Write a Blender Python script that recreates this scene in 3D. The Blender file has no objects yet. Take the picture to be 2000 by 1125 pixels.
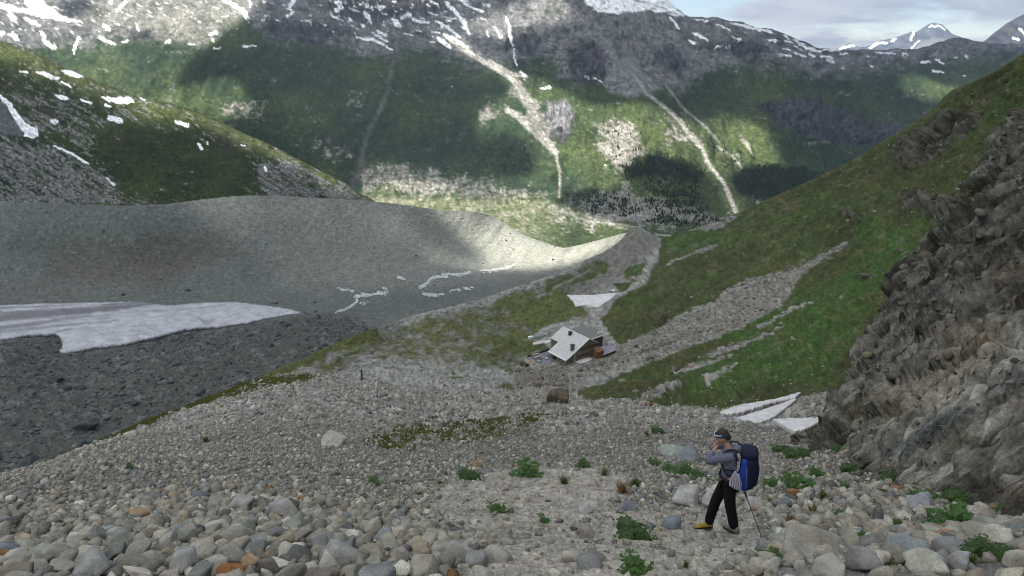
import bpy, bmesh, math, random
import numpy as np

sc = bpy.context.scene
COL = sc.collection
R = math.radians
random.seed(7)
RNG = np.random.default_rng(11)

# ---------------------------------------------------------------- camera, sky, sun, exposure
FPX = 1327.0                        # focal length in pixels of a 2000 px wide picture
PITCH = R(19.6)
CP, SP = math.cos(PITCH), math.sin(PITCH)
cd = bpy.data.cameras.new('camera')
cam = bpy.data.objects.new('camera', cd)
COL.objects.link(cam)
cd.sensor_width = 36.0
cd.lens = FPX / 2000 * 36
cd.clip_start = 0.1
cd.clip_end = 60000
cam.rotation_euler = (math.pi / 2 - PITCH, 0, 0)
sc.camera = cam

SUN_AZ, SUN_EL = R(50), R(50)       # behind the camera, to its left
SDIR = np.array([-math.sin(SUN_AZ) * math.cos(SUN_EL), -math.cos(SUN_AZ) * math.cos(SUN_EL), math.sin(SUN_EL)])
w = bpy.data.worlds.new('World')
sc.world = w
w.use_nodes = True
nt = w.node_tree
nt.nodes.clear()
N = nt.nodes.new
out = N('ShaderNodeOutputWorld')
bg = N('ShaderNodeBackground')
sky = N('ShaderNodeTexSky')
sky.sky_type = 'NISHITA'
sky.sun_disc = False
sky.sun_elevation = SUN_EL
sky.sun_rotation = math.atan2(SDIR[0], SDIR[1])
sky.altitude = 2600
sky.air_density = 1.0
sky.dust_density = 0.2
tc = N('ShaderNodeTexCoord')
# cloud cover over the whole dome: direction projected on a cloud plane so that it flattens to the horizon
sep = N('ShaderNodeSeparateXYZ')
mx = N('ShaderNodeMath'); mx.operation = 'MAXIMUM'; mx.inputs[1].default_value = 0.0
ad = N('ShaderNodeMath'); ad.operation = 'ADD'; ad.inputs[1].default_value = 0.22
dv = N('ShaderNodeVectorMath'); dv.operation = 'DIVIDE'
cmb = N('ShaderNodeCombineXYZ')
nz = N('ShaderNodeTexNoise')
nz.inputs['Scale'].default_value = 1.5
nz.inputs['Detail'].default_value = 7
nz.inputs['Roughness'].default_value = 0.56
nz.inputs['Distortion'].default_value = 0.25
cr = N('ShaderNodeValToRGB')
cr.color_ramp.elements[0].position = 0.42
cr.color_ramp.elements[0].color = (0.06, 0.06, 0.06, 1)
cr.color_ramp.elements[1].position = 0.55
cr.color_ramp.elements[1].color = (1, 1, 1, 1)
nz2 = N('ShaderNodeTexNoise')
nz2.inputs['Scale'].default_value = 2.8
nz2.inputs['Detail'].default_value = 6
cr2 = N('ShaderNodeValToRGB')
cr2.color_ramp.elements[0].position = 0.36
cr2.color_ramp.elements[0].color = (3.7, 4.0, 4.6, 1)
cr2.color_ramp.elements[1].position = 0.62
cr2.color_ramp.elements[1].color = (5.6, 5.7, 5.95, 1)
mix = N('ShaderNodeMixRGB')
L = nt.links.new
L(tc.outputs['Generated'], sep.inputs[0])
L(sep.outputs['Z'], mx.inputs[0]); L(mx.outputs[0], ad.inputs[0])
for k in 'XYZ':
    L(ad.outputs[0], cmb.inputs[k])
L(tc.outputs['Generated'], dv.inputs[0]); L(cmb.outputs[0], dv.inputs[1])
L(dv.outputs[0], nz.inputs['Vector']); L(dv.outputs[0], nz2.inputs['Vector'])
L(nz.outputs['Fac'], cr.inputs[0]); L(nz2.outputs['Fac'], cr2.inputs[0])
L(cr.outputs[0], mix.inputs[0]); L(sky.outputs[0], mix.inputs[1]); L(cr2.outputs[0], mix.inputs[2])
L(mix.outputs[0], bg.inputs['Color'])
bg.inputs['Strength'].default_value = 0.07
L(bg.outputs[0], out.inputs['Surface'])

sd = bpy.data.lights.new('sun', 'SUN')
so = bpy.data.objects.new('sun', sd)
COL.objects.link(so)
sd.energy = 5.0
sd.angle = R(0.53)
sd.color = (1.0, 0.95, 0.86)
from mathutils import Vector, Matrix, Quaternion
so.rotation_euler = Vector(tuple(SDIR)).to_track_quat('Z', 'Y').to_euler()

sc.view_settings.view_transform = 'Standard'
sc.view_settings.look = 'None'
sc.view_settings.exposure = 1.10
sc.view_settings.gamma = 1
sc.view_settings.use_curve_mapping = False
sc.render.engine = 'CYCLES'
sc.cycles.use_denoising = True
sc.cycles.filter_width = 1.0
sc.cycles.max_bounces = 6
sc.cycles.diffuse_bounces = 3
sc.cycles.transparent_max_bounces = 16
sc.cycles.volume_bounces = 0
sc.cycles.use_adaptive_sampling = False
sc.cycles.sample_clamp_indirect = 6
# ---------------------------------------------------------------- numpy helpers
def ray(px, py):
    """direction of picture point, scaled so that its forward (Y) component is 1"""
    xc = (np.asarray(px, float) - 1000) / FPX
    yc = (562.5 - np.asarray(py, float)) / FPX
    dy = CP + SP * yc
    return np.stack([xc / dy, np.ones_like(xc / dy), (CP * yc - SP) / dy], -1)

def project(P):
    """world points -> picture points"""
    P = np.asarray(P, float)
    zc = P[..., 1] * CP - P[..., 2] * SP
    yc = P[..., 1] * SP + P[..., 2] * CP
    zc = np.maximum(zc, 0.05)
    return 1000 + P[..., 0] / zc * FPX, 562.5 - yc / zc * FPX

def smooth(a, b, x):
    t = np.clip((x - a) / (b - a), 0, 1)
    return t * t * (3 - 2 * t)

def _h(ix, iy, iz, s):
    h = (ix.astype(np.uint32) * np.uint32(0x8da6b343)) ^ (iy.astype(np.uint32) * np.uint32(0xd8163841)) ^ (iz.astype(np.uint32) * np.uint32(0xcb1ab31f)) ^ np.uint32((s * 0x9e3779b1) & 0xffffffff)
    h ^= h >> np.uint32(15); h *= np.uint32(0x2c1b3c6d)
    h ^= h >> np.uint32(12); h *= np.uint32(0x297a2d39)
    h ^= h >> np.uint32(15)
    return h

def noise(P, seed=0):
    """3D gradient noise, about -1..1"""
    P = np.asarray(P, np.float64)
    shp = P.shape[:-1]
    P = P.reshape(-1, 3)
    F = np.floor(P)
    I = F.astype(np.int64)
    f = (P - F).astype(np.float32)
    u = f * f * f * (f * (f * 6 - 15) + 10)
    res = None
    for dx in (0, 1):
        wx = u[:, 0] if dx else 1 - u[:, 0]
        for dy in (0, 1):
            wy = u[:, 1] if dy else 1 - u[:, 1]
            for dz in (0, 1):
                wz = u[:, 2] if dz else 1 - u[:, 2]
                h = _h(I[:, 0] + dx, I[:, 1] + dy, I[:, 2] + dz, seed)
                gx = (h & np.uint32(1023)).astype(np.float32) / 511.5 - 1
                gy = ((h >> np.uint32(10)) & np.uint32(1023)).astype(np.float32) / 511.5 - 1
                gz = ((h >> np.uint32(20)) & np.uint32(1023)).astype(np.float32) / 511.5 - 1
                v = (gx * (f[:, 0] - dx) + gy * (f[:, 1] - dy) + gz * (f[:, 2] - dz)) * wx * wy * wz
                res = v if res is None else res + v
    return (res * 1.25).reshape(shp)

def fbm(P, scale, octv=4, gain=0.5, seed=0):
    P = np.asarray(P, float) / scale
    a, t, s = 1.0, 0.0, 0.0
    for k in range(octv):
        t = t + a * noise(P * 2.03 ** k + 17.3 * k, seed + k)
        s += a
        a *= gain
    return t / s

def fbm2(px, py, sx, sy=None, octv=4, gain=0.5, seed=0):
    sy = sx if sy is None else sy
    P = np.stack([np.asarray(px, float) / sx, np.asarray(py, float) / sy, np.zeros(np.shape(px))], -1)
    return fbm(P, 1.0, octv, gain, seed)

def rough(P, spacing, lams, k, seed=0, ridged=False):
    """sum of octaves of amplitude k*wavelength, each only where the mesh is fine enough for it"""
    t = np.zeros(P.shape[:-1])
    for i, lam in enumerate(lams):
        wgt = smooth(1.6, 3.2, lam / spacing)
        m = wgt > 0.01
        if not m.any():
            continue
        n = noise(P[m] / lam + 31.7 * i, seed + i)
        if ridged:
            n = 0.35 - np.abs(n) * 1.4
        t[m] += n * wgt[m] * lam * k
    return t

def facet(P, cell, seed=0, tilt=0.7, stretch=(1, 1, 1)):
    """broken-rock relief: each Voronoi cell is a tilted plane; returns height (cells) and distance to the border (cells)"""
    shp = P.shape[:-1]
    Q = P.reshape(-1, 3) / cell / np.array(stretch)
    I = np.floor(Q).astype(np.int64)
    d1 = np.full(len(Q), 9e9); d2 = d1.copy()
    hh = np.zeros(len(Q)); idr = np.zeros(len(Q))
    for dx in (-1, 0, 1):
        for dy in (-1, 0, 1):
            for dz in (-1, 0, 1):
                ix, iy, iz = I[:, 0] + dx, I[:, 1] + dy, I[:, 2] + dz
                a, b = _h(ix, iy, iz, seed), _h(ix, iy, iz, seed + 77)
                f = lambda h, s: ((h >> np.uint32(s)) & np.uint32(1023)).astype(float) / 1023
                c = np.stack([ix + f(a, 0), iy + f(a, 10), iz + f(a, 20)], -1)
                v = Q - c
                d = (v * v).sum(-1)
                hgt = (f(b, 0) - .5) + tilt * ((f(b, 10) - .5) * v[:, 0] + (f(b, 20) - .5) * v[:, 1] + (f(a, 5) - .5) * v[:, 2]) * 2
                n1 = d < d1
                d2 = np.where(n1, d1, np.minimum(d2, d))
                hh = np.where(n1, hgt, hh); idr = np.where(n1, f(b, 3), idr)
                d1 = np.where(n1, d, d1)
    return hh.reshape(shp), (np.sqrt(d2) - np.sqrt(d1)).reshape(shp), idr.reshape(shp)

class RBF:
    def __init__(self, pts, s=300.0, lam=1e-3):
        a = np.array(pts, float)
        self.c = a[:, :2] / s; self.s = s
        y = np.log(a[:, 2])
        n = len(a)
        K = self.k(self.c, self.c) + lam * np.eye(n)
        Pm = np.hstack([np.ones((n, 1)), self.c])
        A = np.zeros((n + 3, n + 3)); A[:n, :n] = K; A[:n, n:] = Pm; A[n:, :n] = Pm.T
        self.w = np.linalg.solve(A, np.concatenate([y, np.zeros(3)]))
    @staticmethod
    def k(a, b):
        d = ((a[:, None, :] - b[None]) ** 2).sum(-1)
        return 0.5 * d * np.log(d + 1e-12)
    def __call__(self, px, py):
        q = np.stack([np.ravel(px), np.ravel(py)], -1) / self.s
        o = np.empty(len(q))
        for i in range(0, len(q), 60000):
            z = q[i:i + 60000]
            o[i:i + 60000] = self.k(z, self.c) @ self.w[:-3] + self.w[-3] + z @ self.w[-2:]
        return np.exp(o).reshape(np.shape(px))

# painted masks: where grass, snow, scree ... lie, drawn over the view and carried by the ground's own vertices
OX, OY, CS = -420, -160, 2.0
CW, CH = 1430, 740
GX, GY = np.meshgrid(OX + CS * np.arange(CW), OY + CS * np.arange(CH))

def blur(a, r):
    r = max(1, int(round(r / CS)))
    for _ in range(2):
        for ax in (0, 1):
            p = np.concatenate([np.repeat(np.take(a, [0], ax), r + 1, ax), a, np.repeat(np.take(a, [-1], ax), r, ax)], ax)
            c = np.cumsum(p, ax)
            n = a.shape[ax]
            a = (np.take(c, np.arange(2 * r + 1, 2 * r + 1 + n), ax) - np.take(c, np.arange(0, n), ax)) / (2 * r + 1)
    return a

class Mask:
    def __init__(self, v=0.0):
        self.a = np.full((CH, CW), float(v))
    def _win(self, pts, pad):
        p = np.array(pts, float)
        x0, y0 = p.min(0) - pad; x1, y1 = p.max(0) + pad
        i0, i1 = max(0, int((x0 - OX) / CS)), min(CW, int((x1 - OX) / CS) + 2)
        j0, j1 = max(0, int((y0 - OY) / CS)), min(CH, int((y1 - OY) / CS) + 2)
        return slice(j0, j1), slice(i0, i1)
    def poly(self, pts, v=1.0, soft=3.0):
        s = self._win(pts, soft + 4)
        X, Y = GX[s], GY[s]
        if X.size == 0:
            return self
        ins = np.zeros(X.shape, bool)
        dist = np.full(X.shape, 1e9)
        n = len(pts)
        for k in range(n):
            (x0, y0), (x1, y1) = pts[k], pts[(k + 1) % n]
            if y0 != y1:
                c = ((Y >= y0) != (Y >= y1)) & (X < (x1 - x0) * (Y - y0) / (y1 - y0) + x0)
                ins ^= c
            ex, ey = x1 - x0, y1 - y0
            t = np.clip(((X - x0) * ex + (Y - y0) * ey) / (ex * ex + ey * ey + 1e-9), 0, 1)
            dist = np.minimum(dist, np.hypot(X - x0 - t * ex, Y - y0 - t * ey))
        m = smooth(-soft, soft, np.where(ins, dist, -dist))
        self.a[s] = self.a[s] * (1 - m) + v * m
        return self
    def line(self, pts, wd, v=1.0, soft=1.5):
        """polyline with half width wd (number or one per point)"""
        wds = wd if isinstance(wd, (list, tuple)) else [wd] * len(pts)
        s = self._win(pts, max(wds) + soft + 4)
        X, Y = GX[s], GY[s]
        if X.size == 0:
            return self
        d = np.full(X.shape, 1e9)
        if len(pts) == 1:
            pts = [pts[0], (pts[0][0] + .1, pts[0][1])]; wds = [wds[0]] * 2
        for k in range(len(pts) - 1):
            (x0, y0), (x1, y1) = pts[k], pts[k + 1]
            ex, ey = x1 - x0, y1 - y0
            t = np.clip(((X - x0) * ex + (Y - y0) * ey) / (ex * ex + ey * ey + 1e-9), 0, 1)
            d = np.minimum(d, np.hypot(X - x0 - t * ex, Y - y0 - t * ey) - (wds[k] + t * (wds[k + 1] - wds[k])))
        m = smooth(soft, -soft, d)
        self.a[s] = self.a[s] * (1 - m) + v * m
        return self
    def blur(self, r):
        self.a = blur(self.a, r); return self
    def at(self, px, py, jag=0.0, sc_=12.0, seed=5, jy=None):
        if jag:
            n1 = fbm2(px, py, sc_, octv=4, gain=.6, seed=seed); n2 = fbm2(px, py, sc_, octv=4, gain=.6, seed=seed + 9)
            px, py = px + jag * n1, py + (jag if jy is None else jy) * n2
        x = np.clip((px - OX) / CS, 0, CW - 1.001); y = np.clip((py - OY) / CS, 0, CH - 1.001)
        i, j = x.astype(int), y.astype(int)
        fx, fy = x - i, y - j
        a = self.a
        return (a[j, i] * (1 - fx) + a[j, i + 1] * fx) * (1 - fy) + (a[j + 1, i] * (1 - fx) + a[j + 1, i + 1] * fx) * fy

def line_fn(pts):
    p = np.array(sorted(pts), float)
    return lambda x: np.interp(x, p[:, 0], p[:, 1])

def lerp(a, b, t):
    t = np.asarray(t)[..., None]
    return np.asarray(a, float) * (1 - t) + np.asarray(b, float) * t

# ---------------------------------------------------------------- blender helpers
def speck(shape, seed, k):
    """grain of single small stones, one value per vertex"""
    r = np.random.default_rng(seed)
    g = r.normal(0, 1, shape)
    g = g * .75 + .25 * (np.roll(g, 1, 0) + np.roll(g, 1, 1))
    return (1 + k * np.clip(g, -2.2, 2.6))[..., None]

def new_mesh(name, V, loops, lens, col=None, smooth_=True):
    me = bpy.data.meshes.new(name)
    V = np.ascontiguousarray(V, np.float32).reshape(-1, 3)
    loops = np.ascontiguousarray(loops, np.int32).ravel()
    lens = np.ascontiguousarray(lens, np.int32).ravel()
    me.vertices.add(len(V)); me.vertices.foreach_set('co', V.ravel())
    me.loops.add(len(loops)); me.loops.foreach_set('vertex_index', loops)
    me.polygons.add(len(lens))
    st = np.zeros(len(lens), np.int32); st[1:] = np.cumsum(lens)[:-1]
    me.polygons.foreach_set('loop_start', st)
    if smooth_:
        me.polygons.foreach_set('use_smooth', np.ones(len(lens), bool))
    if col is not None:
        a = me.color_attributes.new('Col', 'FLOAT_COLOR', 'POINT')
        c = np.ones((len(V), 4), np.float32); c[:, :3] = np.clip(np.reshape(col, (-1, 3)), 0.002, 0.95)
        a.data.foreach_set('color', c.ravel())
    me.update(calc_edges=True)
    return me

def link(name, me, mat=None, parent=None, **props):
    o = bpy.data.objects.new(name, me)
    COL.objects.link(o)
    if mat is not None and me is not None and len(me.materials) == 0:
        me.materials.append(mat)
    if parent is not None:
        o.parent = parent
    for k, v in props.items():
        o[k] = v
    return o

def grid_mesh(name, V, col=None, keep=None, flip=False, walls=0.0):
    n, m = V.shape[:2]
    idx = np.arange(n * m).reshape(n, m)
    q = np.stack([idx[:-1, :-1], idx[1:, :-1], idx[1:, 1:], idx[:-1, 1:]], -1).reshape(-1, 4)
    if flip:
        q = q[:, ::-1]
    if keep is not None:
        q = q[keep.reshape(-1)]
        used = np.unique(q)
        rm = np.full(n * m, -1); rm[used] = np.arange(len(used))
        q = rm[q]
        V = V.reshape(-1, 3)[used]
        if col is not None:
            col = col.reshape(-1, 3)[used]
    if walls:
        e = np.concatenate([q[:, [0, 1]], q[:, [1, 2]], q[:, [2, 3]], q[:, [3, 0]]])
        key = {}
        for a, b in e:
            key[(a, b)] = 1
        bd = np.array([(a, b) for a, b in e if (b, a) not in key])
        n0 = len(V)
        ids = np.unique(bd); mp = np.full(n0, -1); mp[ids] = n0 + np.arange(len(ids))
        V = np.concatenate([V, V[ids] - np.array([0, 0, walls])])
        if col is not None:
            col = np.concatenate([col, col[ids] * .6])
        q = np.concatenate([q, np.stack([bd[:, 1], bd[:, 0], mp[bd[:, 0]], mp[bd[:, 1]]], -1)])
    return new_mesh(name, V, q, np.full(len(q), 4), col)

def ground_mat(name, grain=(2.0, 0.35), bump=(1.0, 0.3), rough_=0.95, contrast=0.5, spec=0.15, attr=True, base=(.3, .3, .3)):
    """albedo carried by the vertices, broken up by two noises; fine relief by bump. sizes in metres"""
    m = bpy.data.materials.new(name)
    m.use_nodes = True
    t = m.node_tree
    b = t.nodes['Principled BSDF']
    b.inputs['Roughness'].default_value = rough_
    b.inputs['Specular IOR Level'].default_value = spec
    nn = t.nodes.new
    tcn = nn('ShaderNodeTexCoord')
    if attr:
        at = nn('ShaderNodeVertexColor'); at.layer_name = 'Col'; csrc = at.outputs['Color']
    else:
        at = nn('ShaderNodeRGB'); at.outputs[0].default_value = (*base, 1); csrc = at.outputs[0]
    fac = None
    for i, g in enumerate(grain):
        z = nn('ShaderNodeTexNoise'); z.inputs['Scale'].default_value = 1 / g; z.inputs['Detail'].default_value = 5; z.inputs['Roughness'].default_value = .65
        t.links.new(tcn.outputs['Object'], z.inputs['Vector'])
        mr = nn('ShaderNodeMapRange')
        mr.inputs['From Min'].default_value = .28; mr.inputs['From Max'].default_value = .72
        mr.inputs['To Min'].default_value = 1 - contrast; mr.inputs['To Max'].default_value = 1 + contrast
        t.links.new(z.outputs['Fac'], mr.inputs['Value'])
        if fac is None:
            fac = mr.outputs[0]
        else:
            mm = nn('ShaderNodeMath'); mm.operation = 'MULTIPLY'
            t.links.new(fac, mm.inputs[0]); t.links.new(mr.outputs[0], mm.inputs[1]); fac = mm.outputs[0]
    mu = nn('ShaderNodeVectorMath'); mu.operation = 'SCALE'
    t.links.new(csrc, mu.inputs[0]); t.links.new(fac, mu.inputs['Scale'])
    t.links.new(mu.outputs[0], b.inputs['Base Color'])
    if bump:
        z = nn('ShaderNodeTexNoise'); z.inputs['Scale'].default_value = 1 / bump[0]; z.inputs['Detail'].default_value = 6; z.inputs['Roughness'].default_value = .7
        t.links.new(tcn.outputs['Object'], z.inputs['Vector'])
        bp = nn('ShaderNodeBump'); bp.inputs['Strength'].default_value = 1.0; bp.inputs['Distance'].default_value = bump[1]
        t.links.new(z.outputs['Fac'], bp.inputs['Height']); t.links.new(bp.outputs[0], b.inputs['Normal'])
    return m

def plain_mat(name, c, rough_=0.7, spec=0.3, var=0.12, vscale=3.0, metal=0.0):
    m = ground_mat(name, grain=(1 / vscale,), bump=None, rough_=rough_, contrast=var, spec=spec, attr=False, base=c)
    m.node_tree.nodes['Principled BSDF'].inputs['Metallic'].default_value = metal
    return m

def normals(V):
    du = np.gradient(V, axis=1); dv_ = np.gradient(V, axis=0)
    n = np.cross(du, dv_)
    n /= np.linalg.norm(n, axis=-1, keepdims=True) + 1e-12
    n *= np.where(n[..., 2:3] < 0, -1, 1)
    return n

SHADE = []      # (points, shade value) gathered from each landform for the cloud deck
def relief(px, top, bottom, nrow, depth, ext=None):
    """base surface of a landform: rows from its bottom line up to its top line"""
    t = np.linspace(0, 1, nrow)[:, None]
    PX = np.repeat(px[None], nrow, 0)
    PY = bottom(px)[None] * (1 - t) + top(px)[None] * t
    if ext is not None:                      # extra rows below
        e = np.array(ext)[:, None]
        PX = np.concatenate([np.repeat(px[None], len(ext), 0), PX]); PY = np.concatenate([np.repeat(e, len(px), 1), PY])
    V = ray(PX, PY) * depth(PX, PY)[..., None]
    return PX, PY, V

def skirt(V, dists, slope, hdir=None):
    """rows continuing behind the crest, away from the view and down"""
    c = V[-1]
    h = c[:, :2] / np.linalg.norm(c[:, :2], axis=1, keepdims=True) if hdir is None else np.repeat(np.array([hdir], float), len(c), 0)
    rows = [V]
    s = slope if np.ndim(slope) else np.full(len(c), slope)
    for d in dists:
        r = c.copy(); r[:, :2] += h * d; r[:, 2] -= d * np.tan(s) * (1 - math.exp(-d / (0.35 * dists[1])))
        rows.append(r[None])
    return np.concatenate(rows)

def spacing_of(V, step):
    dist = np.linalg.norm(V, axis=-1)
    return dist * step / FPX
# ================================================================ LANDFORMS
GRASS_D, GRASS_M, GRASS_L = (.020, .037, .019), (.040, .064, .023), (.088, .108, .038)
ROCK_D, ROCK_M, ROCK_L = (.085, .083, .085), (.20, .195, .185), (.36, .345, .315)
SNOW = (.86, .87, .88)

# ---------------------------------------------------------------- the big mountain beyond the valley
top_C = line_fn([(-420, -70), (1215, -70), (1260, -22), (1300, 0), (1325, 18), (1345, 33), (1370, 36), (1400, 36), (1425, 44), (1450, 45), (1475, 54), (1500, 55),
                 (1520, 58), (1535, 66), (1550, 76), (1575, 86), (1600, 97), (1640, 98), (1700, 99), (1760, 97), (1790, 98), (1815, 92), (1832, 82), (1860, 75),
                 (1885, 76), (1905, 80), (1930, 84), (1990, 86), (2060, 85), (2440, 80)])
C_PTS = [(-300, 520, 1150), (200, 520, 1150), (700, 520, 1150), (1000, 520, 1150), (1300, 520, 1150), (1700, 520, 1150), (2200, 520, 1200),
         (700, 470, 1330), (1000, 470, 1330), (1300, 470, 1330), (700, 440, 1450), (1000, 440, 1450), (1300, 445, 1440), (1500, 445, 1450),
         (0, 420, 1500), (400, 410, 1560), (700, 395, 1650), (1000, 400, 1630), (1200, 400, 1640), (1400, 410, 1620), (1600, 420, 1640), (1850, 420, 1750), (2200, 420, 1900),
         (0, 250, 2000), (400, 230, 2040), (700, 200, 2040), (1000, 200, 2000), (1130, 200, 1960), (1250, 260, 1850), (1400, 250, 1950), (1600, 330, 1900),
         (1500, 200, 2150), (1650, 230, 2250), (1800, 200, 2700), (1900, 150, 3000), (2000, 150, 3000), (2200, 200, 3000),
         (0, 100, 2300), (400, 100, 2300), (800, 100, 2250), (1200, 110, 2200), (0, 0, 2650), (400, 0, 2520), (700, 0, 2450), (1000, 0, 2400), (1250, 0, 2430),
         (1350, 35, 2480), (1500, 57, 2650), (1600, 97, 2900), (1720, 98, 3300), (1850, 76, 3500), (2000, 86, 3700), (2300, 85, 3800),
         (-300, 0, 2700), (0, -80, 2950), (500, -80, 2800), (1000, -80, 2600), (-300, 250, 2000), (1300, 330, 1780), (900, 330, 1800), (700, 300, 1850)]
D_C = RBF(C_PTS)
pxC = np.arange(-420, 2440, 2.8)
PX, PY, V = relief(pxC, top_C, lambda x: np.full(len(x), 520.0), 280, D_C)
slope_w = smooth(430, 380, PY)                       # the valley floor stays flat
nrm = normals(V)
sp = spacing_of(V, 2.4)
Q = V.copy(); Q[..., 0] *= 1.9                         # gullies run down the slope: relief finer across than along
Q[..., 2] *= .8
hgt = rough(Q, sp, [420, 210, 105, 52, 26, 13], .105, 40, ridged=True) * slope_w * .9 + rough(V, sp, [60, 30, 15, 8], .05, 60) * (.35 + .65 * slope_w)
cliff = Mask()
for p in ([(1500, 200), (1560, 195), (1640, 215), (1700, 235), (1765, 255), (1740, 285), (1650, 290), (1580, 275), (1520, 245), (1470, 215)],
          [(1075, 195), (1105, 195), (1122, 215), (1115, 250), (1095, 268), (1068, 255), (1062, 220)],
          [(1110, 85), (1160, 75), (1185, 110), (1178, 150), (1140, 165), (1105, 140)], [(1275, 100), (1310, 95), (1345, 130), (1330, 160), (1290, 150)],
          [(1000, 60), (1040, 60), (1060, 110), (1020, 120), (985, 100)], [(1350, 95), (1470, 85), (1500, 110), (1440, 120)],
          [(520, 45), (620, 40), (700, 70), (640, 85), (540, 80)], [(640, -40), (900, -40), (880, 20), (760, 50), (640, 45)]):
    cliff.poly(p, 1, 8)
cl = cliff.at(PX, PY, 14, 26, 3)
f1, e1, i1 = facet(V, 34, 5, .9, (.7, 1, 1.8))
hgt += cl * (f1 * 16)
Vd = V + nrm * hgt[..., None]
crest_fade = np.ones_like(PY); crest_fade[-6:] = np.linspace(.8, .35, 6)[:, None]
V = V + (Vd - V) * crest_fade[..., None]
PX, PY = project(V)

g = fbm2(PX, PY, 130, 80, 5, .55, 1); g2 = fbm2(PX, PY, 26, 16, 5, .6, 2); g3 = fbm2(PX, PY, 7, 5.5, 3, .7, 3)
alt = PY + 30 * g                                        # a picture row stands for a height here
col = lerp(GRASS_D, GRASS_M, smooth(-.35, .45, g + .5 * g2))
col = lerp(col, GRASS_L, smooth(-.1, .6, g - .4 * g2) * .55 + .35 * smooth(150, 260, PY) * smooth(1080, 1180, PX) * smooth(1560, 1480, PX))  # second term paints the sunlit patch lighter in the grass colour
# broken rock showing through the turf
rk = lerp((.085, .085, .085), (.22, .21, .195), smooth(-.4, .4, g3 + g2 * .5))
gb = fbm2(PX, PY, 60, 12, 5, .6, 4); gv = fbm2(PX + .25 * PY, PY, 9, 60, 4, .6, 6)
col = lerp(col, rk, smooth(.08, .38, g2 * .5 + g3 * .55 + gb * .45 + gv * .25 - .06) * .85)
col = lerp(col, np.array([.016, .026, .017]), smooth(.08, .4, -g2 * .5 - g3 * .5 + gv * .5) * .62)
run = fbm2(PX + .30 * PY + 10 * fbm2(PX, PY, 50, 50, 3, .5, 12), PY, 14, 130, 4, .6, 13)
col = lerp(col, (.165, .16, .148), smooth(.34, .52, run + .12 * g3) * smooth(60, 140, PY) * smooth(385, 330, PY) * .55)
# rock and old scree above the turf
hi = Mask(); hi.poly([(-420, -160), (2440, -160), (2440, 120), (1990, 105), (1800, 125), (1650, 150), (1520, 130), (1400, 140), (1330, 175), (1240, 150), (1130, 170), (1060, 120), (930, 130),
                      (840, 105), (700, 110), (560, 75), (470, 40), (420, 60), (380, 90), (300, 70), (180, 85), (60, 90), (-420, 100)], 1, 26)
h_ = hi.at(PX, PY, 40, 60, 8)
rk2 = lerp((.085, .084, .090), (.225, .218, .220), smooth(-.4, .45, g2 * .7 + g3 * .6 + gv * .5))
col = lerp(col, rk2, np.clip(h_ * smooth(-.25, .25, g2 + .4 * g3 + h_ * .45 - .2), 0, 1) * .92)
gl = Mask(); gl.poly([(150, 0), (520, -10), (470, 35), (430, 60), (400, 85), (330, 75), (240, 60), (150, 40)], 1, 18)
col = lerp(col, lerp((.14, .145, .115), (.24, .235, .205), smooth(-.3, .3, g2 + gv * .4)), gl.at(PX, PY, 25, 40, 3) * .75)
# rubble belts at the foot
rub = Mask()
for p, v in (([(690, 330), (760, 310), (860, 330), (960, 345), (980, 385), (900, 395), (700, 385)], .52), ([(1155, 225), (1230, 235), (1265, 265), (1262, 310), (1215, 340), (1180, 320), (1165, 270)], .66),
             ([(1010, 165), (1040, 185), (1075, 240), (1090, 290), (1060, 280), (1030, 220)], .9), ([(945, 200), (985, 215), (970, 240), (930, 225)], .7),
             ([(1130, 385), (1220, 370), (1330, 400), (1420, 420), (1420, 445), (1150, 440)], .7), ([(640, 200), (700, 150), (740, 190), (700, 240)], .35), ([(600, 270), (690, 280), (690, 320), (620, 310)], .5),
             ([(1290, 235), (1350, 225), (1360, 290), (1300, 290)], .5), ([(440, 190), (500, 200), (520, 240), (430, 230)], .55), ([(950, 350), (1090, 380), (1200, 440), (1000, 470), (880, 405)], .45)):
    rub.poly(p, v, 30)
r_ = rub.at(PX, PY, 52, 40, 4)
col = lerp(col, lerp((.15, .142, .128), (.34, .32, .285), smooth(-.45, .45, g3 + .4 * g2)), smooth(.30, .62, r_ + .42 * g3 + .38 * g2 + .2 * gv) * .9)
# cliffs
cc = lerp((.026, .026, .034), (.105, .102, .115), smooth(-.35, .55, fbm2(PX, PY, 5, 22, 4, .6, 9) + .5 * g3))
col = lerp(col, cc, cl * .88)
clg = Mask(); clg.poly([(1070, 198), (1105, 196), (1120, 215), (1112, 250), (1092, 262), (1070, 250)], 1, 6)
col = lerp(col, lerp((.07, .07, .075), (.26, .255, .26), smooth(-.4, .3, fbm2(PX, PY, 4, 18, 4, .6, 10))), clg.at(PX, PY, 16, 18, 2) * .9)
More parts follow.
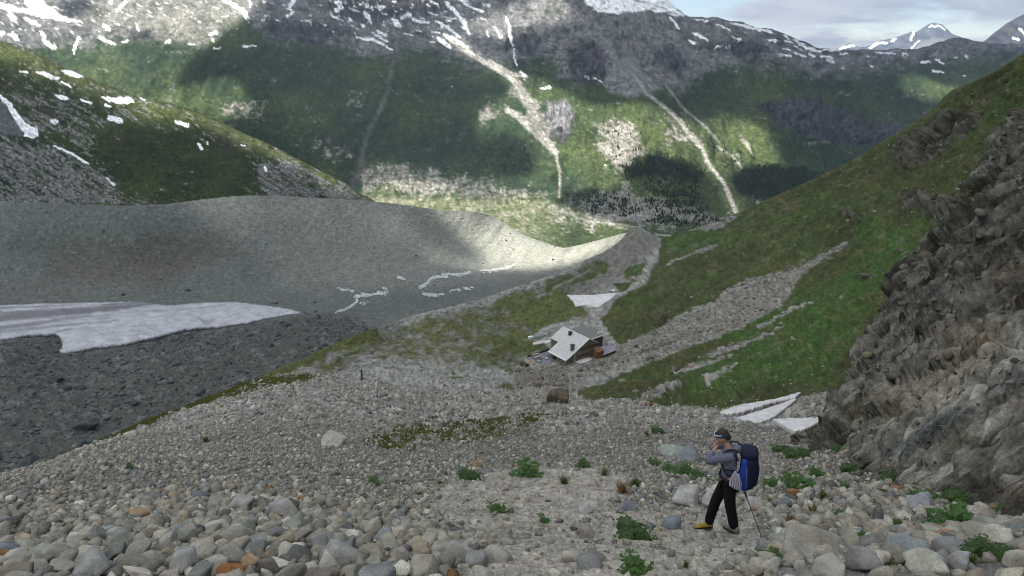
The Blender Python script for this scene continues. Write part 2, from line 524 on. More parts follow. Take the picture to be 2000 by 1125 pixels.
# scree fans, gullies and stream beds
fan = Mask()
fan.poly([(1207, 112), (1225, 116), (1246, 132), (1270, 152), (1290, 172), (1262, 186), (1225, 190), (1190, 181), (1177, 166), (1186, 140)], 1, 4)
fan.line([(1130, 42), (1168, 80), (1207, 118)], 4); fan.line([(1155, 30), (1180, 75), (1210, 115)], 3)
fan.line([(1000, 45), (960, 50), (910, 60)], 9, .6, 8)
col = lerp(col, lerp((.150, .155, .158), (.195, .198, .198), smooth(-.3, .3, g2)), fan.at(PX, PY, 5, 10, 2) * .9)
gul = Mask()
gul.line([(795, 55), (778, 110), (765, 130), (755, 180), (745, 212), (722, 250), (710, 290), (702, 335), (690, 362)], [8, 6, 5, 4, 4, 4, 5, 6, 8], .8, 3)
gul.line([(340, 160), (335, 195)], 2, .6); gul.line([(820, 45), (830, 95)], 3, .4)
col = lerp(col, (.095, .094, .09), gul.at(PX, PY, 7, 12, 6) * smooth(-.7, .1, g3 + .1))
st = Mask()
st.line([(868, 68), (900, 92), (940, 118), (985, 145), (1015, 165)], [3, 5, 5, 4, 6], .9)
st.line([(955, 118), (1000, 145), (1030, 150)], [3, 4, 2], .8)
st.line([(1010, 165), (1025, 190), (1045, 225), (1055, 255)], [8, 10, 8, 5], .65, 5)
st.line([(990, 215), (1015, 228), (1035, 248), (1065, 275), (1085, 298)], [5, 7, 8, 8, 6], .85, 3)
st.line([(1085, 295), (1090, 320), (1094, 345), (1092, 385)], [3, 2.2, 2, 1.8], 1, 1.2)
st.line([(1240, 148), (1262, 182), (1300, 210), (1330, 238), (1350, 268), (1372, 290), (1382, 318), (1400, 340), (1415, 360), (1425, 385), (1440, 418)], [2.5, 3, 3, 4.5, 4, 4, 4, 3, 4, 5, 4], .95, 1.6)
st.line([(1300, 165), (1335, 212), (1380, 250), (1405, 278)], [2, 2.5, 2, 1.5], .6); st.line([(1335, 245), (1365, 275)], 2, .6)
st.line([(1400, 285), (1430, 305), (1455, 335), (1462, 355)], 2.2, .75); st.line([(1452, 275), (1460, 282), (1468, 300)], [4, 3, 1.5], .8)
st.line([(1440, 300), (1448, 330)], 1.6, .6); st.line([(1470, 380), (1485, 402)], 3, .6)
st.line([(800, 345), (802, 380)], 1.5, .6); st.line([(805, 360), (840, 380)], [1, 4], .6)
s_ = st.at(PX, PY, 3.5, 7, 12)
col = lerp(col, lerp((.23, .22, .195), (.40, .38, .345), smooth(-.4, .4, g3)), s_ * smooth(-.8, -.1, g3 + .35 * s_))
road = Mask()
road.line([(965, 421), (990, 415), (1020, 412)], 1.6); road.line([(1105, 415), (1150, 432), (1220, 440), (1250, 445)], 1.2, .6); road.line([(850, 410), (960, 416)], 1.2, .7)
road.line([(1205, 445), (1225, 446)], 1.2, .8); road.line([(1280, 458), (1310, 461)], 1.5, .8)
col = lerp(col, (.50, .49, .44), road.at(PX, PY, 1.5, 12, 2) * .85)
# forest floor
wood = Mask()
for p, v in (([(1212, 318), (1260, 298), (1330, 308), (1368, 322), (1372, 345), (1345, 352), (1290, 350), (1225, 352)], 1), ([(1260, 345), (1345, 350), (1380, 385), (1378, 425), (1320, 430), (1260, 410)], .5),
             ([(1425, 345), (1470, 325), (1560, 325), (1610, 340), (1580, 385), (1510, 395), (1445, 380)], .95), ([(1080, 388), (1150, 372), (1240, 385), (1260, 415), (1180, 425), (1110, 405)], .45),
             ([(1370, 255), (1420, 285), (1480, 300), (1500, 330), (1420, 330), (1375, 290)], .3), ([(1165, 240), (1255, 250), (1260, 320), (1190, 320)], .25),
             ([(960, 285), (1040, 280), (1050, 335), (960, 340), (930, 320)], .35), ([(1270, 405), (1420, 430), (1400, 445), (1250, 440)], .45)):
    wood.poly(p, v, 8)
w_ = wood.at(PX, PY, 24, 26, 7)
col = lerp(col, (.016, .024, .017), np.clip(w_ * 1.0, 0, 1) * smooth(-.2, .45, g3 * .8 + g2 * .6 + w_ - .45) * .80)
# valley floor: pale green-grey gravel meadow
fl = smooth(372, 400, PY + 10 * g2) * smooth(1320, 1180, PX + .4 * PY)
col = lerp(col, lerp((.095, .118, .048), (.235, .232, .165), smooth(-.3, .4, g2 + .6 * g3 + .4 * gb)), fl * .85)
# snow
sn = Mask()
sn.poly([(-420, -10), (0, 4), (40, 14), (75, 18), (112, 25), (140, 36), (166, 44), (120, 41), (80, 34), (40, 24), (0, 16), (-420, 20)], 1, 2)
sn.poly([(45, -8), (75, -8), (92, 10), (112, 21), (118, 32), (95, 33), (70, 22), (52, 10)], 1, 2)
SN = [([(20, 25), (27, 38)], 5), ([(23, 67), (33, 75)], 5), ([(0, 68), (8, 62)], 4), ([(50, 36), (75, 50)], 4), ([(82, 64), (88, 82), (105, 92)], [4, 4, 6]), ([(155, 75), (147, 88), (144, 106)], [3, 2.5, 2]),
      ([(203, 50), (212, 56)], 4.5), ([(195, 74), (208, 80), (225, 85)], [4, 4, 2]), ([(240, 82), (250, 80)], 2), ([(228, 22), (245, 4)], 3), ([(215, 6), (222, -4)], 2.5), ([(430, -3), (455, 9), (474, 20), (482, 33)], [3, 4, 5, 5]),
      ([(485, -5), (490, 14)], 3), ([(268, 50), (270, 60)], 2.5), ([(388, 42), (391, 44)], 2.5), ([(413, 66), (423, 62)], 4.5), ([(416, 78), (417, 79)], 3.5), ([(325, 83), (332, 80)], 3.5), ([(368, 87), (380, 85)], 2),
      ([(418, 97), (430, 93)], 1.8), ([(475, 90), (500, 90)], 1.7), ([(512, 40), (520, 30)], 2.5), ([(565, 15), (575, -5)], 5), ([(560, 32), (575, 22)], 2.5), ([(598, 41), (605, 43)], 2), ([(660, 19), (670, 12)], 4), ([(655, 5), (664, 6)], 4),
      ([(640, 28), (662, 36)], 2.5), ([(655, 20), (660, 21)], 4), ([(712, 9), (727, 16)], 4), ([(711, 25), (721, 34), (725, 46)], [4, 4, 2.5]), ([(738, 14), (744, 17)], 4), ([(768, 38), (780, 51)], 5), ([(785, 34), (800, 30)], 4),
      ([(805, 37), (820, 42), (838, 43)], 2.7), ([(705, 50), (716, 53)], 2.5), ([(728, 64), (756, 81)], [2, 3]), ([(738, 61), (752, 69)], 3), ([(695, 72), (730, 78), (750, 88), (766, 98)], [2.5, 3.5, 3, 2]), ([(838, -2), (855, 8)], 2.5),
      ([(870, 4), (888, 21), (905, 42), (916, 66)], [3, 4, 5, 3]), ([(893, -4), (920, 14), (942, 22)], 3), ([(945, 9), (957, 12)], 2.5), ([(850, 40), (872, 52), (898, 72)], [2, 3.5, 3]), ([(855, 75), (866, 82), (880, 93)], 4), ([(866, 66), (890, 78), (912, 92)], 3.2),
      ([(913, 98), (926, 105)], 2), ([(987, 34), (995, 50), (997, 72), (1003, 95), (1006, 115), (1009, 132)], [1.5, 2.5, 3, 2, 1.4, 1.2]), ([(1016, 141), (1025, 148)], 2.5), ([(965, 52), (979, 73)], [1.5, 3]), ([(951, 60), (955, 72)], 1.5),
      ([(1055, 173), (1074, 170)], 1.8), ([(1143, 150), (1160, 153), (1176, 160)], 1.3), ([(1310, 36), (1318, 45), (1326, 55)], 3), ([(1358, 38), (1382, 41)], 1.7), ([(1398, 48), (1412, 52), (1426, 59)], 2), ([(1428, 45), (1455, 51), (1492, 60)], [2, 3.5, 3]),
      ([(1355, 64), (1368, 72), (1382, 80)], 2.5), ([(1348, 81), (1355, 84)], 3.2), ([(1398, 88), (1422, 95)], 1.7), ([(1468, 55), (1507, 62)], 2.8), ([(1500, 78), (1517, 80)], 2.5), ([(1528, 95), (1542, 96)], 1.5), ([(1553, 79), (1575, 93), (1602, 101)], [2, 3.5, 2.5]),
      ([(1520, 105), (1532, 109)], 2.2), ([(1537, 108), (1543, 109)], 2.7), ([(1552, 104), (1575, 111)], 2.8), ([(1580, 105), (1592, 110)], 2.3), ([(1603, 109), (1627, 113)], 2.6), ([(1610, 98), (1642, 98)], 2), ([(1612, 117), (1630, 121)], 1.6),
      ([(1640, 105), (1658, 106)], 1.3), ([(1687, 110), (1696, 111)], 2), ([(1710, 102), (1747, 105)], 2), ([(1762, 105), (1772, 105)], 1.6), ([(1800, 120), (1817, 122)], 2), ([(1828, 116), (1844, 125)], 2), ([(1823, 138), (1843, 142)], 2),
      ([(1885, 110), (1892, 112)], 1.8), ([(1862, 113), (1875, 114)], 1.8), ([(1880, 147), (1890, 148)], 1.5), ([(1430, 72), (1450, 78)], 1.5), ([(1700, 130), (1705, 133)], 1.6), ([(1645, 132), (1650, 134)], 1.6)]
for p, wd in SN:
    sn.line(p, [q * .85 for q in wd] if isinstance(wd, list) else wd * .85, 1, 1.6)
sn_a = sn.at(PX, PY, 7, 8, 21)
# patchy summer snow on the high right shoulder
snf = Mask()
snf.poly([(1140, -40), (1300, -60), (1330, 18), (1348, 34), (1320, 32), (1290, 24), (1250, 22), (1215, 28), (1190, 30), (1165, 24), (1140, 8)], 1, 5)
snf.poly([(1480, 55), (1540, 66), (1600, 96), (1640, 98), (1640, 104), (1580, 106), (1520, 85)], .45, 6)
snf.poly([(-420, -160), (700, -160), (700, 60), (430, 50), (130, 75), (-420, 100)], .36, 20)
snf.poly([(600, -60), (960, -60), (960, 60), (900, 85), (780, 80), (640, 60)], .42, 14)
stt = fbm2(PX + PY * 1.5, PY - .3 * PX, 28, 5, 4, .55, 33)
sn_b = smooth(.06, .16, stt + (snf.at(PX, PY, 10, 20, 3) - .55) * .75)
col = lerp(col, SNOW, np.clip(np.maximum(smooth(.42, .58, sn_a), sn_b), 0, 1))
col = col * speck(PX.shape, 1, .24)
V = skirt(V, [60, 180, 500, 1100], R(30))
col = np.concatenate([col] + [col[-1:]] * 4)
M_MTN = ground_mat('mountain_turf_and_rock', grain=(14.0, 4.0), bump=(9.0, 3.0), contrast=.42)
link('mountain', grid_mesh('mountain', V, col, flip=True), M_MTN, kind='structure', label='big green and rocky mountainside with snow streaks beyond the valley')
C_GRID = (V[:280], PX, PY)

shC = Mask(1.0)
shC.poly([(-420, -160), (560, -160), (520, 0), (470, 42), (425, 75), (380, 105), (350, 140), (344, 172), (370, 168), (415, 150), (455, 150), (483, 178), (492, 212), (470, 238), (425, 240), (380, 250), (300, 240), (-420, 200)], 0, 14)
shC.poly([(112, 5), (150, -5), (180, 5), (190, 20), (165, 36), (130, 35), (115, 22)], 1, 7)
shC.poly([(250, 62), (310, 60), (310, 78), (255, 78)], .9, 7)
shC.poly([(600, -160), (900, -160), (890, 20), (800, 20), (640, 15)], .55, 20)
shC.poly([(885, 38), (920, 45), (985, 18), (1030, -10), (1045, -160), (1110, -160), (1105, 0), (1132, 25), (1112, 45), (1062, 50), (1040, 66), (985, 74), (920, 66)], .05, 14)
shC.poly([(850, 60), (900, 75), (1000, 140), (1045, 145), (1085, 168), (1130, 195), (1180, 208), (1240, 203), (1290, 213), (1340, 238), (1400, 233), (1442, 224), (1492, 250), (1522, 290), (1534, 318), (1510, 330),
          (1450, 322), (1420, 345), (1450, 420), (1425, 430), (1400, 345), (1350, 322), (1300, 306), (1260, 300), (1218, 318), (1214, 340), (1232, 352), (1200, 368), (1130, 368), (1085, 388), (1000, 382), (955, 352), (1040, 342), (1052, 310), (1020, 268),
          (962, 262), (935, 290), (928, 232), (962, 200), (1000, 175), (975, 150), (900, 100), (850, 75)], 0, 11)
shC.poly([(1085, 265), (1160, 255), (1150, 275), (1090, 275)], .8, 8)
shC.poly([(690, 365), (760, 345), (800, 330), (860, 355), (960, 352), (1010, 382), (1080, 388), (1115, 410), (1225, 440), (1225, 500), (860, 500), (690, 420)], .08, 10)
shC.poly([(690, 300), (820, 310), (900, 335), (960, 350), (900, 366), (820, 350), (760, 362), (690, 368)], .62, 14); shC.poly([(900, 350), (960, 352), (985, 385), (930, 395), (890, 375)], .6, 10)
shC.poly([(1255, 365), (1275, 350), (1300, 360), (1290, 385), (1255, 385)], .5, 8)
shC.poly([(1750, 170), (1780, 135), (1800, 145), (1840, 160), (1880, 175), (1870, 195), (1830, 205), (1790, 190)], .1, 12)
PXs, PYs = PX[::3, ::3], PY[::3, ::3]
SHADE.append((C_GRID[0][::3, ::3].reshape(-1, 3), shC.at(PXs, PYs, 16, 60, 44).ravel()))

# ---------------------------------------------------------------- a darker ridge and a far peak at the end of the valley
def ridge(name, label, tops, bottom, Y0, Y1, px0, px1, step, nrow, colfn, lams, k, seed):
    tf = line_fn(tops)
    px = np.arange(px0, px1, step)
    t = np.linspace(0, 1, nrow)[:, None]
    PX = np.repeat(px[None], nrow, 0); PY = bottom * (1 - t) + tf(px)[None] * t
    D = Y0 * (1 - t) + Y1 * t + 0 * PX
    V = ray(PX, PY) * D[..., None]
    sp = spacing_of(V, step)
    hh = rough(V * np.array([1.4, 1, 1]), sp, lams, k, seed, True)
    fade = np.linspace(1, .45, nrow)[:, None]
    V = V + normals(V) * (hh * fade)[..., None]
    a, b = project(V)
    col = colfn(a, b)
    V = skirt(V, [100, 400, 1000], R(32)); col = np.concatenate([col] + [col[-1:]] * 3)
    link(name, grid_mesh(name, V, col, flip=True), M_MTN, kind='structure', label=label)

def c_far(px, py):
    n = fbm2(px, py, 16, 11, 5, .6, 71); n2 = fbm2(px + py, py, 7, 12, 4, .6, 72)
    c = lerp((.030, .034, .052), (.115, .118, .132), smooth(-.4, .4, n + .6 * n2))
    s = Mask(); s.line([(1779, 78), (1783, 66), (1787, 60)], 2.5); s.line([(1700, 93), (1715, 84), (1730, 84)], 3, .9); s.line([(1640, 95), (1668, 88)], 2.5, .9)
    s.line([(1815, 52), (1835, 50), (1845, 58)], 2, .8); s.line([(1740, 82), (1750, 75)], 1.8); s.line([(1795, 80), (1780, 95)], 1.5)
    g_ = Mask(); g_.poly([(1775, 100), (1800, 82), (1820, 74), (1850, 76), (1830, 98)], 1, 4)
    c = lerp(c, (.18, .18, .175), g_.at(px, py, 3, 8, 2))  # sunlit lower slope of the peak, painted as paler rock
    return lerp(c, SNOW, smooth(.4, .6, s.at(px, py, 5, 8, 4)))
ridge('far_mountain', 'pointed blue grey far peak streaked with snow above the saddle',
      [(1560, 110), (1620, 104), (1640, 93), (1652, 86), (1662, 83), (1672, 90), (1690, 93), (1705, 88), (1720, 80), (1745, 74), (1765, 66), (1780, 62), (1790, 64), (1800, 58), (1815, 48), (1825, 45), (1840, 47), (1850, 55), (1862, 66), (1885, 74), (1910, 90), (1980, 110)],
      140, 7600, 9000, 1560, 1980, 1.6, 60, c_far, [900, 450, 220, 110, 60], .09, 81)
def c_rr(px, py):
    n = fbm2(px, py, 22, 14, 5, .6, 75); n2 = fbm2(px - py, py, 8, 16, 4, .6, 76)
    c = lerp((.028, .030, .042), (.075, .076, .088), smooth(-.4, .4, n + .6 * n2))
    s = Mask(); s.line([(1945, 90), (1955, 94)], 2.5); s.line([(1978, 74), (1990, 78)], 1.8); s.line([(1922, 88), (1932, 89)], 1.5); s.line([(1990, 55), (2010, 75)], 2)
    return lerp(c, SNOW, smooth(.4, .6, s.at(px, py, 4, 8, 4)))
ridge('dark_ridge', 'dark rocky ridge rising at the end of the valley', [(1880, 98), (1915, 82), (1926, 76), (1945, 62), (1962, 52), (1985, 36), (2005, 25), (2060, -5), (2120, -10), (2300, 10), (2440, 60)],
      150, 4100, 4700, 1880, 2440, 2.4, 50, c_rr, [500, 250, 120, 60, 30], .09, 85)

# ---------------------------------------------------------------- hillside on the left, beyond the old moraine
top_E = line_fn([(-420, -25), (-200, 25), (0, 80), (30, 86), (60, 99), (110, 125), (150, 143), (190, 160), (225, 172), (260, 186), (300, 198), (335, 203), (370, 213), (410, 228), (450, 247), (480, 262), (510, 276), (540, 290), (560, 301), (600, 320), (650, 346), (690, 370), (722, 389), (760, 412)])
E_PTS = [(-400, 0, 1150), (-400, 420, 760), (0, 420, 790), (400, 420, 840), (720, 410, 1120), (0, 392, 830), (400, 390, 880), (200, 400, 840), (600, 390, 1000),
         (0, 250, 930), (200, 250, 980), (400, 310, 970), (550, 340, 1030), (0, 80, 1110), (190, 160, 1090), (330, 203, 1090), (470, 257, 1110), (560, 301, 1130), (650, 346, 1150), (722, 389, 1170), (760, 412, 1180), (0, 330, 860)]
D_E = RBF(E_PTS)
pxE = np.arange(-420, 762, 2.0)
PX, PY, V = relief(pxE, top_E, lambda x: np.maximum(445, top_E(x) + 30), 190, D_E)
sp = spacing_of(V, 2.0)
axis = np.stack([PX + .55 * PY, (PY - .55 * PX) * 2.6, 0 * PX], -1)       # beds dip to the right
bed = fbm(axis, 70, 5, .6, 12)
hh = rough(V, sp, [120, 60, 30, 15, 8, 4], .075, 90, True) + bed * 9
fade = np.ones_like(PY); fade[-5:] = np.linspace(.8, .25, 5)[:, None]
V = V + normals(V) * (hh * fade)[..., None]
PX, PY = project(V)
g = fbm2(PX, PY, 110, 70, 5, .55, 101); g2 = fbm2(PX, PY, 20, 13, 5, .6, 102); g3 = fbm2(PX, PY, 6, 4.5, 3, .7, 103)
bed = fbm2(PX + .55 * PY, (PY - .55 * PX) * 3.2, 60, 24, 5, .65, 12)
col = lerp((.018, .031, .010), (.046, .060, .017), smooth(-.3, .4, g + .5 * g2 + .4 * g3))
col = lerp(col, (.036, .027, .020), smooth(.0, .5, fbm2(PX, PY, 80, 60, 4, .5, 104) + .3 * g2) * .75)
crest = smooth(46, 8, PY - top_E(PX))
col = lerp(col, (.082, .098, .034), crest * smooth(-.5, .2, g2 + .15) * .8)  # sunlit strip along the crest, painted as a lighter yellow-green
rkE = Mask(.46)
rkE.poly([(-420, 275), (0, 275), (70, 280), (140, 305), (220, 350), (290, 400), (-420, 410)], .74, 14)
rkE.poly([(505, 320), (560, 305), (640, 345), (730, 390), (640, 395), (520, 380), (500, 350)], .75, 10)
rkE.poly([(190, 205), (260, 210), (420, 265), (400, 280), (250, 240)], .62, 8); rkE.poly([(20, 180), (120, 190), (230, 240), (170, 300), (100, 260), (40, 240)], .60, 14)
rkE.poly([(150, 148), (250, 185), (330, 205), (300, 200), (180, 170)], .6, 6)
rkE.poly([(200, 250), (330, 245), (470, 300), (480, 375), (250, 375), (190, 300)], .26, 44)
rE = rkE.at(PX, PY, 16, 30, 6)
rm = smooth(.02, .2, bed * .6 + g3 * .4 + g2 * .3 + (rE - .5) * .75)
col = lerp(col, lerp((.060, .063, .064), (.25, .245, .23), smooth(-.4, .5, g3 + .5 * bed)), rm * .9)
sc_ = Mask(); sc_.poly([(-420, 180), (0, 200), (18, 214), (42, 250), (42, 266), (0, 262), (-420, 260)], 1, 3)
col = lerp(col, (.10, .104, .108), sc_.at(PX, PY, 4, 10, 2))
sn = Mask()
sn.line([(0, 187), (18, 205), (32, 228), (46, 246), (62, 262)], [3, 5, 6, 8, 9], 1, 1.5); sn.poly([(45, 266), (76, 268), (74, 250), (58, 246)], 1, 1.5)
sn.poly([(66, 140), (86, 140), (117, 152), (114, 158), (95, 153)], 1, 1.5); sn.poly([(118, 137), (140, 137), (166, 150), (150, 152), (130, 146)], 1, 1.5)
sn.poly([(193, 188), (222, 190), (255, 189), (264, 200), (238, 204), (212, 198)], 1, 1.5)
for p, wd in [([(108, 186), (120, 190), (132, 193)], [2, 4, 2]), ([(215, 230), (235, 236)], 5.5), ([(103, 237), (109, 238)], 4.5), ([(345, 238), (366, 245)], 4), ([(388, 283), (394, 290)], 3.5), ([(105, 285), (140, 300), (172, 320)], [1.5, 2.5, 1.5]), ([(205, 345), (222, 361)], [1, 2.5]),
              ([(285, 183), (302, 191)], [2.5, 4]), ([(158, 195), (178, 201)], 2), ([(40, 140), (55, 142)], 1.6), ([(120, 160), (140, 170)], 1.6), ([(405, 278), (406, 282)], 2.2), ([(275, 192), (282, 196)], 2), ([(470, 283), (478, 284)], 1.3), ([(460, 250), (470, 254)], 1.3), ([(518, 325), (520, 335)], 1.4), ([(205, 205), (216, 208)], 2)]:
    sn.line(p, wd, 1, 1.3)
col = lerp(col, (.84, .85, .87), smooth(.42, .58, sn.at(PX, PY, 4, 8, 21)))
col = lerp(col, (.80, .81, .82), smooth(.42, .5, g3 + .25 * g2 - .05) * .5 * (g > -.1))
col = col * speck(PX.shape, 2, .26)
V = skirt(V, [30, 80, 200, 420], R(32))
col = np.concatenate([col] + [col[-1:]] * 4)
M_HILL = ground_mat('hillside_turf', grain=(5.0, 1.4), bump=(4.0, 1.2), contrast=.4)
link('hillside', grid_mesh('hillside', V, col, flip=True), M_HILL, kind='structure', label='dark grassy hillside with slanting rock beds and snow patches above the grey moraine')
shE = Mask(.90)
ct = [(x, float(top_E(x))) for x in range(-420, 730, 40)]
shE.poly([(x, y - 60) for x, y in ct] + [(x, y + (46 if x < 350 else 24)) for x, y in reversed(ct)], .08, 10)
shE.poly([(40, 125), (120, 130), (200, 160), (290, 195), (310, 222), (240, 225), (110, 185), (40, 160)], .40, 12)
SHADE.append((V[:190][::3, ::3].reshape(-1, 3), shE.at(PX[::3, ::3], PY[::3, ::3], 10, 40, 46).ravel()))
# ---------------------------------------------------------------- glacier valley with its old moraine
top_A = line_fn([(-420, 1040), (-200, 990), (0, 943), (60, 918), (100, 900), (180, 870), (240, 853), (300, 828), (360, 808), (400, 790), (440, 771), (500, 744), (560, 716), (600, 698), (660, 668), (700, 652), (735, 639), (790, 622), (850, 606), (900, 594),
                 (960, 578), (1000, 563), (1060, 544), (1100, 528), (1140, 509), (1180, 492), (1210, 472), (1224, 456), (1235, 444), (1243, 440), (1255, 446), (1275, 459), (1290, 466), (1330, 455), (1370, 443), (1400, 431), (1440, 416), (1470, 404),
                 (1500, 390), (1560, 362), (1600, 345), (1650, 320), (1700, 291), (1740, 266), (1790, 238), (1830, 208), (1845, 190), (1862, 176), (1900, 160), (1940, 140), (1970, 122), (2000, 102), (2100, 60), (2260, 0), (2440, -50)])
top_B = line_fn([(-420, 398), (0, 393), (120, 398), (250, 402), (330, 398), (400, 389), (440, 385), (480, 382), (540, 382), (600, 386), (660, 389), (700, 390), (780, 399), (830, 406), (870, 411), (900, 411), (930, 414), (955, 419), (975, 428),
                 (1000, 446), (1030, 462), (1055, 471), (1080, 479), (1100, 484), (1130, 479), (1165, 470), (1195, 462), (1224, 454), (1245, 452), (1280, 462), (1320, 480)])
B_PTS = [(-400, 1180, 250), (0, 1120, 232), (300, 1000, 262), (0, 900, 300), (-400, 900, 290), (300, 800, 365), (500, 800, 372), (0, 800, 348), (0, 700, 420), (-400, 700, 410), (300, 690, 460), (500, 700, 462), (600, 650, 540), (700, 700, 500),
         (0, 640, 500), (300, 640, 535), (500, 610, 600), (0, 590, 552), (-400, 590, 545), (200, 588, 590), (350, 582, 625), (480, 578, 650), (600, 575, 680), (700, 590, 680), (700, 660, 560), (840, 545, 770), (840, 600, 660), (920, 530, 810), (1000, 580, 700), (1000, 540, 770), (1150, 560, 690),
         (0, 500, 600), (0, 440, 625), (0, 393, 650), (-400, 398, 640), (250, 402, 685), (250, 480, 655), (400, 389, 735), (480, 382, 755), (480, 450, 720), (480, 520, 690), (600, 386, 800), (600, 450, 770), (600, 520, 730), (700, 390, 840), (700, 450, 810), (700, 520, 765),
         (780, 399, 870), (800, 460, 840), (800, 510, 805), (870, 411, 900), (870, 460, 880), (870, 500, 845), (930, 415, 930), (930, 470, 905), (955, 419, 950), (1000, 446, 960), (1000, 500, 890), (1040, 466, 960), (1040, 505, 880), (1080, 479, 950), (1090, 510, 850), (1100, 484, 930),
         (1130, 479, 860), (1165, 470, 790), (1224, 454, 690), (1130, 505, 800), (1190, 480, 720), (1245, 452, 680), (1320, 480, 640), (1250, 500, 650), (1300, 560, 600)]
D_B = RBF(B_PTS)
pxB = np.arange(-420, 1300, 2.45)
NB = 330
PX, PY, V = relief(pxB, top_B, lambda x: np.minimum(np.maximum(top_A(x) + 90, 640), 1140), NB, D_B)
sp = spacing_of(V, 2.2)
g = fbm2(PX, PY, 130, 70, 5, .55, 201); g2 = fbm2(PX, PY, 24, 14, 5, .6, 202); g3 = fbm2(PX, PY, 6, 4.2, 3, .7, 203)
gm = Mask()     # bare ice
gm.poly([(-420, 600), (0, 598), (90, 594), (180, 592), (285, 590), (330, 598), (400, 592), (460, 591), (520, 598), (562, 603), (597, 612), (560, 616), (530, 622), (490, 632), (430, 640), (360, 646), (300, 662), (240, 675), (190, 681), (130, 691),
         (112, 689), (122, 676), (120, 664), (108, 656), (60, 657), (0, 667), (-420, 700)], 1, 2.5)
GLM = gm
deb = Mask()    # coarse debris-covered ground
deb.poly([(-420, 665), (0, 668), (60, 657), (110, 655), (130, 690), (240, 676), (360, 646), (490, 632), (600, 615), (690, 620), (735, 645), (700, 700), (-420, 1140)], 1, 10)
d_ = deb.at(PX, PY, 10, 30, 2)
hh = rough(V, sp, [90, 45, 22, 11, 5.5, 2.7], .045, 120) * (.45 + 1.0 * d_)
fa, ea, ia = facet(V, 7.5, 31, .8); fb, eb, ib = facet(V, 3.2, 32, .9)
big = (ia > .80) * np.minimum(ea * 3, 1) * 1.7; med = (ib > .66) * np.minimum(eb * 3, 1) * .9
hh += d_ * (big * (sp < 2.2) + med) + (1 - d_) * (ib > .93) * np.minimum(eb * 3, 1) * .9
# hummocks of the dead ice
hum = Mask(); hum.line([(0, 692), (60, 676), (105, 674)], [20, 14, 8], 1, 14); hum.line([(690, 650), (640, 648), (600, 640)], 5, .5, 6)
hh += hum.at(PX, PY) * 2.5
hh *= 1 - .9 * gm.at(PX, PY)
fade = np.ones_like(PY); fade[-4:] = np.linspace(.7, .3, 4)[:, None]
# erosion flutes on the inner walls of the moraine
wall = Mask(); wall.poly([(-420, 395), (480, 382), (960, 420), (1040, 470), (1100, 486), (1224, 456), (1160, 505), (1000, 525), (840, 510), (600, 520), (350, 540), (-420, 550)], 1, 14)
fl = fbm2(PX + .8 * (PY - 400) + 14 * fbm2(PX, PY, 70, 40, 3, .5, 209), PY, 16, 70, 5, .6, 210)
hh += wall.at(PX, PY) * fl * .9
V = V + normals(V) * (hh * fade)[..., None]
PX, PY = project(V)
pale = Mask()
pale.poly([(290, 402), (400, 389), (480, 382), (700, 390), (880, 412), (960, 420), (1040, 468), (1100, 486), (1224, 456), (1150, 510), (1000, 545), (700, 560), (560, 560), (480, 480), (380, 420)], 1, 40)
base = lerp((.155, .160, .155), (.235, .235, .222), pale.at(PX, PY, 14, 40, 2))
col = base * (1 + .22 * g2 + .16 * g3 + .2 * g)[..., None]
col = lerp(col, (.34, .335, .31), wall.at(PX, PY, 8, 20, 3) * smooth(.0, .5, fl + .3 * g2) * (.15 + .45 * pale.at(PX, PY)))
brn = Mask()
for p, v in (([(130, 470), (280, 470), (420, 455), (480, 490), (380, 525), (300, 560), (120, 550), (80, 520)], .8), ([(0, 560), (60, 540), (200, 560), (150, 585), (0, 590)], .3), ([(0, 672), (60, 660), (115, 664), (122, 680), (110, 700), (60, 708), (0, 715)], 1.0), ([(500, 650), (690, 630), (700, 655), (520, 680)], .45), ([(480, 640), (700, 622), (720, 632), (560, 650)], .35)):
    brn.poly(p, v, 16)
col = lerp(col, (.155, .120, .100), brn.at(PX, PY, 26, 36, 5) * smooth(-.35, .25, g2 + .5 * g3))
lite = fbm2(PX - .9 * PY, (PY + .35 * PX) * 1.0, 70, 12, 5, .62, 215)
col = lerp(col, (.27, .27, .255), smooth(.18, .5, lite + .3 * g3) * smooth(560, 470, PY) * .65)
col = lerp(col, (.085, .092, .085), smooth(.18, .5, -lite + .3 * g3) * .4)
grn = Mask(); grn.poly([(0, 480), (140, 440), (330, 450), (430, 480), (470, 500), (330, 490), (100, 520)], .5, 20)
col = lerp(col, (.085, .105, .075), grn.at(PX, PY, 20, 30, 6) * smooth(-.3, .3, g2))
dk = lerp((.074, .075, .070), (.122, .122, .113), smooth(-.4, .4, g2 + .5 * g3))
col = lerp(col, dk, d_ * .9)
col = lerp(col, (.23, .235, .23), (np.maximum(d_ * (ia > .80) * smooth(.05, .3, ea) * .45, (ib > .93) * smooth(.1, .3, eb) * .6)))
col = lerp(col, (.42, .42, .40), smooth(.62, .75, g3 + .3 * g2) * .7)
col = lerp(col, (.055, .058, .06), smooth(.55, .7, -g3 - .3 * g2) * .6)
# the sunlit end of the moraine, its brightness painted into the colour
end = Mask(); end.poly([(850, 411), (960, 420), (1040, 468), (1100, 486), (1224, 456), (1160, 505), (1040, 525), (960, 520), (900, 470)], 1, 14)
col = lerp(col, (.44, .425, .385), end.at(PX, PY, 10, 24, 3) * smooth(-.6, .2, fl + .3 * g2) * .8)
gr2 = Mask(); gr2.poly([(860, 408), (960, 417), (985, 434), (1050, 468), (1000, 455), (950, 428)], .5, 4)
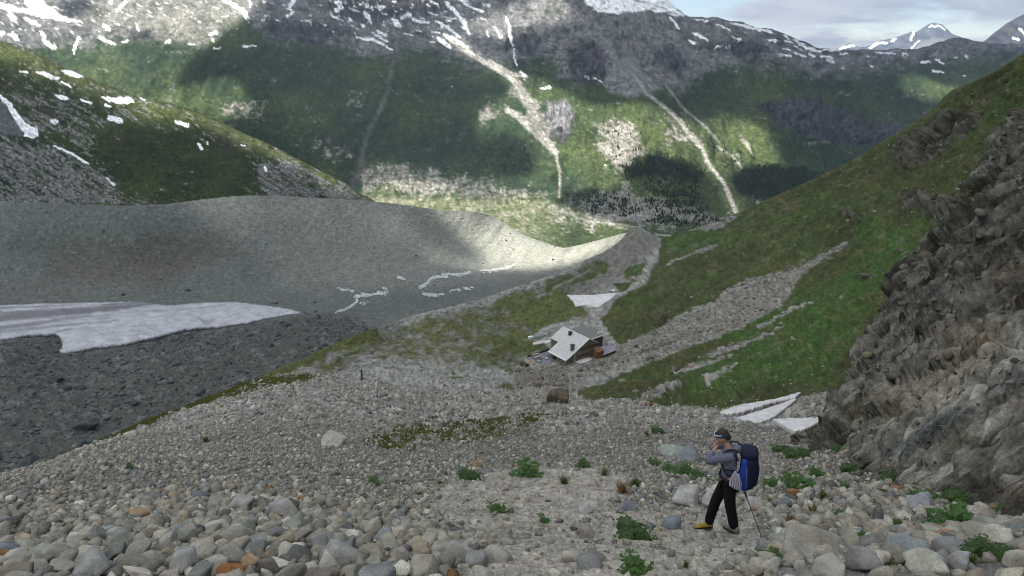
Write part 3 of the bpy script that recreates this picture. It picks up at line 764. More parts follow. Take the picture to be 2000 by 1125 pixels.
# braided plain
wet = Mask()
for p in ([(590, 612), (660, 608), (740, 600), (740, 640), (690, 625)], [(760, 575), (900, 560), (1000, 555), (850, 600), (760, 610)]):
    wet.poly(p, .5, 10)
col = lerp(col, (.13, .135, .135), wet.at(PX, PY, 10, 20, 2))
B_COLS, B_V = pxB, V.copy()
B_PY = PY.copy()
col = col * np.array([.83, .86, .80]) * speck(PX.shape, 3, .13)
V = skirt(V, [25, 70, 160, 300], R(33))
col = np.concatenate([col] + [col[-1:]] * 4)
M_DEB = ground_mat('moraine_debris', grain=(4.0, 1.3), bump=(2.6, .9), contrast=.30)
link('glacier_valley', grid_mesh('glacier_valley', V, col, flip=True), M_DEB, kind='structure', label='grey debris covered valley floor and smooth old moraine ridge')
shB = Mask(1.0)
shB.poly([(845, 400), (1000, 400), (1060, 470), (1100, 484), (1250, 440), (1250, 455), (1190, 492), (1130, 512), (1050, 528), (985, 532), (940, 528), (960, 505), (930, 470), (885, 440)], .0, 9)
shB.poly([(765, 455), (810, 470), (900, 500), (985, 528), (930, 530), (850, 515), (790, 485)], .25, 12)
shB.poly([(290, 385), (480, 375), (860, 400), (880, 440), (800, 455), (640, 440), (560, 430), (430, 440)], .52, 25); shB.poly([(560, 430), (760, 440), (800, 500), (700, 530), (560, 500)], .72, 25)
shB.line([(1040, 488), (1100, 500)], 7, .45, 8)
SHADE.append((B_V[::3, ::3].reshape(-1, 3), shB.at(PX[::3, ::3], PY[::3, ::3], 8, 36, 48).ravel()))

def sheet(name, mask, cols, rows_py, Vg, lift, colfn, mat, step, thick=0.0, base=None, jag=2.5, sc_=8, thr=.5, **props):
    """a patch (ice, snow, water) lying on a landform whose grid is Vg; lift may be a function of the mask"""
    js, is_ = np.where(mask.a > .02)
    x0, x1 = OX + CS * is_.min() - 4, OX + CS * is_.max() + 4
    y0, y1 = OY + CS * js.min() - 4, OY + CS * js.max() + 4
    X, Y = np.meshgrid(np.arange(x0, x1, step), np.arange(y1, y0, -step))
    P = surf_at(cols, rows_py, Vg, X, Y) if base is None else ray(X, Y) * base(X, Y)[..., None]
    m = mask.at(X, Y, jag, sc_, 91)
    gy_, gx_ = np.gradient(m)
    keep = (m > thr)
    kc = keep[:-1, :-1] & keep[1:, :-1] & keep[1:, 1:] & keep[:-1, 1:]
    cnt = np.zeros(m.shape, int); cnt[:-1, :-1] += kc; cnt[1:, :-1] += kc; cnt[1:, 1:] += kc; cnt[:-1, 1:] += kc
    edge_ = (cnt > 0) & (cnt < 4)
    g2_ = gx_ ** 2 + gy_ ** 2 + 1e-6
    mv = np.where(edge_, 1.0, 0.0) * (thr - m) / g2_
    X = X + np.clip(mv * gx_, -1.4, 1.4) * step; Y = Y - np.clip(mv * gy_, -1.4, 1.4) * step
    P = (surf_at(cols, rows_py, Vg, X, Y) if base is None else ray(X, Y) * base(X, Y)[..., None]) + np.array([0, 0, 1.0]) * lift(m, P)[..., None]
    k4 = keep[:-1, :-1] & keep[1:, :-1] & keep[1:, 1:] & keep[:-1, 1:]
    c = colfn(X, Y, P)
    me = grid_mesh(name, P, c, keep=k4, flip=True, walls=thick)
    return link(name, me, mat, **props)

def surf_at(cols, rows_py, Vg, X, Y):
    """point of a landform grid seen at picture position (columns evenly spaced, rows bottom to top)"""
    fi = np.clip((X - cols[0]) / (cols[1] - cols[0]), 0, len(cols) - 1.001)
    i = fi.astype(int); fx = fi - i
    n = rows_py.shape[0]
    def col_pts(ii):
        lo = np.zeros(ii.shape, int); hi = np.full(ii.shape, n - 1)
        for _ in range(12):
            mid = (lo + hi) // 2
            up = rows_py[mid, ii] > Y
            lo = np.where(up, mid, lo); hi = np.where(up, hi, mid)
        lo = np.minimum(lo, n - 2)
        a, b = rows_py[lo, ii], rows_py[lo + 1, ii]
        t = np.clip((a - Y) / (a - b + 1e-9), 0, 1)
        return Vg[lo, ii] * (1 - t)[..., None] + Vg[lo + 1, ii] * t[..., None]
    return col_pts(i) * (1 - fx)[..., None] + col_pts(i + 1) * fx[..., None]

B_PYm = np.minimum.accumulate(B_PY, 0)
def c_ice(X, Y, P):
    n = fbm2(X, Y, 26, 8, 5, .6, 301); n3 = fbm2(X, Y, 6, 3, 3, .7, 302)
    c = lerp((.34, .34, .365), (.52, .52, .545), smooth(-.4, .4, n + .5 * n3))
    m = Mask()
    m.line([(-420, 622), (0, 618), (120, 612), (200, 606)], [3, 2.5, 2, 1], .8, 2); m.line([(0, 655), (60, 648), (160, 640), (230, 632)], [2, 2, 1.5, .8], .7, 2)
    m.line([(-420, 640), (0, 628), (140, 616), (230, 607), (300, 597)], [9, 7, 7, 6, 2], .9, 3); m.line([(-420, 612), (0, 607), (80, 603), (140, 600)], [4, 2.5, 2, 1], .7, 2)
    m.line([(-420, 660), (0, 648), (110, 633), (180, 623)], [5, 4, 3, 1], .75, 2); m.line([(200, 601), (290, 592), (330, 598)], [2, 3.5, 2], .9, 2.5)
    m.line([(110, 633), (250, 618), (340, 612), (420, 604), (440, 600)], 1.0, .6, 1.2); m.line([(385, 625), (402, 634), (420, 630)], [1, 3.5, 1], .6, 2)
    m.line([(130, 690), (200, 684), (300, 664), (360, 648), (430, 643)], 3, .45, 4); m.line([(170, 646), (200, 658), (205, 664)], .8, .5, 1)
    c = lerp(c, (.13, .13, .14), m.at(X, Y, 4, 16, 7) * smooth(-.8, 0, n3 + .2))
    c = lerp(c, (.13, .13, .135), smooth(.5, .7, n3 + .3 * n) * .7)
    sk_ = fbm2(X - 2.2 * Y, Y + .12 * X, 120, 5, 4, .6, 305)
    c = lerp(c, (.17, .17, .175), smooth(.08, .34, sk_ + .25 * n3) * smooth(420, 250, X) * .75 + smooth(.3, .5, sk_ + .3 * n3) * .35)
    return lerp(c, (.12, .12, .12), smooth(.88, .5, GLM.at(X, Y, 3, 12, 91) + .22 * n) * .8)
GLD = Mask(); GLD.a = GLM.a.copy(); GLD.blur(14)
M_ICE = ground_mat('old_ice', grain=(7.0, 1.8), bump=(2.0, .5), contrast=.14, rough_=.55, spec=.3)
sheet('glacier', GLM, B_COLS, B_PYm, B_V, lambda m, P: .35 + 3.0 * smooth(.35, 1, GLD.at(*project(P))) + .9 * fbm(P, 22, 4, .6, 9), c_ice, M_ICE, 1.5, base=D_B, thick=1.4, kind='structure', label='white glacier tongue streaked with grey debris on the valley floor', jag=3, sc_=12)
M_WAT = ground_mat('milky_water', grain=(6.0,), bump=(1.5, .12), contrast=.12, rough_=.18, spec=.5)
strm = Mask()
for p, wd in ([(655, 610), (672, 605), (690, 597), (697, 586), (692, 580), (712, 577), (742, 574)], [1.2, 1.4, 1.8, 2.2, 1.8, 1.8, 1.2]), ([(735, 570), (745, 574), (758, 574), (756, 566), (748, 562)], 1.3), ([(820, 562), (836, 552), (842, 543), (858, 541), (880, 537), (905, 536), (925, 530)], [2.5, 3, 2.4, 2.4, 2.2, 2, 1.4]), \
        ([(826, 576), (848, 577), (868, 575)], [1, 2, 1.2]), ([(875, 571), (900, 564), (926, 562)], [1, 1.5, 1]), ([(938, 530), (960, 528), (985, 524), (1010, 518)], [1, 1.8, 2, 1]), ([(657, 564), (680, 567), (690, 568)], 1), ([(775, 540), (790, 546)], 1), ([(700, 595), (720, 590)], .8):
    strm.line([(x_ + 5 * math.sin(.13 * x_), y_ + 3.2 + 1.5 * math.sin(.21 * x_)) for x_, y_ in p], .8, .9, 1.2)
    strm.line([(x_ - 4 * math.sin(.17 * x_), y_ - 2.6 + 1.4 * math.sin(.27 * x_)) for x_, y_ in p], .6, .8, 1.0)
    strm.line(p, [x * .8 for x in wd] if isinstance(wd, list) else wd * .75, 1, 1.2)
sheet('stream', strm, B_COLS, B_PYm, B_V, lambda m, P: .5 + 0 * m, lambda X, Y, P: lerp((.36, .38, .385), (.55, .56, .56), smooth(-.3, .3, fbm2(X, Y, 6, 4, 3, .6, 5))), M_WAT, 1.0, kind='structure', label='pale braided meltwater stream on the grey gravel plain', jag=4.5, sc_=9, thr=.45)
# ---------------------------------------------------------------- the slope under the camera: scree, hut meadow, grassy flank
A_PTS = [(-400, 1160, 5.0), (0, 1160, 4.6), (1000, 1160, 4.46), (2000, 1160, 4.0), (2400, 1160, 3.9), (-400, 1400, 2.5), (1000, 1400, 2.37), (2400, 1400, 2.2), (-400, 1825, 1.2), (1000, 1825, 1.17), (2400, 1825, 1.1), (300, 1825, 1.18), (1700, 1825, 1.13), (300, 1400, 2.4), (1700, 1400, 2.3),
         (0, 1125, 5.3), (0, 1040, 9.0), (0, 980, 15), (0, 943, 25), (-400, 1035, 15), (-200, 1000, 18), (250, 1040, 8.6), (250, 960, 15.5), (200, 880, 31), (100, 900, 32), (300, 828, 46),
         (500, 1125, 5.1), (500, 1040, 8.3), (500, 960, 14), (500, 868, 27), (500, 800, 45), (400, 790, 58), (500, 744, 80), (600, 698, 105), (600, 760, 62), (700, 652, 140), (735, 639, 160), (700, 720, 105), (850, 606, 220), (960, 578, 295), (1000, 563, 332), (1100, 528, 425), (1140, 509, 480), (1210, 472, 590), (1243, 440, 650),
         (800, 1040, 8.15), (750, 960, 14), (750, 868, 25.5), (750, 810, 43), (800, 750, 88), (800, 690, 145), (800, 650, 180),
         (1000, 1125, 5.0), (1000, 1040, 8.1), (1000, 962, 14), (1000, 900, 20.8), (1000, 868, 25.5), (1000, 812, 45), (1000, 780, 68), (1000, 748, 108), (1000, 706, 172), (1000, 660, 213), (1000, 620, 262), (1000, 590, 302),
         (1200, 1040, 8.0), (1200, 960, 13.4), (1200, 900, 19.8), (1200, 850, 28), (1200, 812, 43), (1200, 770, 72), (1200, 740, 118), (1200, 700, 183), (1200, 660, 200), (1040, 712, 175), (1100, 714, 178), (1100, 690, 189), (1150, 690, 189), (1070, 740, 128), (1200, 620, 250), (1200, 580, 315), (1230, 540, 390), (1240, 490, 520), (1290, 466, 640), (1280, 500, 500),
         (1300, 740, 98), (1300, 690, 150), (1300, 640, 195), (1300, 600, 235), (1300, 550, 310), (1350, 500, 400), (1400, 431, 480), (1400, 600, 195), (1400, 540, 255), (1400, 480, 350),
         (1500, 1125, 4.9), (1500, 1040, 7.8), (1500, 960, 12.5), (1500, 900, 18), (1500, 860, 24), (1500, 810, 37), (1500, 780, 52), (1500, 740, 70), (1500, 680, 100), (1500, 600, 150), (1500, 500, 250), (1500, 390, 385),
         (1700, 1125, 4.7), (1700, 1000, 9.0), (1700, 930, 13.5), (1700, 870, 19.5), (1650, 800, 31), (1650, 740, 50), (1600, 650, 95), (1700, 600, 95), (1600, 500, 195), (1700, 450, 165), (1700, 291, 265), (1600, 345, 320), (1800, 400, 150), (1850, 300, 165), (1862, 176, 205),
         (2000, 1125, 4.4), (2000, 1000, 8.4), (2000, 940, 12.2), (2000, 860, 18), (2000, 760, 28), (2000, 600, 55), (2000, 400, 100), (2000, 250, 125), (2000, 102, 152), (2400, -40, 120), (2400, 500, 50), (2400, 1000, 8)]
D_A = RBF(A_PTS)
pxA = np.arange(-420, 2440, 3.35)
PX, PY, V = relief(pxA, top_A, lambda x: np.full(len(x), 1150.0), 290, D_A, ext=[1830, 1640, 1500, 1400, 1330, 1280, 1240, 1210, 1185, 1166])
NA = V.shape[0]
sp = spacing_of(V, 3.2)
PX0, PY0 = PX.copy(), PY.copy()
nrm = normals(V)
# --- what grows where
gr = Mask()
hill = [(1290, 466), (1330, 446), (1400, 420), (1500, 376), (1600, 330), (1700, 276), (1790, 222), (1850, 160), (2000, 85), (2440, -50), (2440, 300), (2000, 300), (1960, 420), (1860, 560), (1780, 640), (1720, 690), (1680, 752), (1600, 768), (1560, 772), (1480, 780), (1400, 795), (1320, 790),
        (1240, 792), (1160, 772), (1130, 755), (1190, 738), (1260, 712), (1230, 690), (1205, 668), (1170, 622), (1205, 590), (1260, 550), (1285, 510)]
gr.poly(hill, 1.0, 7)
gr.poly([(800, 625), (960, 582), (1100, 530), (1180, 495), (1200, 520), (1120, 575), (1165, 622), (1060, 640), (1040, 690), (1000, 735), (940, 720), (860, 690), (760, 680), (690, 690), (650, 700), (690, 665), (735, 645)], .60, 14)
gr.poly([(1000, 605), (1060, 592), (1110, 585), (1135, 605), (1090, 622), (1050, 632), (1010, 625)], 1.0, 8); gr.poly([(955, 655), (1010, 662), (1065, 672), (1075, 686), (1010, 690), (975, 672)], 1.0, 5); gr.poly([(868, 738), (900, 733), (915, 738), (890, 745)], 1, 4)
gr.poly([(915, 690), (960, 695), (985, 690), (970, 715), (930, 712)], .85, 6)
gr.poly([(400, 795), (500, 748), (600, 702), (735, 645), (800, 640), (900, 660), (960, 690), (980, 715), (900, 735), (800, 725), (720, 720), (640, 755), (560, 785), (470, 805)], .56, 34)
edge = [(x, float(top_A(x))) for x in range(60, 760, 40)]
gr.poly([(x, y - 6) for x, y in edge] + [(x, y + (7 + 16 * (x - 60) / 700)) for x, y in reversed(edge)], .85, 5)
gr.poly([(700, 868), (760, 846), (850, 838), (960, 832), (1060, 828), (1135, 830), (1130, 845), (1060, 850), (1010, 868), (930, 880), (850, 885), (760, 892), (705, 888)], .50, 14)
gr.poly([(1020, 730), (1080, 735), (1110, 720), (1080, 700), (1030, 715)], .35, 10); gr.poly([(960, 762), (1040, 735), (1060, 742), (1000, 768)], .8, 6)
gr.poly([(1120, 770), (1200, 752), (1260, 765), (1220, 795), (1160, 790)], .9, 8)
gr.poly([(1225, 520), (1270, 510), (1250, 540), (1215, 545)], .9, 6); gr.poly([(1190, 550), (1245, 545), (1215, 575)], .8, 6)
scree = Mask()
scree.poly([(1652, 468), (1600, 494), (1545, 522), (1465, 545), (1412, 572), (1400, 590), (1335, 612), (1290, 638), (1205, 672), (1180, 690), (1010, 725), (1000, 765), (1110, 752), (1200, 722), (1300, 698), (1380, 672), (1450, 640), (1532, 592), (1560, 545), (1605, 506), (1655, 478)], 1, 5)
scree.line([(1480, 640), (1560, 600), (1590, 590)], [4, 3, 1], .9); scree.line([(1385, 690), (1450, 668), (1530, 640)], [5, 4, 2], .8); scree.line([(1320, 722), (1400, 700), (1440, 690)], [7, 5, 2], .7)
scree.line([(1380, 745), (1430, 722), (1450, 715)], [5, 4, 2], .8); scree.line([(1290, 455), (1400, 440), (1440, 422)], [3, 6, 2], .8); scree.line([(1300, 520), (1360, 495), (1400, 480)], [2, 4, 2], .6)
scree.line([(1240, 780), (1290, 760), (1330, 750)], [6, 5, 2], .7); scree.line([(1230, 700), (1300, 678), (1330, 665)], 3, .3)
g_ = np.clip(gr.at(PX, PY, 11, 26, 401), 0, 1) * (1 - scree.at(PX, PY, 9, 18, 402))
n1 = fbm(V, 26, 5, .6, 411); n2 = fbm2(PX, PY, 26, 15, 5, .62, 412); n3 = fbm2(PX, PY, 7, 4.6, 3, .7, 413)
g_ = smooth(.34, .56, g_ + .42 * n2 + .22 * n3 - .08 * (g_ < .8))
# rock ribs breaking through the flank
rib = Mask()
for p, v in (([(1740, 272), (1790, 245), (1850, 215), (1900, 205), (1935, 222), (1900, 260), (1850, 290), (1800, 330), (1755, 345), (1730, 320)], .75), ([(1860, 178), (1940, 142), (2000, 110), (2000, 150), (1930, 190), (1880, 210)], .5),
             ([(1620, 330), (1660, 310), (1680, 330), (1640, 350)], .6), ([(1720, 370), (1780, 365), (1860, 380), (1850, 410), (1760, 405)], .8), ([(1610, 410), (1660, 395), (1700, 400), (1730, 425), (1680, 450), (1640, 440)], .7),
             ([(1780, 400), (1850, 380), (1900, 330), (2000, 300), (2000, 420), (1850, 440), (1800, 430)], .7), ([(1655, 540), (1680, 525), (1690, 545), (1660, 555)], .8), ([(1450, 460), (1500, 445), (1510, 460), (1460, 475)], .35),
             ([(1450, 405), (1520, 380), (1560, 375), (1500, 405)], .45), ([(1950, 200), (2000, 170), (2000, 300), (1930, 330)], .6)):
    rib.poly(p, v, 9)
rib.blur(16)
r_ = smooth(.44, .60, rib.at(PX, PY, 26, 30, 5) * .95 + .62 * n2 + .34 * n3) * smooth(.06, .2, rib.at(PX, PY))
# --- relief
far = smooth(38, 75, V[..., 1])
hh = rough(V, sp, [44, 22, 11, 5.5, 2.7, 1.35, .68, .34, .17, .085], .040, 500)
fa, ea, ia = facet(V, 2.4, 41, .8); fb, eb, ib = facet(V, 1.05, 42, .9); fc, ec, ic = facet(V, .42, 43, .9)
stone = 1 - g_
hh += stone * (far * ((ia > .72) * np.minimum(ea * 3, 1) * .42 + (ib > .35) * np.minimum(eb * 3, 1) * .26) * smooth(2.4, .9, sp) + (1 - far) * smooth(20, 45, V[..., 1]) * (ib > .55) * np.minimum(eb * 3, 1) * .25)
hh += smooth(6, 3, sp / .02) * stone * np.minimum(ec * 2, 1) * .03 * (V[..., 1] < 25)
f4, e4, i4 = facet(V, 6.5, 44, 1.0, (1, 1, .7))
hh += r_ * (f4 * 1.9 + fa * 1.3 + fb * .5)
SNOWM = Mask()
for p_ in ([(1385, 818), (1440, 795), (1570, 768), (1556, 790), (1530, 818), (1615, 818), (1556, 852), (1475, 838), (1430, 828)], [(1104, 576), (1210, 571), (1190, 590), (1166, 604), (1122, 602)]):
    SNOWM.poly(p_, 1, 4)
hh *= np.where(PY0 > 1150, .5, 1) * (1 - .95 * SNOWM.at(PX, PY))
strk = fbm2(PX + .9 * PY, (PY + .55 * PX) * 1.0, 60, 9, 4, .6, 416)
fh, eh, ih = facet(V, 1.7, 46, .9)
hh += g_ * far * ((ih > .72) * np.minimum(eh * 2.5, 1) * .30 + .10 * fh)
hh += g_ * far * (strk * .55 + .25 * fbm2(PX + .8 * PY, PY + .5 * PX, 16, 4, 3, .6, 417)) * smooth(20, 60, V[..., 1])
fade = np.ones_like(PY); fade[-3:] = np.array([.7, .5, .3])[:, None]
V = V + nrm * (hh * fade)[..., None]
# level ground round the hut
HUT_Z = -88.6
pad = Mask(); pad.poly([(1028, 700), (1050, 716), (1104, 722), (1165, 706), (1210, 694), (1206, 672), (1190, 652), (1148, 632), (1100, 640), (1062, 664)], 1, 8)
pm = pad.at(PX, PY)
Pp = ray(PX, PY); Yp = (HUT_Z - .12) / Pp[..., 2]
V = np.where((pm > .001)[..., None], V * (1 - pm)[..., None] + Pp * Yp[..., None] * pm[..., None], V)
PX, PY = project(V)
PX = np.where(PY0 > 1150, PX0, PX); PY = np.where(PY0 > 1150, PY0, PY)
# --- colours
gcol = lerp((.034, .040, .008), (.034, .062, .008), smooth(-.25, .35, n1 + .4 * n2 + .3 * strk))
lush = Mask()
for p in ([(1400, 640), (1520, 610), (1700, 500), (1760, 450), (1800, 470), (1720, 560), (1660, 680), (1600, 735), (1420, 760), (1340, 770), (1360, 720), (1450, 690)], [(1000, 605), (1060, 592), (1110, 585), (1135, 605), (1090, 622), (1010, 625)], [(1290, 470), (1400, 440), (1440, 470), (1320, 500)], [(955, 655), (1065, 672), (1075, 686), (1010, 690)], [(1225, 520), (1270, 510), (1250, 540)], [(1640, 400), (1720, 420), (1760, 460), (1690, 470)]):
    lush.poly(p, 1, 20)
gcol = lerp(gcol, (.028, .072, .008), lush.at(PX, PY, 30, 50, 4) * smooth(-.5, .2, n2 + .2) * .85)
gcol = lerp(gcol, (.066, .058, .020), smooth(-.08, .4, fbm2(PX, PY, 60, 30, 4, .6, 421) + .4 * n2 + .3 * strk) * .66)
mea = smooth(1200, 1120, PX) * smooth(560, 585, PY)
gcol = lerp(gcol, (.078, .082, .026), mea * .7)
gcol = gcol * np.array([1.15, 1.15, 1.0]) * (1 + .5 * n3 + .25 * n2 + .35 * strk)[..., None]
scol = lerp((.155, .150, .135), (.34, .33, .298), smooth(-.45, .45, n3 + .5 * n2))
scol = scol * (1 + .16 * n1)[..., None]
cell = np.where(far > .5, ia, ib)
scol = scol * (.78 + .44 * cell)[..., None]
scol = lerp(scol, lerp((.125, .112, .092), (.25, .228, .19), smooth(-.4, .4, n3 + .5 * n2)), scree.at(PX, PY) * .75)
rust = Mask(); rust.poly([(1000, 735), (1110, 715), (1130, 760), (1060, 790), (1000, 765)], .6, 14)
scol = lerp(scol, (.165, .128, .090), rust.at(PX, PY, 10, 20, 3) * smooth(-.3, .3, n2))
# moraine flank is finer, greyer
mor = Mask(); mor.poly([(1140, 512), (1240, 440), (1290, 466), (1250, 520), (1190, 560), (1120, 590), (1080, 570)], 1, 12)
scol = lerp(scol, (.135, .130, .105), mor.at(PX, PY, 8, 18, 4) * .8)
dirt = Mask()
dirt.poly([(840, 955), (930, 925), (1050, 905), (1150, 905), (1230, 930), (1200, 985), (1330, 985), (1480, 1000), (1500, 1060), (1450, 1125), (1150, 1160), (880, 1160), (950, 1060), (830, 1000)], 1, 18)
dm = dirt.at(PX, PY, 22, 40, 4)
scol = lerp(scol, lerp((.27, .24, .195), (.38, .345, .29), smooth(-.4, .4, n2)), dm * .92 * (V[..., 1] < 30))
gravel = (V[..., 1] < 30) * (1 - dm)
scol = lerp(scol, np.array([.125, .118, .105]), gravel * .7)  # gravel painted darker so the gaps between stones look shaded
col = lerp(scol, gcol, g_ * .95)
col = lerp(col, lerp((.026, .024, .020), (.095, .087, .072), smooth(-.4, .5, n3 + .5 * f4)), r_ * .92)
col = lerp(col, (.24, .228, .20), smooth(.50, .62, n3 + .3 * n2) * g_ * .8 * (far > .2))
rocky = smooth(.0, .24, strk * .7 + n2 * .5 + .25 * n3 - .12) * smooth(1250, 1330, PX) * (V[..., 1] > 60)
col = lerp(col, lerp((.050, .045, .035), (.20, .185, .155), smooth(-.3, .5, n3 + .3 * n2)), rocky * g_ * .8)      # loose pale stones lying in the turf
path = Mask()
path.line([(897, 612), (905, 600), (922, 592), (950, 583), (968, 580)], 1.6, .8, 1.5); path.line([(1076, 575), (1082, 562), (1100, 553), (1130, 540), (1152, 527)], 1.3, .7, 1.5); path.line([(690, 700), (760, 690), (850, 700), (960, 700), (1030, 690)], 1.6, .35, 2)
path.line([(620, 760), (720, 725), (850, 720), (950, 705)], 2.2, .4, 2.5); path.line([(860, 640), (880, 620)], 1.2, .5)
col = lerp(col, (.26, .245, .205), path.at(PX, PY, 4, 14, 3))
col = col * speck(PX.shape, 4, .24)
A_V, A_PY, A_COLS = V.copy(), np.minimum.accumulate(PY, 0), pxA
A_G, A_D, A_SP, A_PX, A_PY0 = g_, dm, sp, PX.copy(), PY0.copy()
shs = np.where(pxA < 1280, R(43), R(30))
V = skirt(V, [2, 6, 16, 45, 120, 260], shs)
col = np.concatenate([col] + [col[-1:]] * 6)
M_SLOPE = ground_mat('scree_and_turf', grain=(1.6, .33, .07), bump=(.35, .12), contrast=.24)
link('slope', grid_mesh('slope', V, col, flip=True), M_SLOPE, kind='structure', label='steep scree slope running down to the grassy hut terrace and green flank')
SHADE.append((A_V[::6, ::6].reshape(-1, 3), np.ones(A_V[::6, ::6].shape[:2]).ravel()))
def ground(px, py):
    return surf_at(A_COLS, A_PY, A_V, np.asarray(px, float), np.asarray(py, float))

# ---------------------------------------------------------------- rock wall on the right
NCL, NRL = 470, 330
hs = np.linspace(0, 1, NRL) ** 1.35 * 52 - 3.2                    # height above the foot, metres
ymax = np.interp(hs, [-4, 0, 2.2, 6.2, 8.9, 15, 31.5, 45, 52], [22.6, 23.3, 26, 34, 39.5, 46, 69, 86, 95])
ymax = ymax + 1.3 * fbm2(hs, 0 * hs, 3.0, octv=4, gain=.6, seed=3)
tq = np.linspace(0, 1, NCL)[None]
main = np.minimum(tq / .93, 1); back = np.clip((tq - .93) / .07, 0, 1)
Yb_ = 6.3 * (ymax[:, None] / 6.3) ** main
hB = np.repeat(hs[:, None], NCL, 1)
V = np.stack([9.2 + .2 * (Yb_ - 10.3) + .9 * hB, Yb_ + 3.0 * back, -7.65 - .52 * (Yb_ - 10.3) + hB - 10 * back ** 2], -1)
V[..., 0] += 9 * back ** 1.6
sp = np.maximum(np.linalg.norm(np.gradient(V, axis=0), axis=-1), np.linalg.norm(np.gradient(V, axis=1), axis=-1))
nrm = np.zeros_like(V); nrm[...] = np.array([-.73, -.12, .67]); nrm /= np.linalg.norm(nrm, axis=-1, keepdims=True)
fade = 1 - back
bx = np.array([.62, .28, .74]); bx /= np.linalg.norm(bx); by = np.array([0, 1, -.45]); bz = np.cross(bx, by); bz /= np.linalg.norm(bz); by = np.cross(bz, bx)
Bm = np.stack([bx, by, bz], 1)
Q = V @ Bm + np.stack([fbm(V, 2.6, 4, .55, 57 + k) for k in range(3)], -1) * .18
fa, ea, ia = facet(Q, 3.4, 51, .8, (1.9, 1.2, .9)); fb, eb, ib = facet(Q, 1.35, 52, .9, (1.6, 1.1, .9)); fc, ec, ic = facet(Q, .58, 53, 1.0, (1.4, 1.1, .9)); fd, ed, id_ = facet(Q, .27, 54, 1.0, (1.2, 1, 1))
wc, wd_ = smooth(1.4, 3, .58 / sp), smooth(1.4, 3, .27 / sp)
far_c = np.clip(V[..., 1] / 24, .6, 1.7)
hh = far_c * (fa * .62 + fb * .34 * smooth(1.5, 5, 1.35 / sp)) + fc * .26 * wc + fd * .13 * wd_ + rough(V, sp, [6, 3, 1.5, .7, .35, .17], .05, 540)
qb = Q[..., 1] / 1.7 + .45 * fbm(V, 5, 3, .5, 58); qs = qb - np.floor(qb)
qb2 = Q[..., 1] / .55 + .5 * fbm(V, 2.2, 3, .5, 59); qs2 = qb2 - np.floor(qb2)
hh += np.minimum(far_c, 1.1) * .72 * smooth(2.5, 7, 1.7 / sp) * (qs ** 1.4 - .4) + .22 * wc * (qs2 - .5)
hh -= smooth(.12, 0, eb) * .22 * far_c + smooth(.14, 0, ec) * .10 * wc + smooth(.15, 0, ed) * .04 * wd_
V = V + nrm * ((hh - .10 * far_c) * (.5 + .5 * fade))[..., None]
PX, PY = project(V); PX = np.clip(PX, -300, 2440); PY = np.clip(PY, -160, 1290)
n2 = fbm2(PX, PY, 60, 45, 5, .6, 560); n3 = fbm(V, .5, 4, .65, 561)
a_, b_ = PX, PY
sb = fbm(Q / np.array([1.5, 1, 1]), 1.4, 5, .62, 570)
lay = (np.sin(np.floor(qb) * 12.9898) * 43758.5453) % 1.0; lay2 = (np.sin(np.floor(qb2) * 78.233) * 43758.5453) % 1.0
tone = .24 * ib + .26 * ic + .20 * id_ + .18 * lay + .12 * lay2
col = lerp((.042, .039, .032), (.172, .161, .132), smooth(.18, .82, tone + .22 * sb + .18 * n3))
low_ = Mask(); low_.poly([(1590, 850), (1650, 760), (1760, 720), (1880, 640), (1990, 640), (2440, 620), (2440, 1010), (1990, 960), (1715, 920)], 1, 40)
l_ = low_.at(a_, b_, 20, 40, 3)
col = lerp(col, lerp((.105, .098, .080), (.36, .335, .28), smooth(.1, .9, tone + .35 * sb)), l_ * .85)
och = Mask()
for p, v in (([(1830, 640), (1900, 620), (1960, 640), (1950, 720), (1870, 740), (1820, 700)], .55), ([(1890, 675), (1945, 670), (1945, 700), (1900, 715)], .9), ([(1700, 760), (1850, 720), (1860, 780), (1720, 820)], .45), ([(1930, 520), (1990, 480), (2000, 600), (1950, 600)], .35), ([(1960, 950), (2020, 950), (2020, 990), (1960, 990)], .8)):
    och.poly(p, v, 14)
col = lerp(col, (.21, .145, .080), och.at(a_, b_, 18, 26, 4) * smooth(-.3, .4, n3 + .4 * (ib - .5)))
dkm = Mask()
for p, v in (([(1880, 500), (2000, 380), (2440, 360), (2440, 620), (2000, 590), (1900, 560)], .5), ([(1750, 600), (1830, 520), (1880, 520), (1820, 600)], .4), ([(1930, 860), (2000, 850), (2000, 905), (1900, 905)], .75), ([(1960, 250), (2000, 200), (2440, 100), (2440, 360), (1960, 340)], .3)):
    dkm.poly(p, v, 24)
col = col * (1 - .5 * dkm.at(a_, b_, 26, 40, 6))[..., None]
blu = Mask(); blu.poly([(1720, 890), (1800, 830), (1880, 785), (1900, 800), (1830, 850), (1770, 890)], .75, 8); blu.poly([(1960, 700), (2000, 690), (2000, 760), (1920, 770)], .35, 12)
col = lerp(col, (.105, .120, .130), blu.at(a_, b_, 10, 20, 5))
turf = smooth(.14, .34, n2 + .35 * sb + .5 * smooth(420, 200, b_) - .30) * .85
turf = np.maximum(turf, smooth(.25, .4, n2 + .4 * n3 - .12 + .30 * smooth(.72, .95, tq)) * .7)
col = lerp(col, (.030, .035, .009), turf)
mos = Mask(); mos.poly([(1640, 800), (1700, 760), (1720, 780), (1660, 830)], .6, 8); mos.poly([(1840, 860), (1890, 840), (1900, 870), (1860, 885)], .6, 8)
col = lerp(col, (.05, .048, .015), mos.at(a_, b_, 10, 20, 3) * smooth(-.3, .2, n3))
col = col * (1 + .22 * n3)[..., None]
col = col * speck(PX.shape, 5, .2)
M_CLIFF = ground_mat('cliff_rock', grain=(.6, .16, .05), bump=(.22, .14), contrast=.36, rough_=.9)
me = grid_mesh('cliff', V, col)
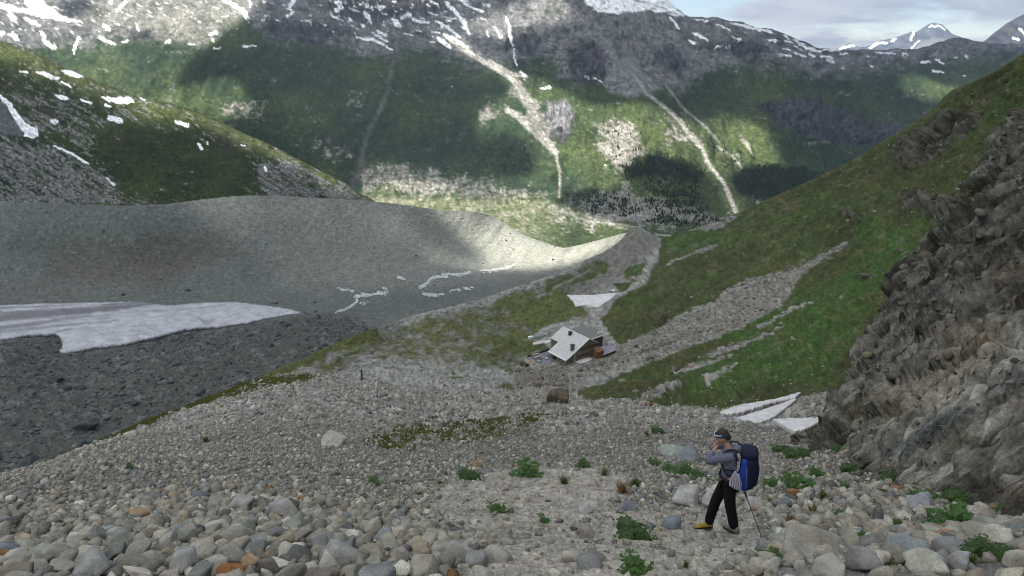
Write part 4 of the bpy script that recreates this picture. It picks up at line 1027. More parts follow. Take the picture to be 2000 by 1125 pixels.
link('cliff', me, M_CLIFF, kind='structure', label='dark layered rock wall rising at the edge of the scree')
CL_V = V
SHADE.append((V[::8, ::8].reshape(-1, 3), np.ones(V[::8, ::8].shape[:2]).ravel()))
# ---------------------------------------------------------------- clouds overhead that shade the place, and the air between
def build_clouds():
    H, cell = 1250.0, 18.5
    X0, X1, Y0, Y1 = -3100, 2300, -2400, 3300
    nx, ny = int((X1 - X0) / cell), int((Y1 - Y0) / cell)
    acc = np.zeros((ny, nx)); wt = np.zeros((ny, nx))
    for P, s in SHADE:
        q = P[:, :2] + SDIR[:2] * ((H - P[:, 2]) / SDIR[2])[:, None]
        i = ((q[:, 0] - X0) / cell).astype(int); j = ((q[:, 1] - Y0) / cell).astype(int)
        ok = (i >= 0) & (i < nx) & (j >= 0) & (j < ny) & np.isfinite(s)
        np.add.at(acc, (j[ok], i[ok]), s[ok]); np.add.at(wt, (j[ok], i[ok]), 1)
    known = wt > 0
    val = np.where(known, acc / np.maximum(wt, 1), 0)
    # spread the known cover outwards, then ordinary broken cloud beyond
    gx, gy = np.meshgrid(X0 + cell * (np.arange(nx) + .5), Y0 + cell * (np.arange(ny) + .5))
    nzz = fbm2(gx, gy, 1100, 900, 5, .55, 801)
    default = smooth(-.22, .12, nzz)
    f, wgt = val.copy(), known.astype(float)
    def bl(a, r):
        for ax in (0, 1):
            p = np.concatenate([np.repeat(np.take(a, [0], ax), r + 1, ax), a, np.repeat(np.take(a, [-1], ax), r, ax)], ax)
            c = np.cumsum(p, ax); n = a.shape[ax]
            a = (np.take(c, np.arange(2 * r + 1, 2 * r + 1 + n), ax) - np.take(c, np.arange(0, n), ax)) / (2 * r + 1)
        return a
    res = default.copy()
    for r in (40, 20, 10, 5, 2, 1):
        bw = bl(wgt, r); bv = bl(f * wgt, r)
        m = smooth(.0, .25, bw)
        res = res * (1 - m) + bv / np.maximum(bw, 1e-6) * m
    res = np.where(known, val, res)
    res = bl(res, 1)
    edge_x = smooth(X0, X0 + 700, gx) * smooth(X1, X1 - 700, gx) * smooth(Y0, Y0 + 700, gy) * smooth(Y1, Y1 - 500, gy)
    dens = np.clip(res + .07 * fbm2(gx, gy, 160, 160, 4, .6, 803), 0, 1) * edge_x
    keepv = dens > .05
    k4 = keepv[:-1, :-1] & keepv[1:, :-1] & keepv[1:, 1:] & keepv[:-1, 1:]
    lump = fbm2(gx, gy, 420, 420, 5, .55, 807)
    top = H + 30 + dens * (170 + 190 * lump)
    bot = H - dens * (20 + 35 * np.abs(lump))
    m = bpy.data.materials.new('cloud'); m.use_nodes = True
    t = m.node_tree; t.nodes.clear(); n = t.nodes.new
    o_ = n('ShaderNodeOutputMaterial'); mxs = n('ShaderNodeMixShader'); tr = n('ShaderNodeBsdfTransparent'); m2 = n('ShaderNodeMixShader')
    df = n('ShaderNodeBsdfDiffuse'); tl = n('ShaderNodeBsdfTranslucent'); at = n('ShaderNodeVertexColor'); at.layer_name = 'Col'
    df.inputs[0].default_value = (.88, .90, .94, 1); tl.inputs[0].default_value = (.70, .76, .84, 1); m2.inputs[0].default_value = .42
    t.links.new(df.outputs[0], m2.inputs[1]); t.links.new(tl.outputs[0], m2.inputs[2])
    t.links.new(at.outputs['Color'], mxs.inputs[0]); t.links.new(tr.outputs[0], mxs.inputs[1]); t.links.new(m2.outputs[0], mxs.inputs[2])
    t.links.new(mxs.outputs[0], o_.inputs['Surface'])
    a = smooth(.10, .80, dens) * .96
    c3 = np.repeat(a[..., None], 3, -1)
    dz = (top - H) / SDIR[2]
    Vt = np.stack([gx + SDIR[0] * dz, gy + SDIR[1] * dz, top], -1)
    me = grid_mesh('clouds', Vt, c3, keep=k4, flip=True)
    link('clouds', me, m, kind='structure', label='broken cloud deck drifting over the valley')
build_clouds()

def add_haze():
    x0, x1, y0, y1, z0, z1 = -9500, 9500, -400, 10500, -1500, 640
    v = [(x, y, z) for z in (z0, z1) for y in (y0, y1) for x in (x0, x1)]
    f = [(0, 2, 3, 1), (4, 5, 7, 6), (0, 1, 5, 4), (2, 6, 7, 3), (0, 4, 6, 2), (1, 3, 7, 5)]
    me = bpy.data.meshes.new('haze'); me.from_pydata(v, [], f); me.update()
    m = bpy.data.materials.new('thin_air'); m.use_nodes = True
    t = m.node_tree; t.nodes.clear()
    o_ = t.nodes.new('ShaderNodeOutputMaterial'); p = t.nodes.new('ShaderNodeVolumePrincipled')
    p.inputs['Color'].default_value = (.62, .79, 1.0, 1); p.inputs['Density'].default_value = HAZE_DENSITY; p.inputs['Anisotropy'].default_value = .2
    t.links.new(p.outputs[0], o_.inputs['Volume'])
    link('haze', me, m, kind='stuff', label='thin bluish mountain air')
HAZE_DENSITY = 7.0e-5
add_haze()
# ================================================================ STONES
def ico(n):
    bm = bmesh.new(); bmesh.ops.create_icosphere(bm, subdivisions=n, radius=1)
    bm.verts.ensure_lookup_table()
    v = np.array([x.co[:] for x in bm.verts]); f = np.array([[q.index for q in p.verts] for p in bm.faces]); bm.free()
    return v, f
ICO = {k: ico(k) for k in (1, 2, 3, 4)}
def rock_shape(level, seed, angular=.6):
    v, f = ICO[level]
    r = np.random.default_rng(seed)
    A = np.linalg.qr(r.normal(size=(3, 3)))[0]
    n = np.concatenate([A, -A, r.normal(size=(r.integers(2, 6), 3))])
    n[:6] += r.normal(0, .26, (6, 3))
    n /= np.linalg.norm(n, axis=1, keepdims=True)
    d = np.concatenate([r.uniform(.50, .80, 6), r.uniform(.70, .98, len(n) - 6)])
    p = 14 + 130 * angular ** 1.5
    dots = np.maximum(v @ n.T / d, 0)
    rad = (dots ** p).sum(1) ** (-1 / p)
    rad = np.minimum(rad, 1.25)
    if level >= 3:
        rad = rad * (1 + .04 * fbm(v * 1.0 + seed, .5, 4, .55, seed) + .012 * fbm(v + seed, .12, 2, .6, seed + 3))
    elif level == 2:
        rad = rad * (1 + .05 * fbm(v + seed, .6, 2, .5, seed))
    v = v * rad[:, None]
    v = v - (v.max(0) + v.min(0)) / 2
    return v / np.abs(v).max(), f
def stone_mat():
    m = bpy.data.materials.new('stone'); m.use_nodes = True
    t = m.node_tree; b = t.nodes['Principled BSDF']; n = t.nodes.new; L = t.links.new
    b.inputs['Roughness'].default_value = .88; b.inputs['Specular IOR Level'].default_value = .2
    oi = n('ShaderNodeObjectInfo'); tcn = n('ShaderNodeTexCoord'); geo = n('ShaderNodeNewGeometry')
    z1 = n('ShaderNodeTexNoise'); z1.inputs['Scale'].default_value = 5; z1.inputs['Detail'].default_value = 6; z1.inputs['Roughness'].default_value = .65
    z2 = n('ShaderNodeTexNoise'); z2.inputs['Scale'].default_value = 60; z2.inputs['Detail'].default_value = 3; z2.inputs['Roughness'].default_value = .8
    z3 = n('ShaderNodeTexNoise'); z3.inputs['Scale'].default_value = 1.7; z3.inputs['Detail'].default_value = 4
    for z in (z1, z2, z3): L(geo.outputs['Position'], z.inputs['Vector'])
    r1 = n('ShaderNodeMapRange'); r1.inputs['From Min'].default_value = .3; r1.inputs['From Max'].default_value = .7; r1.inputs['To Min'].default_value = .66; r1.inputs['To Max'].default_value = 1.3
    r2 = n('ShaderNodeMapRange'); r2.inputs['From Min'].default_value = .3; r2.inputs['From Max'].default_value = .7; r2.inputs['To Min'].default_value = .72; r2.inputs['To Max'].default_value = 1.28
    L(z1.outputs['Fac'], r1.inputs['Value']); L(z2.outputs['Fac'], r2.inputs['Value'])
    mm = n('ShaderNodeMath'); mm.operation = 'MULTIPLY'; L(r1.outputs[0], mm.inputs[0]); L(r2.outputs[0], mm.inputs[1])
    sc1 = n('ShaderNodeVectorMath'); sc1.operation = 'SCALE'; L(oi.outputs['Color'], sc1.inputs[0]); L(mm.outputs[0], sc1.inputs['Scale'])
    cr = n('ShaderNodeValToRGB'); cr.color_ramp.elements[0].position = .60; cr.color_ramp.elements[0].color = (0, 0, 0, 1); cr.color_ramp.elements[1].position = .70; cr.color_ramp.elements[1].color = (.5, .5, .5, 1)
    L(z3.outputs['Fac'], cr.inputs[0])
    mxn = n('ShaderNodeMixRGB'); mxn.inputs[2].default_value = (.17, .135, .09, 1); L(cr.outputs[0], mxn.inputs[0]); L(sc1.outputs[0], mxn.inputs[1])
    L(mxn.outputs[0], b.inputs['Base Color'])
    bp = n('ShaderNodeBump'); bp.inputs['Distance'].default_value = .02; bp.inputs['Strength'].default_value = .8
    zz = n('ShaderNodeTexNoise'); zz.inputs['Scale'].default_value = 22; zz.inputs['Detail'].default_value = 6; zz.inputs['Roughness'].default_value = .7
    L(geo.outputs['Position'], zz.inputs['Vector']); L(zz.outputs['Fac'], bp.inputs['Height']); L(bp.outputs[0], b.inputs['Normal'])
    return m
M_STONE = stone_mat()
M_RUB = ground_mat('loose_stones', grain=(.16, .03), bump=(.06, .03), contrast=.34, rough_=.9)

PAL = [((.275, .262, .235), 'pale grey', 24), ((.215, .204, .182), 'grey', 30), ((.190, .196, .178), 'greenish grey', 13), ((.160, .166, .172), 'blue grey', 9), ((.36, .348, .318), 'whitish', 9),
       ((.225, .196, .156), 'tan', 9), ((.105, .104, .104), 'dark grey', 3.5), ((.19, .112, .062), 'rust brown', .55)]
PAL = [(tuple(np.array(c) * np.array([1.22, 1.19, 1.09])), n_, w_) for c, n_, w_ in PAL]
PW = np.array([p[2] for p in PAL], float); PW /= PW.sum()

# positions are thrown on the ground in metres, big stones first, none through another
def cells(mask_fn, ymin, ymax):
    P = A_V[:-1, :-1]
    ar = np.linalg.norm(np.cross(A_V[1:, :-1] - P, A_V[:-1, 1:] - P), axis=-1)
    Yc = P[..., 1]
    px, py = A_PX[:-1, :-1], A_PY[:-1, :-1]
    ok = (Yc > ymin) & (Yc < ymax) & (px > -90) & (px < 2090) & (py < 1190)
    wgt = ar * ok * mask_fn(px, py, P)
    wgt = np.nan_to_num(wgt)
    return wgt / wgt.sum(), float((ar * ok).sum())
class Thrower:
    def __init__(self, cs):
        self.cs = cs; self.d = {}
    def try_(self, x, y, r, ov):
        cs = self.cs
        i, j = int(math.floor(x / cs)), int(math.floor(y / cs))
        for a in (i - 1, i, i + 1):
            for b in (j - 1, j, j + 1):
                for (u, v, q) in self.d.get((a, b), ()):
                    if (x - u) ** 2 + (y - v) ** 2 < ((r + q) * ov) ** 2:
                        return False
        self.d.setdefault((i, j), []).append((x, y, r))
        return True
cliff_block = Mask(); cliff_block.poly([(1592, 852), (1660, 872), (1715, 915), (1850, 935), (1990, 955), (2100, 965), (2440, 980), (2440, 100), (1700, 100)], 1, 3)
snow_block = Mask(); snow_block.poly([(1385, 818), (1440, 792), (1570, 766), (1560, 790), (1530, 822), (1615, 818), (1560, 852), (1480, 840)], 1, 3)
turf_patch = Mask(); turf_patch.poly([(700, 868), (760, 846), (850, 838), (960, 832), (1060, 828), (1135, 830), (1130, 845), (1060, 850), (1010, 868), (930, 880), (850, 885), (760, 892), (705, 888)], 1, 9)
bould = Mask(); bould.poly([(-420, 985), (200, 965), (520, 955), (610, 985), (800, 1010), (880, 1060), (820, 1180), (-420, 1190)], 1, 30); bould.poly([(1480, 1010), (1560, 940), (1700, 940), (2440, 980), (2440, 1190), (1540, 1190)], 1, 24); bould.poly([(1280, 955), (1500, 940), (1480, 985), (1290, 985)], .8, 10)
plant_block = Mask()
for px_, py_, w_ in ((1232, 1045, 90), (915, 930, 60), (1030, 920, 70), (1138, 908, 42), (1528, 880, 48), (1560, 888, 56), (1556, 948, 74), (1214, 960, 36), (1238, 948, 30), (1655, 868, 60), (1640, 880, 40), (1664, 916, 48), (1650, 958, 34), (1600, 975, 36), (1856, 1025, 112), (1925, 1080, 80),
                     (1800, 975, 56), (1870, 978, 80), (1735, 937, 58), (1240, 1115, 80), (1506, 1095, 48), (1335, 922, 50), (1362, 932, 40), (972, 998, 40), (708, 977, 22), (1284, 843, 30), (1680, 1055, 34), (1820, 1026, 34), (1580, 1008, 46), (1535, 1022, 36), (730, 943, 28), (1100, 941, 30), (1950, 1002, 36), (1305, 916, 32), (1500, 947, 36), (1690, 987, 40), (1755, 1028, 42), (1840, 942, 36), (1905, 957, 42), (1970, 1090, 56), (1590, 927, 36), (1720, 967, 32), (1635, 1013, 36), (1785, 927, 36)):
    plant_block.line([(px_ - w_ * .28, py_), (px_ + w_ * .28, py_)], w_ * .13, 1, 3)
foot_block = Mask(); foot_block.line([(1372, 1036), (1400, 1034), (1446, 1046)], 13, 1, 4)
def free(px, py, P):
    return (1 - foot_block.at(px, py)) * (1 - .92 * plant_block.at(px, py)) * (1 - cliff_block.at(px, py)) * (1 - snow_block.at(px, py)) * (1 - .35 * turf_patch.at(px, py, 12, 26, 3))

STONES = []         # x, y, r, px, py, Y
grid = Thrower(.72)
# stones one can point at in the photograph: picture place, width there, flatness, colour, label
SPECIAL = [
 (1590, 1068, 122, .95, (.40, .38, .335), 'largest speckled granite boulder, standing between the trekking pole and the leafy plants'),
 (1690, 1095, 80, .75, (.27, .255, .24), 'brownish grey boulder leaning against the big speckled granite boulder'),
 (1672, 1046, 66, .45, (.215, .26, .25), 'flat green grey slab propped on darker stones behind the granite boulder'),
 (1520, 985, 38, .95, (.17, .185, .20), 'round dark blue grey stone beside the hiker, under the rust stone'),
 (1541, 963, 32, .75, (.30, .175, .075), 'rust orange stone on top of the round dark stone near the hiker'),
 (1338, 972, 76, .75, (.43, .42, .39), 'whitish boulder at the edge of the path, in front of the hiker'),
 (1392, 983, 56, .75, (.41, .40, .37), 'whitish boulder half hidden by the legs of the hiker'),
 (1462, 985, 50, .75, (.40, .385, .355), 'pale boulder just behind the trousers of the hiker'),
 (1345, 893, 60, .60, (.215, .24, .245), 'slate grey stone on the scree level with the elbow of the hiker'),
 (1318, 882, 60, .5, (.33, .36, .325), 'pale green stone behind the slate grey stone by the hiker'),
 (1312, 1025, 46, .70, (.20, .225, .24), 'dark blue grey stone on the bare path beside the round leafy plant'),
 (1226, 990, 40, .60, (.20, .205, .24), 'violet slate stone below the rusty grass tuft'),
 (1518, 1044, 42, .55, (.50, .50, .48), 'small white stone lying at the tip of the trekking pole'),
 (1142, 992, 46, .80, (.43, .42, .385), 'pale upright stone in the bare dirt of the path'),
 (1146, 1042, 44, .80, (.28, .25, .21), 'brown boulder with a dark hollow in the middle of the path'),
 (975, 1085, 66, .70, (.36, .335, .29), 'tan angular block sunk in the dirt path'),
 (451, 1118, 66, .80, (.30, .135, .05), 'bright rust red boulder in the dense boulder field'),
 (490, 1098, 44, .80, (.36, .25, .15), 'orange tan stone touching the rust red boulder'),
 (664, 1085, 92, .80, (.36, .35, .325), 'big rounded grey boulder at the edge of the boulder field'),
 (748, 1052, 64, .85, (.27, .285, .285), 'grey boulder with a smaller stone set into its face'),
 (650, 861, 58, .50, (.43, .40, .36), 'pale pinkish boulder alone on fine scree above the turf patch'),
 (556, 997, 76, .70, (.32, .31, .285), 'long grey boulder with a shadowed underside'),
 (272, 1003, 50, .80, (.36, .25, .16), 'orange faced stone in the upper boulder field'),
 (200, 1042, 66, .75, (.26, .28, .29), 'blue grey block in the middle of the boulder field'),
 (20, 1078, 62, .75, (.19, .205, .225), 'dark blue grey boulder at the outer edge of the boulder field'),
 (395, 969, 32, .65, (.135, .14, .165), 'small dark slate stone at the top of the boulder field'),
 (1775, 1078, 92, .55, (.285, .305, .31), 'long blue grey slab lying below the big leafy plant'),
 (1830, 1095, 56, .6, (.36, .37, .38), 'pale grey slab next to the long blue grey slab'),
 (1790, 985, 62, .6, (.33, .345, .36), 'rounded blue grey stone above the big leafy plant'),
 (935, 908, 26, .90, (.30, .20, .11), 'small rusty stone with a dark side on the middle scree'),
 (1885, 1098, 52, .8, (.40, .40, .395), 'light grey stone below the two leafy plants'),
 (1825, 1096, 26, .8, (.36, .235, .09), 'small ochre stone wedged beside the long slab'),
 (470, 985, 60, .8, (.37, .355, .325), 'grey boulder with a brown corner at the top of the boulder field'),
 (180, 1105, 96, .8, (.335, .33, .31), 'large grey boulder low in the boulder field'),
 (360, 1100, 84, .8, (.33, .325, .30), 'large mottled boulder left of the rust red boulder'),
 (900, 1080, 70, .75, (.34, .33, .30), 'grey boulder at the border of boulder field and path')]
SPI = {}
for k, (px, py, wpx, fl, c, lab) in enumerate(SPECIAL):
    p = ground(px, py + wpx * fl * .22)
    zc = p[1] * CP - p[2] * SP
    r = wpx / 2 * zc / FPX
    grid.try_(p[0], p[1], r, 0)
    SPI[len(STONES)] = k
    STONES.append((p[0], p[1], r, px, py, p[2]))
def throw(n, rmin, rmax, powr, ymin, ymax, dens, ov, grid_):
    wgt, area = cells(dens, ymin, ymax)
    flat = RNG.choice(wgt.size, n, p=wgt.ravel())
    j, i = np.unravel_index(flat, wgt.shape)
    a, b = RNG.random(n), RNG.random(n)
    P = A_V[j, i] * ((1 - a) * (1 - b))[:, None] + A_V[j, i + 1] * (a * (1 - b))[:, None] + A_V[j + 1, i] * ((1 - a) * b)[:, None] + A_V[j + 1, i + 1] * (a * b)[:, None]
    u = np.sort(RNG.random(n))
    rr = (rmax ** -powr + u * (rmin ** -powr - rmax ** -powr)) ** (-1 / powr)
    bb = bould.at(A_PX[j, i], A_PY[j, i])
    for q in range(n):
        r = rr[q] * (.62 + .38 * bb[q])
        x, y = P[q, 0], P[q, 1]
        if grid_.try_(x, y, r, ov):
            STONES.append((x, y, r, A_PX[j[q], i[q]], A_PY[j[q], i[q]], P[q, 2]))
dirt_f = lambda px, py: 1 - .965 * dirt.at(px, py, 22, 40, 4)
throw(32000, .042, .165, 1.7, 3.6, 14, lambda px, py, P: free(px, py, P) * dirt_f(px, py), .80, grid)
throw(13000, .028, .05, 1.2, 3.6, 13, lambda px, py, P: free(px, py, P) * (1 - .93 * dirt.at(px, py, 22, 40, 4)), .82, grid)
throw(34000, .05, .19, 2.1, 13, 31, lambda px, py, P: free(px, py, P) * dirt_f(px, py), .82, grid)
g3_ = Thrower(1.3)
throw(15000, .11, .40, 2.3, 30, 78, lambda px, py, P: free(px, py, P) * (1 - .97 * A_G[:-1, :-1]), .85, g3_)
S_ = np.array(STONES)
# height of the ground under each stone
SX, SY, SR = S_[:, 0], S_[:, 1], S_[:, 2]
SZ = S_[:, 5]
sx_, sy_ = project(np.stack([SX, SY, SZ], -1))
apx = SR * FPX / (SY * CP - SZ * SP)       # half size in the picture
order = np.argsort(-apx)
vis = [i for i in order if -20 < sx_[i] < 2020 and sy_[i] < 1150]
single = list(SPI) + [i for i in vis if i not in SPI][:300 - len(SPI)]
single_set = set(single)
T4 = [rock_shape(4 if k < 3 else 3, 100 + k, 1.0 if k == 0 else [.9, .72, .8, 1.0][k % 4]) for k in range(20)]
T4m = []
for k, (v, f) in enumerate(T4):
    T4m.append(new_mesh('stone', v, f, np.full(len(f), 3), smooth_=(k % 4 in (1, 2) and k > 3)))
    T4m[-1].materials.append(M_STONE)
SHAPE = ['angular', 'rounded', 'smooth', 'sharp edged']
MARKS = [(1590, 1068, 'the speckled granite boulder'), (1672, 1046, 'the flat green slab'), (1520, 985, 'the round dark stone'), (1338, 972, 'the whitish boulder by the path'), (1345, 893, 'the slate grey stone by the hiker'), (1226, 990, 'the violet slate stone'),
         (1142, 992, 'the pale upright stone in the path'), (975, 1085, 'the tan block in the path'), (451, 1118, 'the bright rust red boulder'), (664, 1085, 'the big rounded grey boulder'), (556, 997, 'the long grey boulder'), (272, 1003, 'the orange faced rock'),
         (200, 1042, 'the blue grey block'), (20, 1078, 'the dark outer boulder'), (395, 969, 'the small dark slate'), (1775, 1078, 'the long blue grey slab'), (1790, 985, 'the rounded blue grey stone'), (935, 908, 'the small rusty stone'), (650, 861, 'the lone pinkish boulder'),
         (1856, 1018, 'the biggest leafy plant'), (1232, 1038, 'the bushy plant on the path'), (1440, 1040, 'the boots of the hiker'), (1655, 868, 'the dark cushion under the rock wall'), (1950, 1000, 'the lower rocks of the wall'), (1030, 920, 'the ragged green plant'), (748, 1052, 'the set-in stone'),
         (180, 1105, 'the large low grey boulder'), (900, 1080, 'the boulder between field and path'), (1870, 975, 'the wide cushion plant'), (1140, 905, 'the cushion plant above the path'), (330, 1075, 'the centre of the boulder field'), (100, 985, 'the crest edge of the boulder field')]
used_labels = {}
def stone_label(tone, shp, r, px, py):
    d = [((px - a) ** 2 + ((py - b) * 1.4) ** 2, a, b, t) for a, b, t in MARKS]
    _, a, b, t = min(d)
    rel = 'just above' if py < b - 22 and abs(px - a) < 60 else ('just below' if py > b + 22 and abs(px - a) < 60 else ('near' if abs(px - a) > 60 else 'beside'))
    sz = 'small' if r < .115 else ('medium sized' if r < .145 else 'large')
    return f'{sz} {tone} {shp} stone {rel} {t}'
def rot(ax, ay, az):
    return Matrix.Rotation(az, 4, 'Z') @ Matrix.Rotation(ay, 4, 'Y') @ Matrix.Rotation(ax, 4, 'X')
for i in single:
    r = SR[i]
    if i in SPI:
        k = SPI[i]; _, _, wpx, fl, c, lab = SPECIAL[k]
        tk = (k * 7) % 20 if k else 0
        o = link('stone', T4m[tk], label=lab, category='stone', group='stones lying on the scree slope')
        s3 = (r, r * .85, r * fl * .95); az = RNG.uniform(-.4, .4); tilt = RNG.uniform(-.12, .12, 2); sink = .25
    else:
        pk = RNG.choice(len(PAL), p=PW); c, tone, _ = PAL[pk]
        c = np.array(c) * RNG.uniform(.75, 1.2) * (1 + RNG.uniform(-.03, .03, 3))
        tk = int(RNG.integers(0, 20))
        o = link('stone', T4m[tk], label=stone_label(tone, SHAPE[tk % 4], r, sx_[i], sy_[i]), category='stone', group='stones lying on the scree slope')
        fl = RNG.uniform(.5, .95); s3 = (r * RNG.uniform(.95, 1.4), r * RNG.uniform(.7, 1.05), r * fl); az = RNG.uniform(0, 6.28); tilt = RNG.uniform(-.35, .35, 2); sink = .15
    o.color = (*[float(q) * (.84 if i in SPI else 1) for q in c], 1)
    o.matrix_world = Matrix.Translation((SX[i], SY[i], SZ[i] + s3[2] * (1 - sink) * .62)) @ rot(tilt[0] + .35, tilt[1], az) @ Matrix.Diagonal((*s3, 1))
# everything smaller: one mesh of loose stones
def rocks(name, P, r, cols, label, mat, flat=(.5, .9), seed=0):
    """angular blocks of twenty faces joined into one mesh"""
    g = np.random.default_rng(seed)
    ph = (1 + 5 ** .5) / 2
    v0 = np.array([(-1, ph, 0), (1, ph, 0), (-1, -ph, 0), (1, -ph, 0), (0, -1, ph), (0, 1, ph), (0, -1, -ph), (0, 1, -ph), (ph, 0, -1), (ph, 0, 1), (-ph, 0, -1), (-ph, 0, 1)], float) / 1.902
    f0 = np.array([(0, 11, 5), (0, 5, 1), (0, 1, 7), (0, 7, 10), (0, 10, 11), (1, 5, 9), (5, 11, 4), (11, 10, 2), (10, 7, 6), (7, 1, 8), (3, 9, 4), (3, 4, 2), (3, 2, 6), (3, 6, 8), (3, 8, 9), (4, 9, 5), (2, 4, 11), (6, 2, 10), (8, 6, 7), (9, 8, 1)])
    n = len(P)
    X = v0[None] * g.uniform(.62, 1.15, (n, 12, 1)) * np.stack([r * g.uniform(.9, 1.4, n), r * g.uniform(.6, 1.0, n), r * g.uniform(*flat, n)], -1)[:, None]
    a = g.uniform(0, 6.283, n); ca, sa = np.cos(a)[:, None], np.sin(a)[:, None]; b = g.uniform(-.5, .5, n) + .2; cb, sb = np.cos(b)[:, None], np.sin(b)[:, None]
    x, y, z = X[..., 0] * ca - X[..., 1] * sa, X[..., 0] * sa + X[..., 1] * ca, X[..., 2]
    y, z = y * cb - z * sb, y * sb + z * cb
    W = np.stack([x, y, z], -1) + P[:, None] + np.array([0, 0, 1.0]) * (r * .2)[:, None, None]
    F = f0[None] + (np.arange(n) * 12)[:, None, None]
    me = new_mesh(name, W.reshape(-1, 3), F.reshape(-1, 3), np.full(n * 20, 3), np.repeat(cols, 12, 0), smooth_=False)
    return link(name, me, mat, kind='stuff', label=label)
def sow(Vg, wfun, n, seed):
    g = np.random.default_rng(seed)
    ar = np.linalg.norm(np.cross(Vg[1:, :-1] - Vg[:-1, :-1], Vg[:-1, 1:] - Vg[:-1, :-1]), axis=-1)
    px, py = project(Vg[:-1, :-1])
    w_ = np.nan_to_num(ar * np.clip(wfun(px, py, Vg[:-1, :-1]), 0, None)) * ((px > -60) & (px < 2060) & (py < 1150))
    w_ /= w_.sum()
    j, i = np.unravel_index(g.choice(w_.size, n, p=w_.ravel()), w_.shape)
    a, b = g.random((n, 1)), g.random((n, 1))
    return Vg[j, i] * (1 - a) * (1 - b) + Vg[j, i + 1] * a * (1 - b) + Vg[j + 1, i] * (1 - a) * b + Vg[j + 1, i + 1] * a * b
def power(n, a, b, k, seed):
    u = np.random.default_rng(seed).random(n)
    return (b ** -k + u * (a ** -k - b ** -k)) ** (-1 / k)
def tint(n, lo, hi, seed):
    g = np.random.default_rng(seed); return lerp(lo, hi, g.random(n)) * (1 + g.normal(0, .05, (n, 3)))
M_BLK = ground_mat('broken_blocks', grain=(1.0, .2), bump=(.3, .1), contrast=.3)
n = 6000
P_ = sow(B_V, lambda px, py, P: deb.at(px, py, 10, 30, 2) * (1 - gm.at(px, py)) + .012 * (py > 420) * (1 - gm.at(px, py)), n, 21)
rocks('valley_rubble', P_, power(n, .40, 3.2, 1.9, 22), tint(n, (.045, .050, .050), (.135, .14, .138), 23), 'dark boulders strewn over the debris covered valley floor', M_BLK, (.4, .75), 24)
n = 5600
P_ = sow(A_V, lambda px, py, P: (P[:, :, 1] > 70) * (py < 800) * (scree.at(px, py, 9, 18, 402) * 5 + .25 + 1.2 * rib.at(px, py)) * (1 - pad.at(px, py)), n, 31)
rocks('slope_rubble', P_, power(n, .13, .95, 2.1, 32), tint(n, (.075, .068, .055), (.27, .25, .215), 33), 'broken blocks lying on the long scree tongue and green flank', M_BLK, (.5, .9), 34)
n = 1100
P_ = sow(CL_V, lambda px, py, P: (py < 940) * (px < 2040) * (.3 + smooth(600, 850, py)), n, 41)
rocks('wall_blocks', P_, power(n, .05, .24, 2.0, 42) * np.clip(P_[:, 1] / 18, .6, 1.8), tint(n, (.045, .041, .033), (.20, .18, .145), 43), 'loose blocks caught on the ledges of the rock wall', M_BLK, (.5, .9), 44)
